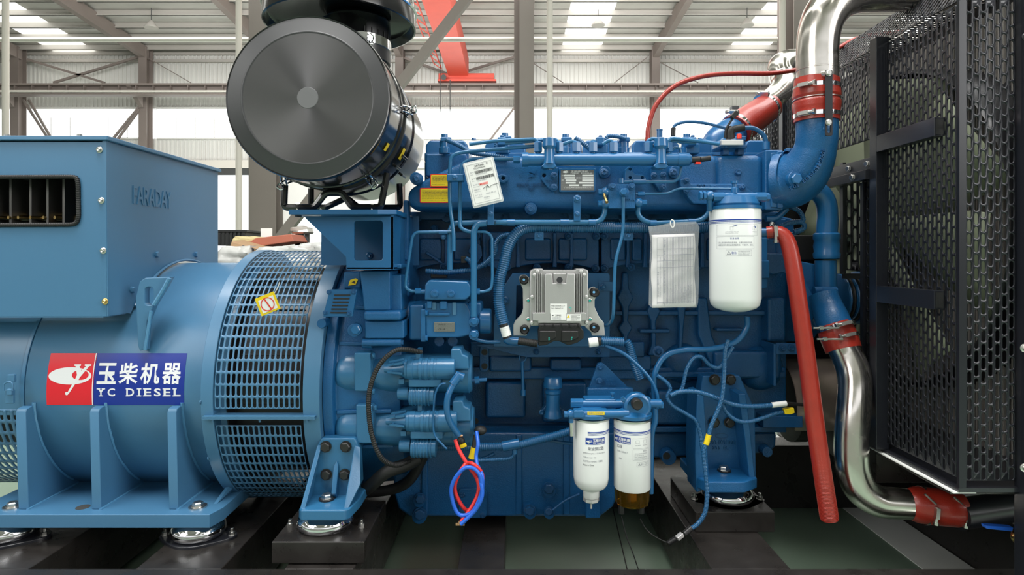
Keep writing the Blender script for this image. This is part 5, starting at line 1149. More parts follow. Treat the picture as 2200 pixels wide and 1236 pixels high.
def cframe(par, x0, y0, x1, y1, mp, m_='printg', t_=.35):
    for a in ((x0, y0, x1, y0+t_), (x0, y1-t_, x1, y1), (x0, y0, x0+t_, y1), (x1-t_, y0, x1, y1)):
        b = B(); n = 8
        for k in range(n+1): u = a[0]+(a[2]-a[0])*k/n; b.v += [V(mp(u, -a[1])), V(mp(u, -a[3]))]
        for k in range(n): b.f.append([2*k, 2*k+1, 2*k+3, 2*k+2])
        obj('printed_frame', b, M[m_], par)
cframe(of_, 1539, 482, 1632, 506, cm); cframe(of_, 1539, 508, 1622, 535, cm); cframe(of_, 1561, 537, 1616, 550, cm)
ct(of_, '使 用 说 明', 1570, 510, 1588, 514, cm); ct(of_, '1.装上滤清器时需检查滤座，必要时清洁密封圈。', 1542, 519.5, 1618, 523.3, cm, 'printg'); ct(of_, '2.装配过程中请保证滤清器清洁，不准损坏、密封。', 1542, 524.6, 1620, 528.6, cm, 'printg')
ct(of_, '敬告', 1573, 541, 1583, 546.5, cm)
for k, s in enumerate(('未正确使用本滤芯将导致', '发动机严重损坏，请务必', '使用原厂配套滤清器')): ct(of_, s, 1586, 539+k*3.6, 1613-(3 if k == 2 else 0), 541.6+k*3.6, cm, 'printg')
wrap_poly([[(1563, 547), (1567.5, 539.5), (1572, 547)], [(1564.5, 546.2), (1567.5, 541), (1570.5, 546.2)]], 0, lambda o_: cm, M['printg'], of_, 'warning_triangle')
ct(of_, '请将旧滤清器拆下并检查', 1560, 497, 1587, 499, cm, 'printg'); ct(of_, 'Remove the used filter and clean', 1560, 500, 1586, 501.4, cm, 'printg'); ct(of_, '在密封圈上涂油', 1618, 497, 1630, 499, cm, 'printg')
cframe(of_, 1570, 487, 1576, 494.5, cm, 't' if False else 'printg'); cframe(of_, 1619, 487, 1624, 494.5, cm)
wrap_poly([[(1575, 486), (1583, 482.8), (1586, 483), (1584, 484.2), (1579, 485.2), (1575.5, 487)]], 0, lambda o_: cm, M['printb'], of_, 'pictogram'); wrap_poly([[(1623, 484), (1626, 486), (1628, 490), (1625.5, 489.5)]], 0, lambda o_: cm, M['printb'], of_, 'pictogram')
# filter head
fh_ = thing('oil_filter_mount', 'blue cross tube and head that the oil filter canister screws onto', 'filter mount', P(1580, 440, 2.05))
obj('head', B().lathe([(.075, 0), (.078, .006), (.072, .02), (.068, .03), (.05, .035)], V((c.x, D, top+.012)), (0, 0, 1), 48), blue, fh_)
obj('cross_tube', B().cyl(P(1531, 424, 2.0), P(1636, 424, 2.0), .0155, n=24), blue, fh_); obj('end_fitting', B().cyl(P(1531, 424, 2.0), P(1556, 424, 2.0), .0165, n=8), blue, fh_, bev=.001); obj('end_fitting', B().cyl(P(1624, 424, 2.0), P(1644, 424, 2.0), .0165, n=8), blue, fh_, bev=.001)
obj('end_nut', B().cyl(P(1644, 424, 2.0), P(1652, 424, 2.0), .0135, n=6), blue, fh_); obj('banjo', B().ball(P(1525, 421, 2.0), .017, 10), blue, fh_)
for x in (1502, 1510): obj('hex_nut', B().cyl(P(x, 421, 2.0), P(x+6, 421, 2.0), .0155, n=6), blue, fh_, bev=.001)
obj('drop_pipe', B().cyl(P(1525, 425, 2.0), P(1525, 452, 2.02), .0105, n=16), blue, fh_); obj('sensor', B().lathe([(.012, 0), (.012, .015), (.008, .018), (.008, .03), (.012, .032), (.012, .04)], P(1578, 415, 2.0), (0, 0, 1), 16), blue, fh_)
# ---------------------------------------------------------------- two fuel filters
def fuelf(x, ytop, ybot, rp, D, label):
    t = thing('fuel_filter', label, 'filter', P(x, ybot, D), 'white fuel filter canisters')
    r = rp*D/F*.985; df = D-r; zt3 = CZ-(ytop-CY)/F*df; zb3 = CZ-(ybot-CY)/F*df; c = P(x, 0, D)
    return t, r, zt3, zb3, c
D2 = 2.06
fa, ra, zt3, zb3, ca = fuelf(1270, 910, 1062, 38.5, D2, 'left white fuel filter canister with blue maker logo and pointed drain')
obj('canister', B().lathe([(.04, zb3-.002), (ra*.8, zb3+.004), (ra*.94, zb3+.016), (ra, zb3+.038), (ra*1.0, zb3+.07), (ra*1.015, zb3+.085), (ra*1.015, zt3-.004), (ra*.99, zt3)], (ca.x, D2, 0), (0, 0, 1), 56), M['white'], fa, ang=60)
obj('metal_rim', B().lathe([(ra*.99, 0), (ra*1.03, .001), (ra*1.03, .006), (ra*.98, .008)], (ca.x, D2, zt3), (0, 0, 1), 56), M['steel'], fa)
obj('drain_neck', B().lathe([(.025, 0), (.028, .004), (.028, .028), (.031, .03)], (ca.x, D2, zb3-.034), (0, 0, 1), 32), M['white'], fa); obj('drain_nut', B().lathe([(.024, 0), (.0275, .003), (.0275, .013)], (ca.x, D2, zb3-.048), (0, 0, 1), 8), M['alul'], fa)
obj('drain_spout', B().cyl(V((ca.x, D2, zb3-.045)), V((ca.x, D2, zb3-.073)), .0035, n=10), M['alul'], fa)
ma = cmap(ca.x, D2, ra*1.015, .0006)
fb, rb, zt4, zb4, cb = fuelf(1358, 912, 1062, 39.5, D2, 'right white fuel filter canister with amber sediment bowl')
obj('canister', B().lathe([(rb*.97, zb4), (rb, zb4+.004), (rb, zt4-.004), (rb*.99, zt4)], (cb.x, D2, 0), (0, 0, 1), 56), M['white'], fb, ang=60)
obj('metal_rim', B().lathe([(rb*.99, 0), (rb*1.03, .001), (rb*1.03, .006), (rb*.98, .008)], (cb.x, D2, zt4), (0, 0, 1), 56), M['steel'], fb)
obj('amber_bowl', B().lathe([(.01, zb4-.062), (rb*.6, zb4-.062), (rb*.85, zb4-.054), (rb*.9, zb4-.045), (rb*.93, zb4-.01), (rb*.97, zb4), (rb*.9, zb4-.002), (rb*.86, zb4-.05), (.01, zb4-.056)], (cb.x, D2, 0), (0, 0, 1), 48), M['amber'], fb)
obj('bowl_core', B().lathe([(.012, zb4-.05), (.022, zb4-.04), (.02, zb4-.002)], (cb.x, D2, 0), (0, 0, 1), 20), M['brass'], fb)
for k in range(10):
    a = 2*math.pi*k/10; obj('bowl_rib', B().bar(V((cb.x+math.cos(a)*rb*.9, D2+math.sin(a)*rb*.9, zb4-.05)), V((cb.x+math.cos(a)*rb*.94, D2+math.sin(a)*rb*.94, zb4-.004)), .004, .004), M['amber'], fb)
obj('sensor_plug', B().cyl(V((cb.x-.038, D2-.01, zb4-.058)), V((cb.x-.038, D2-.01, zb4-.085)), .011, n=10), M['plastic'], fb); obj('sensor_plug', B().cyl(V((cb.x+.03, D2, zb4-.058)), V((cb.x+.03, D2, zb4-.088)), .012, n=10), M['plastic'], fb)
mb = cmap(cb.x, D2, rb, .0006)
for k, (y, h) in enumerate(((929, 2.2), (932.5, 1), (935.4, 1))):
    band(fa, ca.x, D2, ra*1.015, y, h, M['printb'], -18, 88); band(fb, cb.x, D2, rb, y, h, M['printb'], -90, 88)
def fl_logo(par, mp, x0, y0):
    b = B()
    for k in range(9):
        u = x0+44*k/8; b.v += [V(mp(u, -y0)), V(mp(u, -(y0+14)))]
    for k in range(8): b.f.append([2*k, 2*k+1, 2*k+3, 2*k+2])
    obj('logo_panel', b, M['printb'], par)
    m2 = lambda u, v, w_=0: tuple(V(mp(u, v))+V((0, -.0006, 0)))
    text('lettering', '玉柴机器', M['label'], par, (x0+15.5, -(y0+8.6), x0+42.5, -(y0+1.8)), m2, offset=.02); text('lettering', 'YC DIESEL', M['label'], par, (x0+15.5, -(y0+12.6), x0+42.5, -(y0+9.8)), m2, offset=.02)
    logo(x0+7.4, y0+7, .125, 0, lambda o_: (lambda u, v, w_=0: tuple(V(m2(u, v))+V((0, -o_, 0)))), M['label'], par)
fl_logo(fa, ma, 1258, 942); fl_logo(fb, mb, 1311, 942)
for par, mp, dx in ((fa, ma, 0), (fb, mb, 55)):
    if dx == 0:
        ct(par, '柴油预滤器', 1263, 961, 1299, 969, mp, 'printg', .01); ct(par, '图号(Drawing No.)：K2100-1105350', 1253, 973, 1303, 977, mp, 'printg'); ct(par, '代码(Code)：937', 1253, 982, 1281, 986, mp, 'printg'); ct(par, '批次号(Lot number)：见罐底', 1253, 990, 1296, 995, mp, 'printg'); ct(par, 'Made in China', 1253, 998.5, 1276, 1002, mp, 'print')
    else:
        ct(par, '滤器', 1320, 960, 1336, 967.5, mp, 'printg', .01); ct(par, 'K2100-1105350-T', 1322, 973, 1349, 976.5, mp, 'printg'); ct(par, '见罐底', 1327, 988, 1335, 991.5, mp, 'printg')
cframe(fb, 1360, 943, 1398, 965, mb); cframe(fb, 1360, 967, 1402, 990, mb); cframe(fb, 1368, 994, 1400, 1004, mb)
ct(fb, '使用说明', 1382, 969, 1392, 972.5, mb, 'printg'); 
for k in range(4): ct(fb, ('1.安装前请清洁滤座密封面', '并涂抹机油', '2.装上后旋紧并检查渗漏', '3.定期排放沉积水分杂质')[k], 1363, 974.5+k*3.8, 1394-(10 if k == 1 else 0), 977+k*3.8, mb, 'printg')
ct(fb, '警告', 1377, 997, 1384, 1001.5, mb, 'printg'); ct(fb, '请使用原厂滤芯', 1386, 995.5, 1397, 997.5, mb, 'printg'); ct(fb, '否则后果自负', 1386, 999, 1396, 1001, mb, 'printg')
wrap_poly([[(1371, 1001.5), (1374, 996.5), (1377, 1001.5)], [(1372.2, 1000.8), (1374, 998), (1375.8, 1000.8)]], 0, lambda o_: mb, M['printg'], fb, 'warning_triangle')
for x in (1366, 1384): cframe(fb, x, 947, x+8, 954, mb); ct(fb, '安装步骤图示', x-2, 957, x+11, 959, mb, 'printg')
# filter head with hand primer
hd = thing('primer_pump_manifold', 'blue fuel filter head with tubes and a round hand primer pump', 'primer pump', P(1320, 900, 2.06))
for cc, zt5, rr_ in ((ca, zt3, ra), (cb, zt4, rb)):
    obj('head_disc', B().lathe([(rr_*.9, 0), (rr_*1.05, .003), (rr_*1.07, .014), (rr_*.8, .024), (rr_*.5, .03)], (cc.x, D2, zt5+.008), (0, 0, 1), 48), blue, hd)
obj('top_tube', B().cyl(P(1232, 868, 2.08), P(1420, 868, 2.08), .0155, n=20), blue, hd); obj('front_tube', B().cyl(P(1222, 891, 2.02), P(1350, 889, 2.02), .0145, n=20), blue, hd)
obj('end_fitting', B().pbox(1232, 882, 1256, 900, 2.0, .035), blue, hd, bev=.006); obj('end_fitting', B().cyl(P(1226, 867, 2.08), P(1252, 867, 2.08), .0175, n=6), blue, hd, bev=.001); obj('end_fitting', B().cyl(P(1212, 891, 2.02), P(1222, 891, 2.02), .011, n=6), blue, hd)
obj('banjo', B().ball(P(1226, 890, 2.02), .015, 10), blue, hd); obj('elbow', B().cyl(P(1227, 892, 2.02), P(1227, 908, 2.02), .0085, n=14), blue, hd); obj('drain_nozzle', B().cyl(P(1227, 905, 2.02), P(1228, 937, 2.02), .0065, n=14), M['steel'], hd)
obj('head_block', B().pbox(1256, 884, 1310, 905, 2.02, .08), blue, hd, bev=.008); obj('head_block', B().pbox(1256, 858, 1325, 884, 2.07, .06), blue, hd, bev=.006)
obj('yellow_strip', B().pbox(1262, 885, 1299, 892, 2.003, .002), M['yellow'], hd); ptext('lettering', '按箭头方向安装', M['printg'], hd, 1265, 886.5, 1296, 890.5, 2.0025)
pm = obj('primer_body', B().lathe([(.045, 0), (.046, .03), (.044, .032), (.042, .034), (.036, .036), (.033, .034), (.02, .034)], P(1366, 870, 2.05), (0, -1, 0), 40), blue, hd)
obj('primer_knob', B().lathe([(.0175, 0), (.0185, .01), (.0185, .024), (.015, .03), (.01, .029), (.001, .029)], P(1366, 866, 2.015), (0, -1, 0), 32), M['rubber'], hd, bev=.001)
for x, y in ((1338, 857), (1391, 857), (1369, 898)): boss(x, y, 5.5, 2.02, .02, blue, hd); bolt(x, y, 2.018, 3.8, hd, blue, 'socket')
obj('right_fitting', B().cyl(P(1398, 871, 2.08), P(1418, 871, 2.08), .011, n=14).cyl(P(1416, 871, 2.08), P(1424, 871, 2.08), .0135, n=6), blue, hd); obj('banjo', B().ball(P(1411, 871, 2.08), .014, 8), blue, hd)
obj('bleed_screw', B().lathe([(.008, 0), (.008, .012), (.005, .014), (.005, .022), (.009, .024), (.009, .03)], P(1316, 862, 2.08), (0, 0, 1), 12), blue, hd)
mbk = obj('mounting_bracket', curve_mesh('mbk', [[(1265, 835), (1284, 782), (1292, 779), (1300, 784), (1352, 835), (1360, 840), (1360, 858), (1265, 858)], circ(1279, 840, 5, 14), circ(1349, 842, 5, 14)], 2.2, .02, .002), cast, hd)
for x, y in ((1289, 789), (1287, 819), (1276, 840), (1345, 841)): bolt(x, y, 2.188, 7.5, hd, cast)
ptext('cast_lettering', '862', cast, hd, 1303, 812, 1318, 819, 2.189, extrude=.0015); ptext('cast_lettering', 'TD600', cast, hd, 1300, 821, 1326, 828, 2.189, extrude=.0015)
eb('bracket_arm', 1262, 835, 1362, 862, 2.17, .03, cast, .004, hd)
# ---------------------------------------------------------------- certificate card, pouch, labels
cc_ = thing('inspection_card', 'white laminated inspection card with barcodes hung tilted on the intake manifold', 'card', P(1040, 445, 2.03))
ANG = -13.5; CXc, CYc = 1038, 391
def cr(x, y): return rot([(x, y)], CXc, CYc, ANG)[0]
obj('laminate', B().ext([P(*cr(x, y), 2.035) for x, y in rrect(CXc-34, CYc-49, CXc+34, CYc+51, 4)], V((0, .003, 0))), M['clear'], cc_, bev=.001)
obj('card_sheet', B().ext([P(*cr(x, y), 2.0335) for x, y in ((CXc-31, CYc-46), (CXc+31, CYc-46), (CXc+31, CYc+46), (CXc-31, CYc+46))], V((0, .001, 0))), M['label'], cc_)
def crt(s, x0, y0, x1, y1, m_='print', off=0): return ptext('lettering', s, M[m_], cc_, CXc+x0, CYc+y0, CXc+x1, CYc+y1, 2.0328, offset=off, ang=ANG, c=(CXc, CYc))
def crb(x0, y0, x1, y1, m_='print', name='printed_bar', b=None): 
    bb_ = b or B(); bb_.ext([P(*cr(CXc+x, CYc+y), 2.0329) for x, y in ((x0, y0), (x1, y0), (x1, y1), (x0, y1))], V((0, .0003, 0)))
    return bb_ if b is not None else obj(name, bb_, M[m_], cc_)
for a in ((-27, -42, 27, -41.6), (-27, 42, 27, 42.4), (-27, -42, -26.6, 42.4), (26.6, -42, 27, 42.4)): crb(*a, m_='printg', name='printed_border')
crt('玉柴发动机', -11, -39, 10, -34.5, off=.015); crt('YUCHAI ENGINE', -14, -33, 12, -30, off=.01); crt('®', 15, -40, 19, -36)
for y, s in ((-24, '型 号'), (-10, '编 号'), (3, '检 验 员'), (14, '质量负责人'), (26, '出 厂 日 期')): crt(s, -23, y-2, -23+(8 if y < 0 else 14), y+1, 'printg')
for y, s in ((-20, 'Model'), (-6, 'No.'), (7, 'Inspector'), (18, 'Quality Head'), (30, 'Date of Manufacture')): crt(s, -23, y-1, -23+(6 if y < 0 else 15), y+1, 'printg')
rb_ = random.Random(4)
for yy in (-26.5, -13):
    b = B(); x = -13
    while x < 25: w_ = rb_.choice((.5, .8, 1.2)); crb(x, yy, x+w_, yy+6.5, b=b); x += w_+rb_.choice((.4, .6, .9))
    obj('barcode', b, M['print'], cc_)
crt('YC6TD1220-D30', -12, -19, 12, -16.5, 'printg'); crt('F3601S00020', -12, -5.5, 10, -3, 'printg'); crb(-9, 1, 10, 6.5, 'pink', 'stamp'); crt('ME100022', -8, 2, 9, 5.5, 'redl', .01)
crt('2025-02-15', 0, 24.5, 22, 27.5, 'printg')
sgb = B(); sgb.ring_sweep([P(*cr(CXc+x, CYc+y), 2.0328) for x, y in ((-4, 14), (3, 11), (9, 14), (6, 8), (12, 15), (15, 11), (30, 10))], [.0006]*7, 5); obj('signature', sgb, M['print'], cc_); sgb = B(); sgb.ring_sweep([P(*cr(CXc+x, CYc+y), 2.0328) for x, y in ((6, 8), (4, 15), (3, 21))], [.0006]*3, 5); obj('signature', sgb, M['print'], cc_)
crt('防伪查询', -6, 32, 6, 35, 'printg'); crt('Tel authenticity', -6, 36.5, 7, 38, 'printg')
pc_ = thing('document_pouch', 'clear zip bag holding a folded white printed form, hung beside the oil filter', 'pouch', P(1448, 660, 2.06))
bagp = [(1393, 487), (1420, 484), (1445, 478), (1495, 476), (1503, 488), (1502, 498), (1500, 530), (1502, 600), (1500, 650), (1497, 661), (1400, 661), (1394, 655), (1396, 560), (1398, 520)]
obj('bag', B().prism(bagp, 2.042, .003), M['film'], pc_); obj('bag_back', B().prism(bagp, 2.066, .0005), M['film'], pc_)
b = B(); nx, ny = 16, 20
for j in range(ny+1):
    for i in range(nx+1):
        u, v = i/nx, j/ny; x = 1400+(92+2*v)*u+1.5*math.sin(v*9); y = 505-3*u+157*v
        b.v.append(P(x, y, 2.052+.004*math.sin(u*5+v*4)+.0018*math.sin(v*23+u*7)))
for j in range(ny):
    for i in range(nx): k = j*(nx+1)+i; b.f.append([k, k+1, k+nx+2, k+nx+1])
obj('form', b, M['paper'], pc_, ang=80, solid=.002)
def pm_(u, v): return P(1400+(92)*u, 505-3*u+157*v, 2.0445)
b = B()
for k in range(21): u = .27+.036*k*.98; b.ring_sweep([pm_(u, .04), pm_(u, .95)], [.0006]*2, 4)
for v in (.04, .2, .28, .36, .45, .93): b.ring_sweep([pm_(.13, v), pm_(.97, v)], [.0006]*2, 4)
b.ring_sweep([pm_(.13, .04), pm_(.13, .95)], [.0006]*2, 4); obj('printed_table', b, M['printg'], pc_)
def vtext(s, u, v0, v1, h=4.2):
    x0 = 1400+92*u; y0 = 505+157*v0; y1 = 505+157*v1
    return text('lettering', s, M['printg'], pc_, (0, 0, 1, 1), lambda a, c_, w_=0: tuple(P(x0+h*(1-c_)*1.0, y1+(y0-y1)*a, 2.0442)))
vtext('发动机出厂随机附件清单', .13, .5, .85); vtext('Diesel Engine Packing List of Random Tools', .19, .3, .85, 3)
for v0, v1, s in ((.05, .18, '备注'), (.21, .27, '数量'), (.29, .35, '单位'), (.48, .8, '零件名称及型号'), (.94, .98, '序号')): vtext(s, .28, v0, v1)
rp = random.Random(2)
for k in range(16): vtext(''.join(rp.choice('垫片螺栓机油滤芯管接头卡箍说明书合格证') for _ in range(rp.randint(6, 12))), .36+.037*k, .93-rp.uniform(.14, .26), .93, 2.3)
tie = B(); tubeb(tie, [(1442, 472), (1448, 474), (1449, 486), (1444, 490), (1440, 482), (1441, 474)], 2.05, 1.3, n=6); obj('tie', tie, M['label'], pc_)
obj('zip_strip', B().prism([(1425, 484), (1495, 478), (1495, 481), (1425, 487)], 2.04, .002), M['film'], pc_)
for x0, y0, x1, y1, lb, nl in ((924, 374, 965, 402, 'smaller upper yellow warning label with red edge on the manifold end', 6), (902, 404, 966, 436, 'larger lower yellow warning label with red edge on the manifold end', 7)):
    t = thing('warning_label', lb, 'label', P(x0, y1, 2.14)); 
    obj('border', B().prism(rrect(x0, y0, x1, y1, 3), 2.146, .004), M['redl'], t); obj('face', B().prism(rrect(x0+2, y0+2, x1-1, y1-2, 2), 2.1455, .003), M['yellow'], t)
    for k in range(nl):
        big = k < 3; ptext('lettering', ('发动机在运行前请仔细阅读说明书以免造成损坏', '请使用规定牌号机油及冷却液并定期保养更换', '冷却水温过高时严禁打开水箱盖以免烫伤')[k][:21 if x1-x0 > 50 else 13] if big else ('Read the operation manual before starting', 'Use the specified oil and coolant only', 'Do not open the cap when the engine is hot', 'Failure to comply may cause damage')[(k-3) % 4], M['print'], t, x0+5, y0+5+k*(y1-y0-8)/nl, x1-3-(6 if k == nl-1 else 0), y0+5+k*(y1-y0-8)/nl+(2.6 if big else 1.9), 2.145, offset=.01 if big else 0)
# ---------------------------------------------------------------- air cleaner
ac = thing('air_cleaner', 'big black cylindrical air cleaner with grey spun front cover and rain hood, above the engine', 'air cleaner', P(661, 450, 2.1))
DA = 1.82; ra_ = 178*DA/F; cA = P(662, 211, DA)
fw = (0, -1, 0)
def al(nm, prof=None, m_=None, **k): return obj(nm, B().lathe(prof, cA, (0, 1, 0), 96), M[m_], ac, **k)
al('cover_disc', [(.1965, .002), (.1965, -.0035), (.00001, -.0035)], 'grey_disc')
al('cover_cap', [(.00001, -.0055), (.031, -.0055), (.0322, -.0035)], 'grey_dot')
al('cover_ring', ang=80, prof=[(.1945, -.0034), (.1965, -.0046), (.1985, -.005), (.2005, -.0046), (.2035, -.002), (ra_-.008, -.002), (ra_-.004, .001)], m_='grey_ring')
al('cover_rim', [(ra_-.007, -.001), (ra_-.003, -.003), (ra_, .003), (ra_, .02), (ra_-.002, .022), (ra_-.002, .17), (ra_+.002, .172), (ra_+.004, .185), (ra_-.004, .19), (ra_-.006, .22)], 'blackg')
al('seal_band', [(ra_-.006, .215), (ra_+.006, .218), (ra_+.006, .235), (ra_-.006, .238)], 'rubber')
al('body', [(ra_-.008, .23), (ra_-.004, .25), (ra_-.002, .42), (ra_+.003, .425), (ra_+.003, .435), (ra_-.002, .44), (ra_-.004, .70), (ra_-.02, .72), (.02, .72)], 'blackg')
for a0, a1 in ((0, 0),):
    pass
def clip(a, y=.21):
    a = R(a); u = V((math.sin(a), 0, math.cos(a))); t = V((math.cos(a), 0, -math.sin(a))); c = cA+u*(ra_+.006)+V((0, y, 0))
    b = B(); 
    b.ring_sweep(fillet([c+t*.008+V((0, -.03, 0)), c+t*.010+u*.012+V((0, -.01, 0)), c+t*.012+u*.026+V((0, .02, 0)), c-t*.012+u*.026+V((0, .02, 0)), c-t*.010+u*.012+V((0, -.01, 0)), c-t*.008+V((0, -.03, 0))], .01), [.0030]*32, 7)
    b.ring_sweep(fillet([c+t*.006+V((0, .05, 0)), c+t*.007+u*.014+V((0, .01, 0)), c+u*.042+t*.012+V((0, -.012, 0)), c+u*.042-t*.012+V((0, -.012, 0)), c-t*.007+u*.014+V((0, .01, 0)), c-t*.006+V((0, .05, 0))], .01), [.0030]*32, 7)
    cl = obj('spring_clip', b, M['chromed'], ac, 'bright wire spring clip')
    obj('clip_base', B().bar(c+V((0, .01, 0)), c+V((0, .06, 0)), .024, .006, u), M['blackg'], cl, bev=.001)
for a in (-42, 30, 88, 147, 212, 268): clip(a, .19)
for s, yy in ((128, .36), (118, .36), (131, .52)):
    a = R(s); u = V((math.sin(a), 0, math.cos(a))); c = cA+u*(ra_+.002); obj('strap_clip', B().bar(c+V((0, yy-.03, 0)), c+V((0, yy+.05, 0)), .01, .012, u), M['blackg'], ac, bev=.002)
ci = thing('information_sticker', 'faint yellow sticker on the lower right flank of the black air cleaner', 'sticker', cA+V((ra_, .3, -.1)))
for i_, (a0, a1, y0, y1) in enumerate(((112, 122, .31, .35), (118, 124, .09, .12))):
    b = B()
    for k in range(5):
        a = R(a0+(a1-a0)*k/4); u = V((math.sin(a), 0, math.cos(a))); b.v += [cA+u*(ra_+.0012)+V((0, y0, 0)), cA+u*(ra_+.0012)+V((0, y1, 0))]
    for k in range(4): b.f.append([2*k, 2*k+1, 2*k+3, 2*k+2])
    obj('sticker', b, M['yellow'], ci)
# frame legs of the air cleaner
def acbar(px, d, w_=.016): 
    b = B(); C = fillet(path(px, d), .02)
    for i in range(len(C)-1): b.bar(C[i], C[i+1], .03, w_, V((0, 1, 0)))
    return obj('mounting_frame', b, M['blackg'], ac)
zb_ = 452
b = B(); C = fillet(path([(612, 398), (610, 446), (676, 446), (700, 414), (735, 414), (757, 446), (818, 446), (832, 372)], 2.02), .015); b.ring_sweep(C, [.0115]*len(C), 8); obj('mounting_frame', b, M['blackg'], ac)
b = B(); C = fillet(path([(668, 405), (668, 444), (700, 446), (745, 425), (770, 446), (860, 446), (858, 395)], 2.3), .015); b.ring_sweep(C, [.0115]*len(C), 8); obj('mounting_frame', b, M['blackg'], ac)
for x, d in ((640, 2.02), (800, 2.02), (690, 2.3)):
    bolt(0, 0, 0, .012, ac, M['steel'], 'stud', (0, 0, 1), 'bolt', P(x, 452, d))
# inlet neck and hood
hc = V((P(740, 0, 2.2).x, 2.2, 0)); zh = P(0, 50, 2.2).z
obj('inlet_neck', B().lathe([(.125, zh-.3), (.125, zh-.02), (.12, zh)], (hc.x+.03, 2.22, 0), (0, 0, 1), 48), M['blackg'], ac)
rh = thing('rain_hood', 'black mushroom rain hood with slotted neck on top of the air cleaner', 'hood', (hc.x+.06, 2.2, zh-.1))
hx_ = hc.x-.012; zh -= .012
obj('hood_skirt', B().lathe([(.13, .045), (.25, .03), (.262, .0), (.268, .002), (.268, .05), (.262, .11), (.24, .13), (.1, .16), (.01, .165)], (hx_, 2.2, zh-.005), (0, 0, 1), 72), M['blackg'], rh)
obj('hood_seam', B().lathe([(.268, .055), (.273, .058), (.273, .066), (.268, .07)], (hx_, 2.2, zh-.005), (0, 0, 1), 72), M['chromed'], rh)
obj('neck', B().lathe([(.118, -.11), (.118, .04), (.11, .05)], (hx_+.055, 2.22, zh-.02), (0, 0, 1), 48), M['black'], rh)
obj('clamp_band', B().lathe([(.1185, 0), (.122, .001), (.122, .034), (.1185, .035)], (hx_+.055, 2.22, zh-.085), (0, 0, 1), 48), M['chromed'], rh)
for k in range(28):
    a = 2*math.pi*k/28; p = V((hx_+.055+.1195*math.cos(a), 2.22+.1195*math.sin(a), zh-.06)); obj('neck_slot', B().bar(p, p+V((0, 0, .03)), .004, .003, V((math.cos(a), math.sin(a), 0))), M['rubber'], rh)
# ---------------------------------------------------------------- radiator with slotted guards
GX = 1.29
rd = thing('radiator_guard', 'tall black slotted sheet guard and frame around the radiator fan', 'guard', (1.6, 2.4, .46))
zl = CZ-(156-CY)/F*2.417; z_top = .88+CZ; z_bot = CZ-(1045-CY)/F*1.755
zl = CZ+.733
PU = .0199; PV = .0403
def sidep(y0, y1, z0, z1, name='slotted_panel', X=None):
    b = B(); W = y1-y0; H = z1-z0
    perf(b, W, H, int((W-.012)/PU), int((H-.012)/PV), .0115, .0345, lambda u, v: V((X or GX, y0+u, z0+v)), mu=.006, mv=.006, stagger=True)
    return obj(name, b, M['guard'], rd, solid=.002, ang=30)
sidep(1.75, 2.085, z_bot+.02, zl)
sidep(2.125, 2.86, CZ-(335-CY)/F*2.5, zl)
sidep(2.125, 2.21, z_bot+.02, CZ-(345-CY)/F*2.12)
# sloping upper mesh
def sl(u, v):
    return V((GX+.1*v, 1.72+u, zl+(z_top-zl)*v))
b = B(); perf(b, 1.2, 1.0, 60, 4, .0115, .215, sl, mu=.006, mv=.02, stagger=True); obj('slotted_slope', b, M['guard'], rd, solid=.002, ang=30)
b = B(); perf(b, 1.2, .6, 60, 14, .0115, .035, lambda u, v: V((GX+.1+v, 1.72+u, z_top)), mu=.006, mv=.006, stagger=True); obj('slotted_top', b, M['guard'], rd, solid=.002, ang=30)
# near front panel facing the camera
fpz1 = CZ+.76
b = B(); W = .178; H = fpz1-z_bot; perf(b, W, H, 7, 35, .0122, .0350, lambda u, v: V((GX+u, 1.745, z_bot+v)), mu=.018, mv=.02, stagger=True); obj('front_slotted_panel', b, M['guard'], rd, solid=.003, ang=30)
obj('front_edge', B().box((GX-.002, 1.742, z_bot-.01), (GX+.018, 1.752, fpz1)), M['guard'], rd)
obj('front_post', B().box((GX+.17, 1.72, .3), (GX+.4, 1.76, 2.4)), M['frame'], rd, bev=.002)
for z in (CZ-(80-CY)/F*1.72, CZ-(748-CY)/F*1.72, CZ-(1005-CY)/F*1.72): bolt(0, 0, 0, .012, rd, M['steel'] if z < 1 else M['frame'], 'flange', None, 'bolt', V((GX+.17 if z > 1 else GX+.165, 1.72, z)))
# frame posts and rails on the receding side
obj('frame_post', B().box((GX-.035, 2.085, z_bot), (GX+.01, 2.125, zl+.02)), M['frame'], rd, bev=.002)
obj('frame_post', B().box((GX-.012, 2.86, z_bot), (GX+.012, 2.90, zl)), M['frame'], rd, bev=.002)
for ya in (272, 645):
    zc = CZ-(ya-CY)/F*1.80; obj('frame_rail', B().box((GX-.034, 1.80, zc-.028), (GX-.002, 2.085, zc+.028)), M['frame'], rd, bev=.001)
    obj('rail_end', B().box((GX-.03, 1.7985, zc-.023), (GX-.006, 1.8, zc+.023)), M['rubber'], rd)
zr = CZ+.335
obj('frame_rail', B().box((GX-.02, 2.125, zr-.03), (GX+.01, 2.95, zr+.012)), M['frame'], rd, bev=.002); obj('frame_rail', B().box((GX-.05, 2.125, zr-.07), (GX-.02, 2.95, zr-.035)), M['frame'], rd, bev=.002)
for y in (2.16, 2.28, 2.44, 2.6): bolt(0, 0, 0, .012, rd, M['steel'], 'hex', (-1, -.3, 0), 'bolt', V((GX-.022, y, zr-.01)))
for y in (2.2, 2.42): bolt(0, 0, 0, .012, rd, M['steel'], 'hex', (-1, -.3, 0), 'bolt', V((GX-.052, y, zr-.053)))
obj('bottom_plate', B().box((GX-.005, 1.74, z_bot-.012), (GX+.6, 3.0, z_bot)), M['frame'], rd)
obj('cutout_edge', B().box((GX-.01, 2.205, z_bot), (GX+.01, 2.225, zr-.07)), M['frame'], rd)
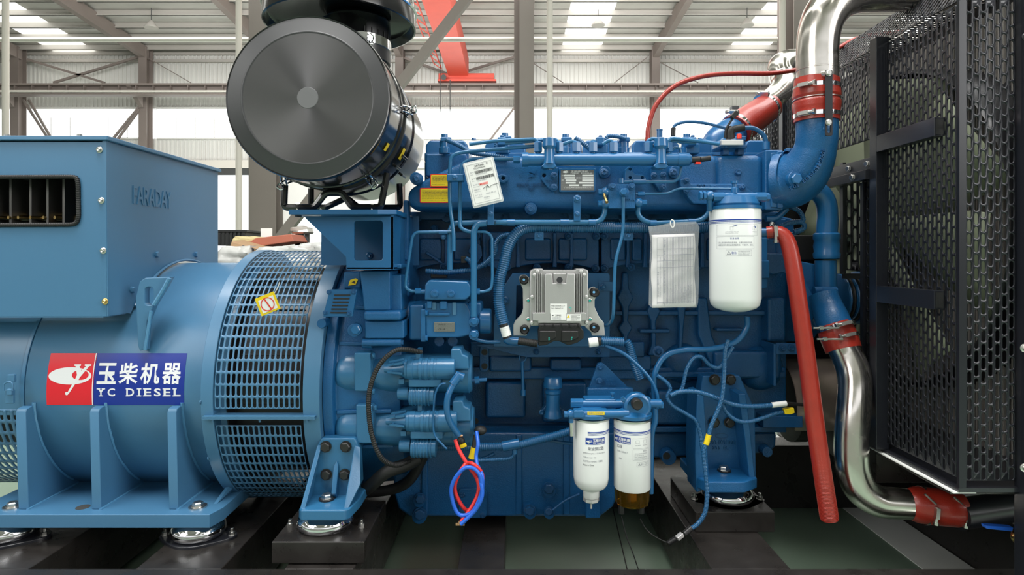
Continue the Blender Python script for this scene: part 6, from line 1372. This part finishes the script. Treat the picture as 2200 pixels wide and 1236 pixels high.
# far slotted panel beyond the engine
b = B(); perf(b, .62, 1.3, 34, 32, .0115, .0345, lambda u, v: V((GX-.012, 2.9+u, zl-1.3+v)), mu=.006, mv=.01, stagger=True); obj('slotted_panel', b, M['guard'], rd, solid=.002, ang=30)
b = B(); perf(b, .36, 1.25, 18, 30, .012, .0345, lambda u, v: V((GX-.04+u, 3.4, zl-1.15+v)), mu=.006, mv=.01, stagger=True); obj('far_slotted_panel', b, M['guard'], rd, solid=.002, ang=30)
obj('far_post', B().box((GX-.06, 3.38, .4), (GX-.02, 3.42, zl+.1)), M['frame'], rd)
# small belt guard in front
bg_ = thing('belt_guard', 'small black slotted belt guard beside the blue coolant pipe', 'guard', P(1850, 590, 2.35))
def bgm(u, v): return V((P(1815, 0, 2.36).x+u, 2.36, P(0, 588, 2.36).z+v))
Wb = P(1858, 0, 2.36).x-P(1815, 0, 2.36).x; Hb = P(0, 352, 2.36).z-P(0, 588, 2.36).z
b = B(); perf(b, Wb, Hb, 3, 6, .0125, Hb/6*.8, bgm, mu=.004, mv=.012, stagger=True); obj('slotted_panel', b, M['guard'], bg_, solid=.003)
obj('frame', B().box((P(1812, 0, 2.36).x, 2.355, P(0, 588, 2.36).z-.02), (P(1858, 0, 2.36).x, 2.37, P(0, 588, 2.36).z)).box((P(1856, 0, 2.36).x, 2.34, .5), (P(1868, 0, 2.36).x, 2.37, P(0, 345, 2.36).z)).box((P(1808, 0, 2.36).x, 2.35, P(0, 588, 2.36).z), (P(1815, 0, 2.36).x, 2.375, P(0, 350, 2.36).z)), M['frame'], bg_, bev=.001)
for x, y in ((1862, 398), (1863, 562), (1862, 730)): bolt(x, y, 2.335, 5.5, bg_, M['steel'], 'hex')

# fan, shroud and core
FXc = V((GX+.19, 2.42, CZ+.10))
fn = thing('radiator_fan', 'pale green plastic radiator fan behind the slotted guard', 'fan', FXc)
obj('hub', B().cyl(FXc+V((-.05, 0, 0)), FXc+V((.05, 0, 0)), .13, n=32), M['fan'], fn, bev=.01)
for k in range(8):
    a = 2*math.pi*k/8+.25; u = V((0, math.cos(a), math.sin(a))); v = V((0, -math.sin(a), math.cos(a))); ax = V((1, 0, 0)); bb = B(); n = 7
    for i in range(n+1):
        t = i/n; r_ = .11+.47*t; w2_ = (.10+.11*t)*(1 if t < .9 else .92); tw = .75-.3*t
        for s in (-1, -.4, .3, 1): bb.v.append(FXc+u*r_+v*(w2_*s*math.cos(tw))+ax*(w2_*s*math.sin(tw)*.55-.02*(1-s*s)))
    for i in range(n):
        for j in range(3): q = i*4+j; bb.f.append([q, q+1, q+5, q+4])
    obj('blade', bb, M['fan'], fn, solid=.006, ang=60)
rr = thing('radiator', 'dark radiator core and shroud behind the fan', 'radiator', (1.75, 2.45, .5))
obj('shroud', B().lathe([(.60, 0), (.615, .02), (.615, .14), (.63, .16)], FXc+V((.02, 0, 0)), (1, 0, 0), 64, caps=False), M['black'], rr)
obj('core', B().box((GX+.36, 1.8, z_bot), (GX+.5, 3.05, z_top+CZ*0)), M['core'], rr); obj('side_tank', B().box((GX+.33, 1.78, z_bot), (GX+.5, 1.86, z_top-.02)), M['core'], rr)
bb = B()
for k in range(60): y = 1.87+k*.019; bb.box((GX+.352, y, z_bot), (GX+.36, y+.006, z_top-.05))
obj('core_fins', bb, M['purlin'], rr, kind='stuff')
obj('far_shroud', B().box((GX+.02, 3.05, z_bot), (GX+.5, 3.1, z_top-.1)), M['black'], rr)
# sill under the radiator, drain valve
dv = thing('drain_valve', 'brass drain valve with flat blue lever at the lower right corner', 'valve', P(2190, 1155, 1.8))
obj('valve_body', B().ball(P(2190, 1155, 1.82), .022, 12, (1, 1, 1)).cyl(P(2190, 1155, 1.82), P(2215, 1168, 1.82), .016), M['brass'], dv); obj('lever', B().ext([P(2118, 1130, 1.8), P(2120, 1137, 1.8), P(2175, 1143, 1.8), P(2178, 1134, 1.8), P(2150, 1132, 1.8)], V((0, .02, 0))), M['blue_cable'], dv, bev=.002)
lp = thing('lower_hose_pipe', 'black pipe leaving the lower red hose toward the right edge', 'pipe', P(2100, 1115, 1.95)); obj('pipe', B().cyl(P(2055, 1105, 2.0), P(2260, 1075, 2.1), .05, n=28), M['frame'], lp)
# ---------------------------------------------------------------- charge air pipes
def vpipe(name, px, mat_, parent, n=32, cr=True):
    pts = [P(x, y, d) for x, y, d, r in px]; rad = [r*d/F for x, y, d, r in px]
    if cr:
        C = catmull(pts, 8); Rr = []
        for i in range(len(rad)-1):
            for j in range(8): Rr.append(rad[i]+(rad[i+1]-rad[i])*j/8)
        Rr.append(rad[-1])
    else: C, Rr = pts, rad
    return obj(name, B().ring_sweep(C, Rr, n), mat_, parent, ang=60)
up = thing('charge_air_pipe', 'polished steel elbow pipe rising from the red hose and bending right over the guard', 'pipe', P(1755, 175, 2.02))
vpipe('pipe', [(1757, 190, 2.02, 42), (1756, 150, 2.02, 42), (1756, 105, 2.02, 42), (1761, 62, 2.02, 43), (1776, 25, 2.02, 44), (1805, -3, 2.03, 44), (1845, -18, 2.04, 44), (1900, -20, 2.06, 43), (1990, -20, 2.1, 42), (2080, -20, 2.15, 42)], M['chrome'], up, 40)
obj('seam', B().lathe([(42*2.02/F, 0), (43*2.02/F, .001), (43*2.02/F, .004), (42*2.02/F, .005)], P(1756, 153, 2.02), (0, 0, 1), 40), M['chrome'], up)
h1 = thing('silicone_hose', 'short red silicone hose with two clamps between upper steel pipe and blue elbow', 'hose', P(1754, 262, 2.02))
vpipe('hose', [(1755, 172, 2.02, 45), (1754, 186, 2.02, 45.5), (1754, 198, 2.02, 47), (1754, 208, 2.02, 48), (1754, 215, 2.02, 45), (1754, 222, 2.02, 48), (1754, 232, 2.02, 47.5), (1754, 243, 2.02, 46), (1754, 262, 2.02, 46)], M['red_hose'], h1, 40)
def vclamp(x, y, d, rpx, par, wd=.014, axis=(0, 0, 1), screw=-1):
    p = P(x, y, d); r = rpx*d/F; a = V(axis).normalized()
    c = obj('hose_clamp', B().lathe([(r, -wd/2), (r+.0015, -wd/2), (r+.0015, wd/2), (r, wd/2)], p, axis, 48), M['chromed'], par)
    side = V((screw, -.75, 0)); side = (side-a*side.dot(a)).normalized(); t = a.cross(side).normalized(); q = p+side*(r+.008)
    obj('clamp_screw', B().cyl(q-t*.022, q+t*.03, .006, n=10).cyl(q+t*.028, q+t*.036, .009, n=6).bar(q-t*.02, q+t*.015, .016, .012, a), M['steel'], c)
    return c
vclamp(1755, 190, 2.02, 46, h1); vclamp(1754, 250, 2.02, 46.5, h1)
obj('hose_ring', B().lathe([(.073, 0), (.0745, .001), (.0745, .003), (.073, .004)], P(1754, 216, 2.02), (0, 0, 1), 40), M['steel'], h1)
el = thing('intake_elbow', 'blue cast intake elbow turning from the red hose down to the manifold flange', 'elbow', P(1700, 450, 2.08))
vpipe('elbow', [(1755, 256, 2.02, 42), (1755, 285, 2.02, 41.5), (1752, 315, 2.03, 42), (1742, 345, 2.05, 47), (1725, 370, 2.08, 54), (1702, 385, 2.12, 60), (1676, 388, 2.15, 63)], M['cast'], el, 40)
obj('flange', B().prism(rrect(1670, 325, 1684, 448, 4), 2.1, .22), M['cast'], el, bev=.004); obj('boss', B().lathe([(.034, 0), (.03, .02)], P(1707, 386, 2.045), (0, -1, 0), 28), M['cast'], el, bev=.004)
obj('plug_neck', B().cyl(P(1707, 386, 2.03), P(1707, 386, 2.0), .019, n=24), blue, el); bolt(1709, 385, 2.0, 14, el, blue, 'hex'); bolt(0, 0, 0, .016, el, blue, 'hex', (0, 0, 1), 'bolt', P(1694, 326, 2.12))
obj('strap_lug', B().pbox(1768, 262, 1784, 280, 1.955, .03), M['cast'], el, bev=.004)
# cast number following the outside of the bend
ctr = (1640, 300)
s = 'TD820-1008102 405'
for k, ch in enumerate(s):
    if ch == ' ': continue
    t_ = k/(len(s)-1); a = R(8+58*t_); rx = 122+8*math.sin(a); x = ctr[0]+rx*math.cos(a)*1.0+6; y = ctr[1]+10+(rx-8)*math.sin(a)*.85
    dd = 2.02-.055+.05*max(0, t_-.3)
    ca, sa = math.cos(a+math.pi/2), math.sin(a+math.pi/2)
    def mm(u, v, w_=0, x=x, y=y, ca=ca, sa=sa, dd=dd): return tuple(P(x+u*ca+v*sa, y+u*sa-v*ca, dd)+V((0, -w_, 0)))
    text('cast_lettering', ch, M['castd'], el, (-2.6, -4, 2.6, 4), mm, extrude=.004)
st = thing('strap_bracket', 'dark slotted metal strap bolted across the red hose', 'bracket', P(1781, 300, 1.94))
obj('strap', curve_mesh('st', [rrect(1773, 150, 1789, 292, 4), rrect(1778, 266, 1784, 286, 2.8)], 1.935, .004, .0008), M['guard'], st); 
for y in (157, 263): bolt(1780, y, 1.933, 7, st, M['steel'], 'hex')
obj('spacer', B().cyl(P(1768, 160, 1.96), P(1780, 158, 1.94), .012), M['chrome'], st)
# second pipe behind
up2 = thing('charge_air_pipe', 'second polished steel pipe bending behind the engine to the angled red hose', 'pipe', P(1650, 220, 2.7))
vpipe('pipe', [(1780, 128, 2.9, 20), (1735, 130, 2.8, 22), (1695, 131, 2.72, 24), (1676, 142, 2.68, 25), (1680, 165, 2.66, 25), (1683, 185, 2.62, 25), (1665, 208, 2.58, 25), (1640, 226, 2.55, 26)], M['chrome'], up2, 32)
h2 = thing('silicone_hose', 'red silicone hose sloping down behind the engine top to a blue pipe', 'hose', P(1600, 270, 2.5))
vpipe('hose', [(1654, 228, 2.56, 29), (1640, 238, 2.54, 31), (1615, 255, 2.5, 33), (1590, 273, 2.47, 35), (1578, 283, 2.45, 36)], M['red_hose'], h2, 32)
axd = (P(1590, 273, 2.47)-P(1654, 228, 2.56)).normalized(); vclamp(1646, 234, 2.55, 30.5, h2, .014, axd, -1); vclamp(1582, 279, 2.46, 36, h2, .014, axd, -1)
vpipe('blue_pipe', [(1580, 280, 2.46, 32), (1562, 292, 2.45, 34), (1545, 310, 2.45, 36), (1540, 340, 2.45, 36)], blue, h2, 28)
obj('caution_sticker', B().prism([(1636, 205), (1650, 199), (1648, 206), (1636, 216)], 2.7, .002), M['yellow'], h2)
# red breather hose over the engine top and red hose beside the far pipe
tag(tube('vent_hose', [(1391, 303, 2.25), (1394, 270, 2.25), (1410, 225, 2.25), (1450, 185, 2.25), (1510, 164, 2.25), (1580, 158, 2.25), (1650, 158, 2.25), (1700, 152, 2.3), (1740, 142, 2.4), (1790, 110, 2.5), (1850, 80, 2.55), (1940, 68, 2.6)], 2.25, 5.2, M['red_hose'], None, 'c', loc=P(1391, 303, 2.25)), 'thin red hose arching over the engine top toward the steel pipe', 'hose')
# long red hanging hose
lh = thing('coolant_hose', 'long thick red ribbed hose hanging open from the blue stub beside the oil filter', 'hose', P(1782, 1115, 2.0))
vpipe('hose', [(1647, 500, 2.08, 13), (1665, 499, 2.07, 14), (1682, 505, 2.06, 15.5), (1694, 525, 2.05, 16.5), (1704, 570, 2.04, 17), (1716, 650, 2.03, 17.5), (1732, 760, 2.02, 18), (1750, 900, 2.01, 18.5), (1766, 1010, 2.0, 18.5), (1782, 1116, 2.0, 18)], M['red_hose'], lh, 28)
b = B(); C = catmull([P(1704, 570, 2.04), P(1716, 650, 2.03), P(1732, 760, 2.02), P(1750, 900, 2.01), P(1766, 1010, 2.0), P(1782, 1115, 2.0)], 30)
C = resample(C, .0045)
for k, p in enumerate(C[1:-1]):
    r_ = (17.15+1.55*k/len(C))*2.02/F; t_ = (C[k+2]-C[k]).normalized(); b.lathe([(r_*.985, -.0008), (r_*1.008, 0), (r_*.985, .0008)], p, t_, 20)
obj('cord_rings', b, M['red_hose'], lh, kind='stuff')
obj('stub', B().cyl(P(1632, 500, 2.09), P(1655, 500, 2.08), .0165, n=20), blue, lh); vclamp(1657, 499, 2.08, 14.5, lh, .014, (1, 0, 0.1), .2)
obj('clamp_nut', B().cyl(P(1657, 484, 2.07), P(1660, 478, 2.07), .007, n=8), M['steel'], lh)
# lower radiator pipe
h3 = thing('silicone_hose', 'red silicone hose with two T-bolt clamps under the water pump', 'hose', P(1800, 760, 2.18))
vpipe('hose', [(1790, 696, 2.2, 34), (1798, 715, 2.19, 37), (1806, 735, 2.18, 37), (1812, 752, 2.17, 36)], M['red_hose'], h3, 36)
ax3 = (P(1812, 752, 2.17)-P(1790, 696, 2.2)).normalized()
for x, y in ((1797, 703), (1805, 727)):
    c = vclamp(x, y, 2.19, 37.5, h3, .013, ax3, 0); p = P(x-50, y+2, 2.1); obj('t_bolt', B().cyl(p, p+V((.09, 0, 0)), .0035, n=10).cyl(p+V((.02, 0, 0)), p+V((.034, 0, 0)), .008, n=6), M['steel'], c)
lpz = thing('radiator_pipe', 'polished steel pipe dropping from the water pump and bending right near the floor', 'pipe', P(1840, 1090, 2.1))
vpipe('pipe', [(1808, 740, 2.17, 31), (1820, 765, 2.16, 33), (1833, 800, 2.14, 34), (1836, 840, 2.12, 34), (1832, 900, 2.1, 34), (1829, 960, 2.09, 34), (1832, 1010, 2.08, 34), (1850, 1052, 2.07, 34), (1885, 1076, 2.06, 33), (1930, 1082, 2.05, 32), (1990, 1085, 2.04, 31)], M['chrome'], lpz, 40)
h4 = thing('silicone_hose', 'red silicone hose with two clamps at the lower right end of the steel pipe', 'hose', P(2020, 1120, 2.03))
vpipe('hose', [(1968, 1084, 2.05, 35), (1975, 1085, 2.04, 38), (2000, 1088, 2.03, 38), (2030, 1091, 2.02, 38), (2050, 1093, 2.02, 38), (2060, 1094, 2.02, 36)], M['red_hose'], h4, 36)
for x, y in ((1982, 1086), (2044, 1092)):
    c = vclamp(x, y, 2.04, 38.5, h4, .012, (1, 0, -.08), 0); p = P(x+5, y-24, 1.98); obj('t_bolt', B().cyl(p, p+V((.03, -.01, -.03)), .0035, n=8), M['steel'], c)
# ---------------------------------------------------------------- loose wiring
def loom(name, px, d, r, label, cat='wiring', m_='conduit', extra=None):
    t = thing(name, label, cat, P(px[0][0], px[0][1], d)); tube('conduit', px, d, r, M[m_], t, 'c', corr=(.0048, .075)); return t
t1 = loom('wiring_loom', [(1565, 730), (1558, 755), (1556, 800), (1552, 850), (1543, 880), (1528, 915), (1520, 945), (1512, 970), (1515, 1010), (1519, 1060), (1515, 1100), (1500, 1125), (1482, 1138)], 2.08, 4.6, 'blue corrugated loom hanging in front of the right support bracket down to a grey plug')
obj('connector', B().cyl(P(1485, 1135, 2.08), P(1470, 1148, 2.07), .01, n=12).cyl(P(1452, 1158, 2.06), P(1436, 1168, 2.06), .009, n=10), M['plastic'], t1); obj('grey_plug', B().bar(P(1466, 1148, 2.07), P(1454, 1158, 2.06), .016, .014), M['alul'], t1, bev=.002)
obj('yellow_tape', B().cyl(P(1523, 934, 2.08), P(1517, 955, 2.08), .0095, n=12), M['yellow'], t1)
t2 = loom('wiring_loom', [(1440, 850), (1462, 842), (1495, 842), (1530, 852), (1570, 868), (1600, 873), (1630, 873), (1660, 871)], 2.1, 5, 'blue corrugated loom ending in a white sleeve right of the support bracket'); obj('white_sleeve', B().cyl(P(1658, 871, 2.1), P(1689, 867, 2.1), .0095, n=16), M['label'], t2); obj('conduit', B().cyl(P(1690, 867, 2.1), P(1725, 870, 2.2), .006), M['rubber'], t2)
t3 = loom('wiring_loom', [(1552, 865), (1560, 885), (1580, 902), (1605, 907), (1640, 898), (1662, 890), (1682, 885)], 2.11, 4.4, 'blue corrugated loom ending in a yellow plug right of the support bracket'); obj('yellow_plug', B().prism([(1685, 880), (1706, 877), (1708, 888), (1700, 891), (1687, 891)], 2.1, .02), M['yellow'], t3, bev=.002)
t4 = loom('wiring_loom', [(1412, 807), (1430, 820), (1440, 835), (1434, 855), (1445, 872), (1475, 890), (1495, 905), (1505, 935), (1507, 955), (1514, 985)], 2.12, 4.2, 'blue corrugated loom curving left of the right support bracket')
t5 = loom('wiring_loom', [(1450, 845), (1465, 835), (1475, 795), (1490, 770), (1508, 768), (1525, 785), (1545, 790), (1560, 770), (1575, 745)], 2.13, 4.2, 'blue corrugated loom looping above the right support bracket')
tag(tube('sensor_wire', [(1375, 1115, 2.07), (1390, 1140, 2.07), (1415, 1158, 2.06), (1438, 1168, 2.06)], 2.07, 1.3, M['rubber'], None, 'c', loc=P(1375, 1115, 2.07)), 'thin black wire from the filter sensor to the grey plug', 'wire')
tag(tube('sensor_wire', [(1335, 1110, 2.07), (1345, 1150, 2.06), (1360, 1190, 2.05), (1372, 1226, 2.05)], 2.06, 1.2, M['rubber'], None, 'c', loc=P(1335, 1110, 2.07)), 'thin black wire hanging straight below the amber bowl', 'wire')
t6 = thing('sensor_lead', 'blue cable with black plug arching over the rear of the valve covers', 'cable', P(1450, 290, 2.2)); tube('cable', [(1446, 278), (1452, 268), (1475, 262), (1510, 264), (1545, 272), (1565, 278)], 2.2, 3.4, C1, t6, 'c'); obj('plug', B().cyl(P(1447, 275, 2.2), P(1446, 292, 2.2), .0085, n=12), M['plastic'], t6)
t7 = thing('pressure_sensor', 'dark plug and red capped sensor with black boot on the rear manifold top', 'sensor', P(1580, 300, 2.15))
obj('black_lead', B().ring_sweep(catmull([P(1558, 300, 2.12), P(1560, 278, 2.12), P(1572, 258, 2.12), P(1580, 245, 2.12)], 6), [.004]*19, 8), M['plastic'], t7); obj('plug', B().bar(P(1571, 254, 2.12), P(1583, 241, 2.12), .02, .016), M['plastic'], t7, bev=.002)
obj('boot', B().ring_sweep(catmull([P(1568, 298, 2.13), P(1568, 283, 2.13), P(1578, 278, 2.13), P(1598, 274, 2.13)], 6), [.017]*10+[.013]*9, 14), M['rubber'], t7); tube('lead', [(1597, 275), (1620, 276), (1640, 290), (1646, 305)], 2.13, 4.6, C1, t7, 'c')
obj('red_cap', B().lathe([(.0085, 0), (.0085, .012), (.006, .017), (.001, .018)], P(1588, 298, 2.12), (0, 0, 1), 16), M['redl'], t7); obj('base_plate', B().pbox(1550, 300, 1598, 312, 2.1, .09), M['alul'], t7, bev=.003); obj('pedestal', B().pbox(1548, 311, 1606, 318, 2.12, .09), M['castd'], t7, bev=.003)
for x in (1560, 1592): obj('pedestal_leg', B().pbox(x-6, 318, x+6, 332, 2.14, .03), M['castd'], t7)
obj('lead_plug', B().cyl(P(1646, 305, 2.13), P(1646, 322, 2.13), .013, n=14), blue, t7)
# joints in the painted floor
struct('trim_41', B().ext([V((.42, 1.9, .0)), V((.424, 1.9, 0)), V((.5, 3.0, 0)), V((.496, 3.0, 0))], V((0, 0, .003))), M['rubber'])
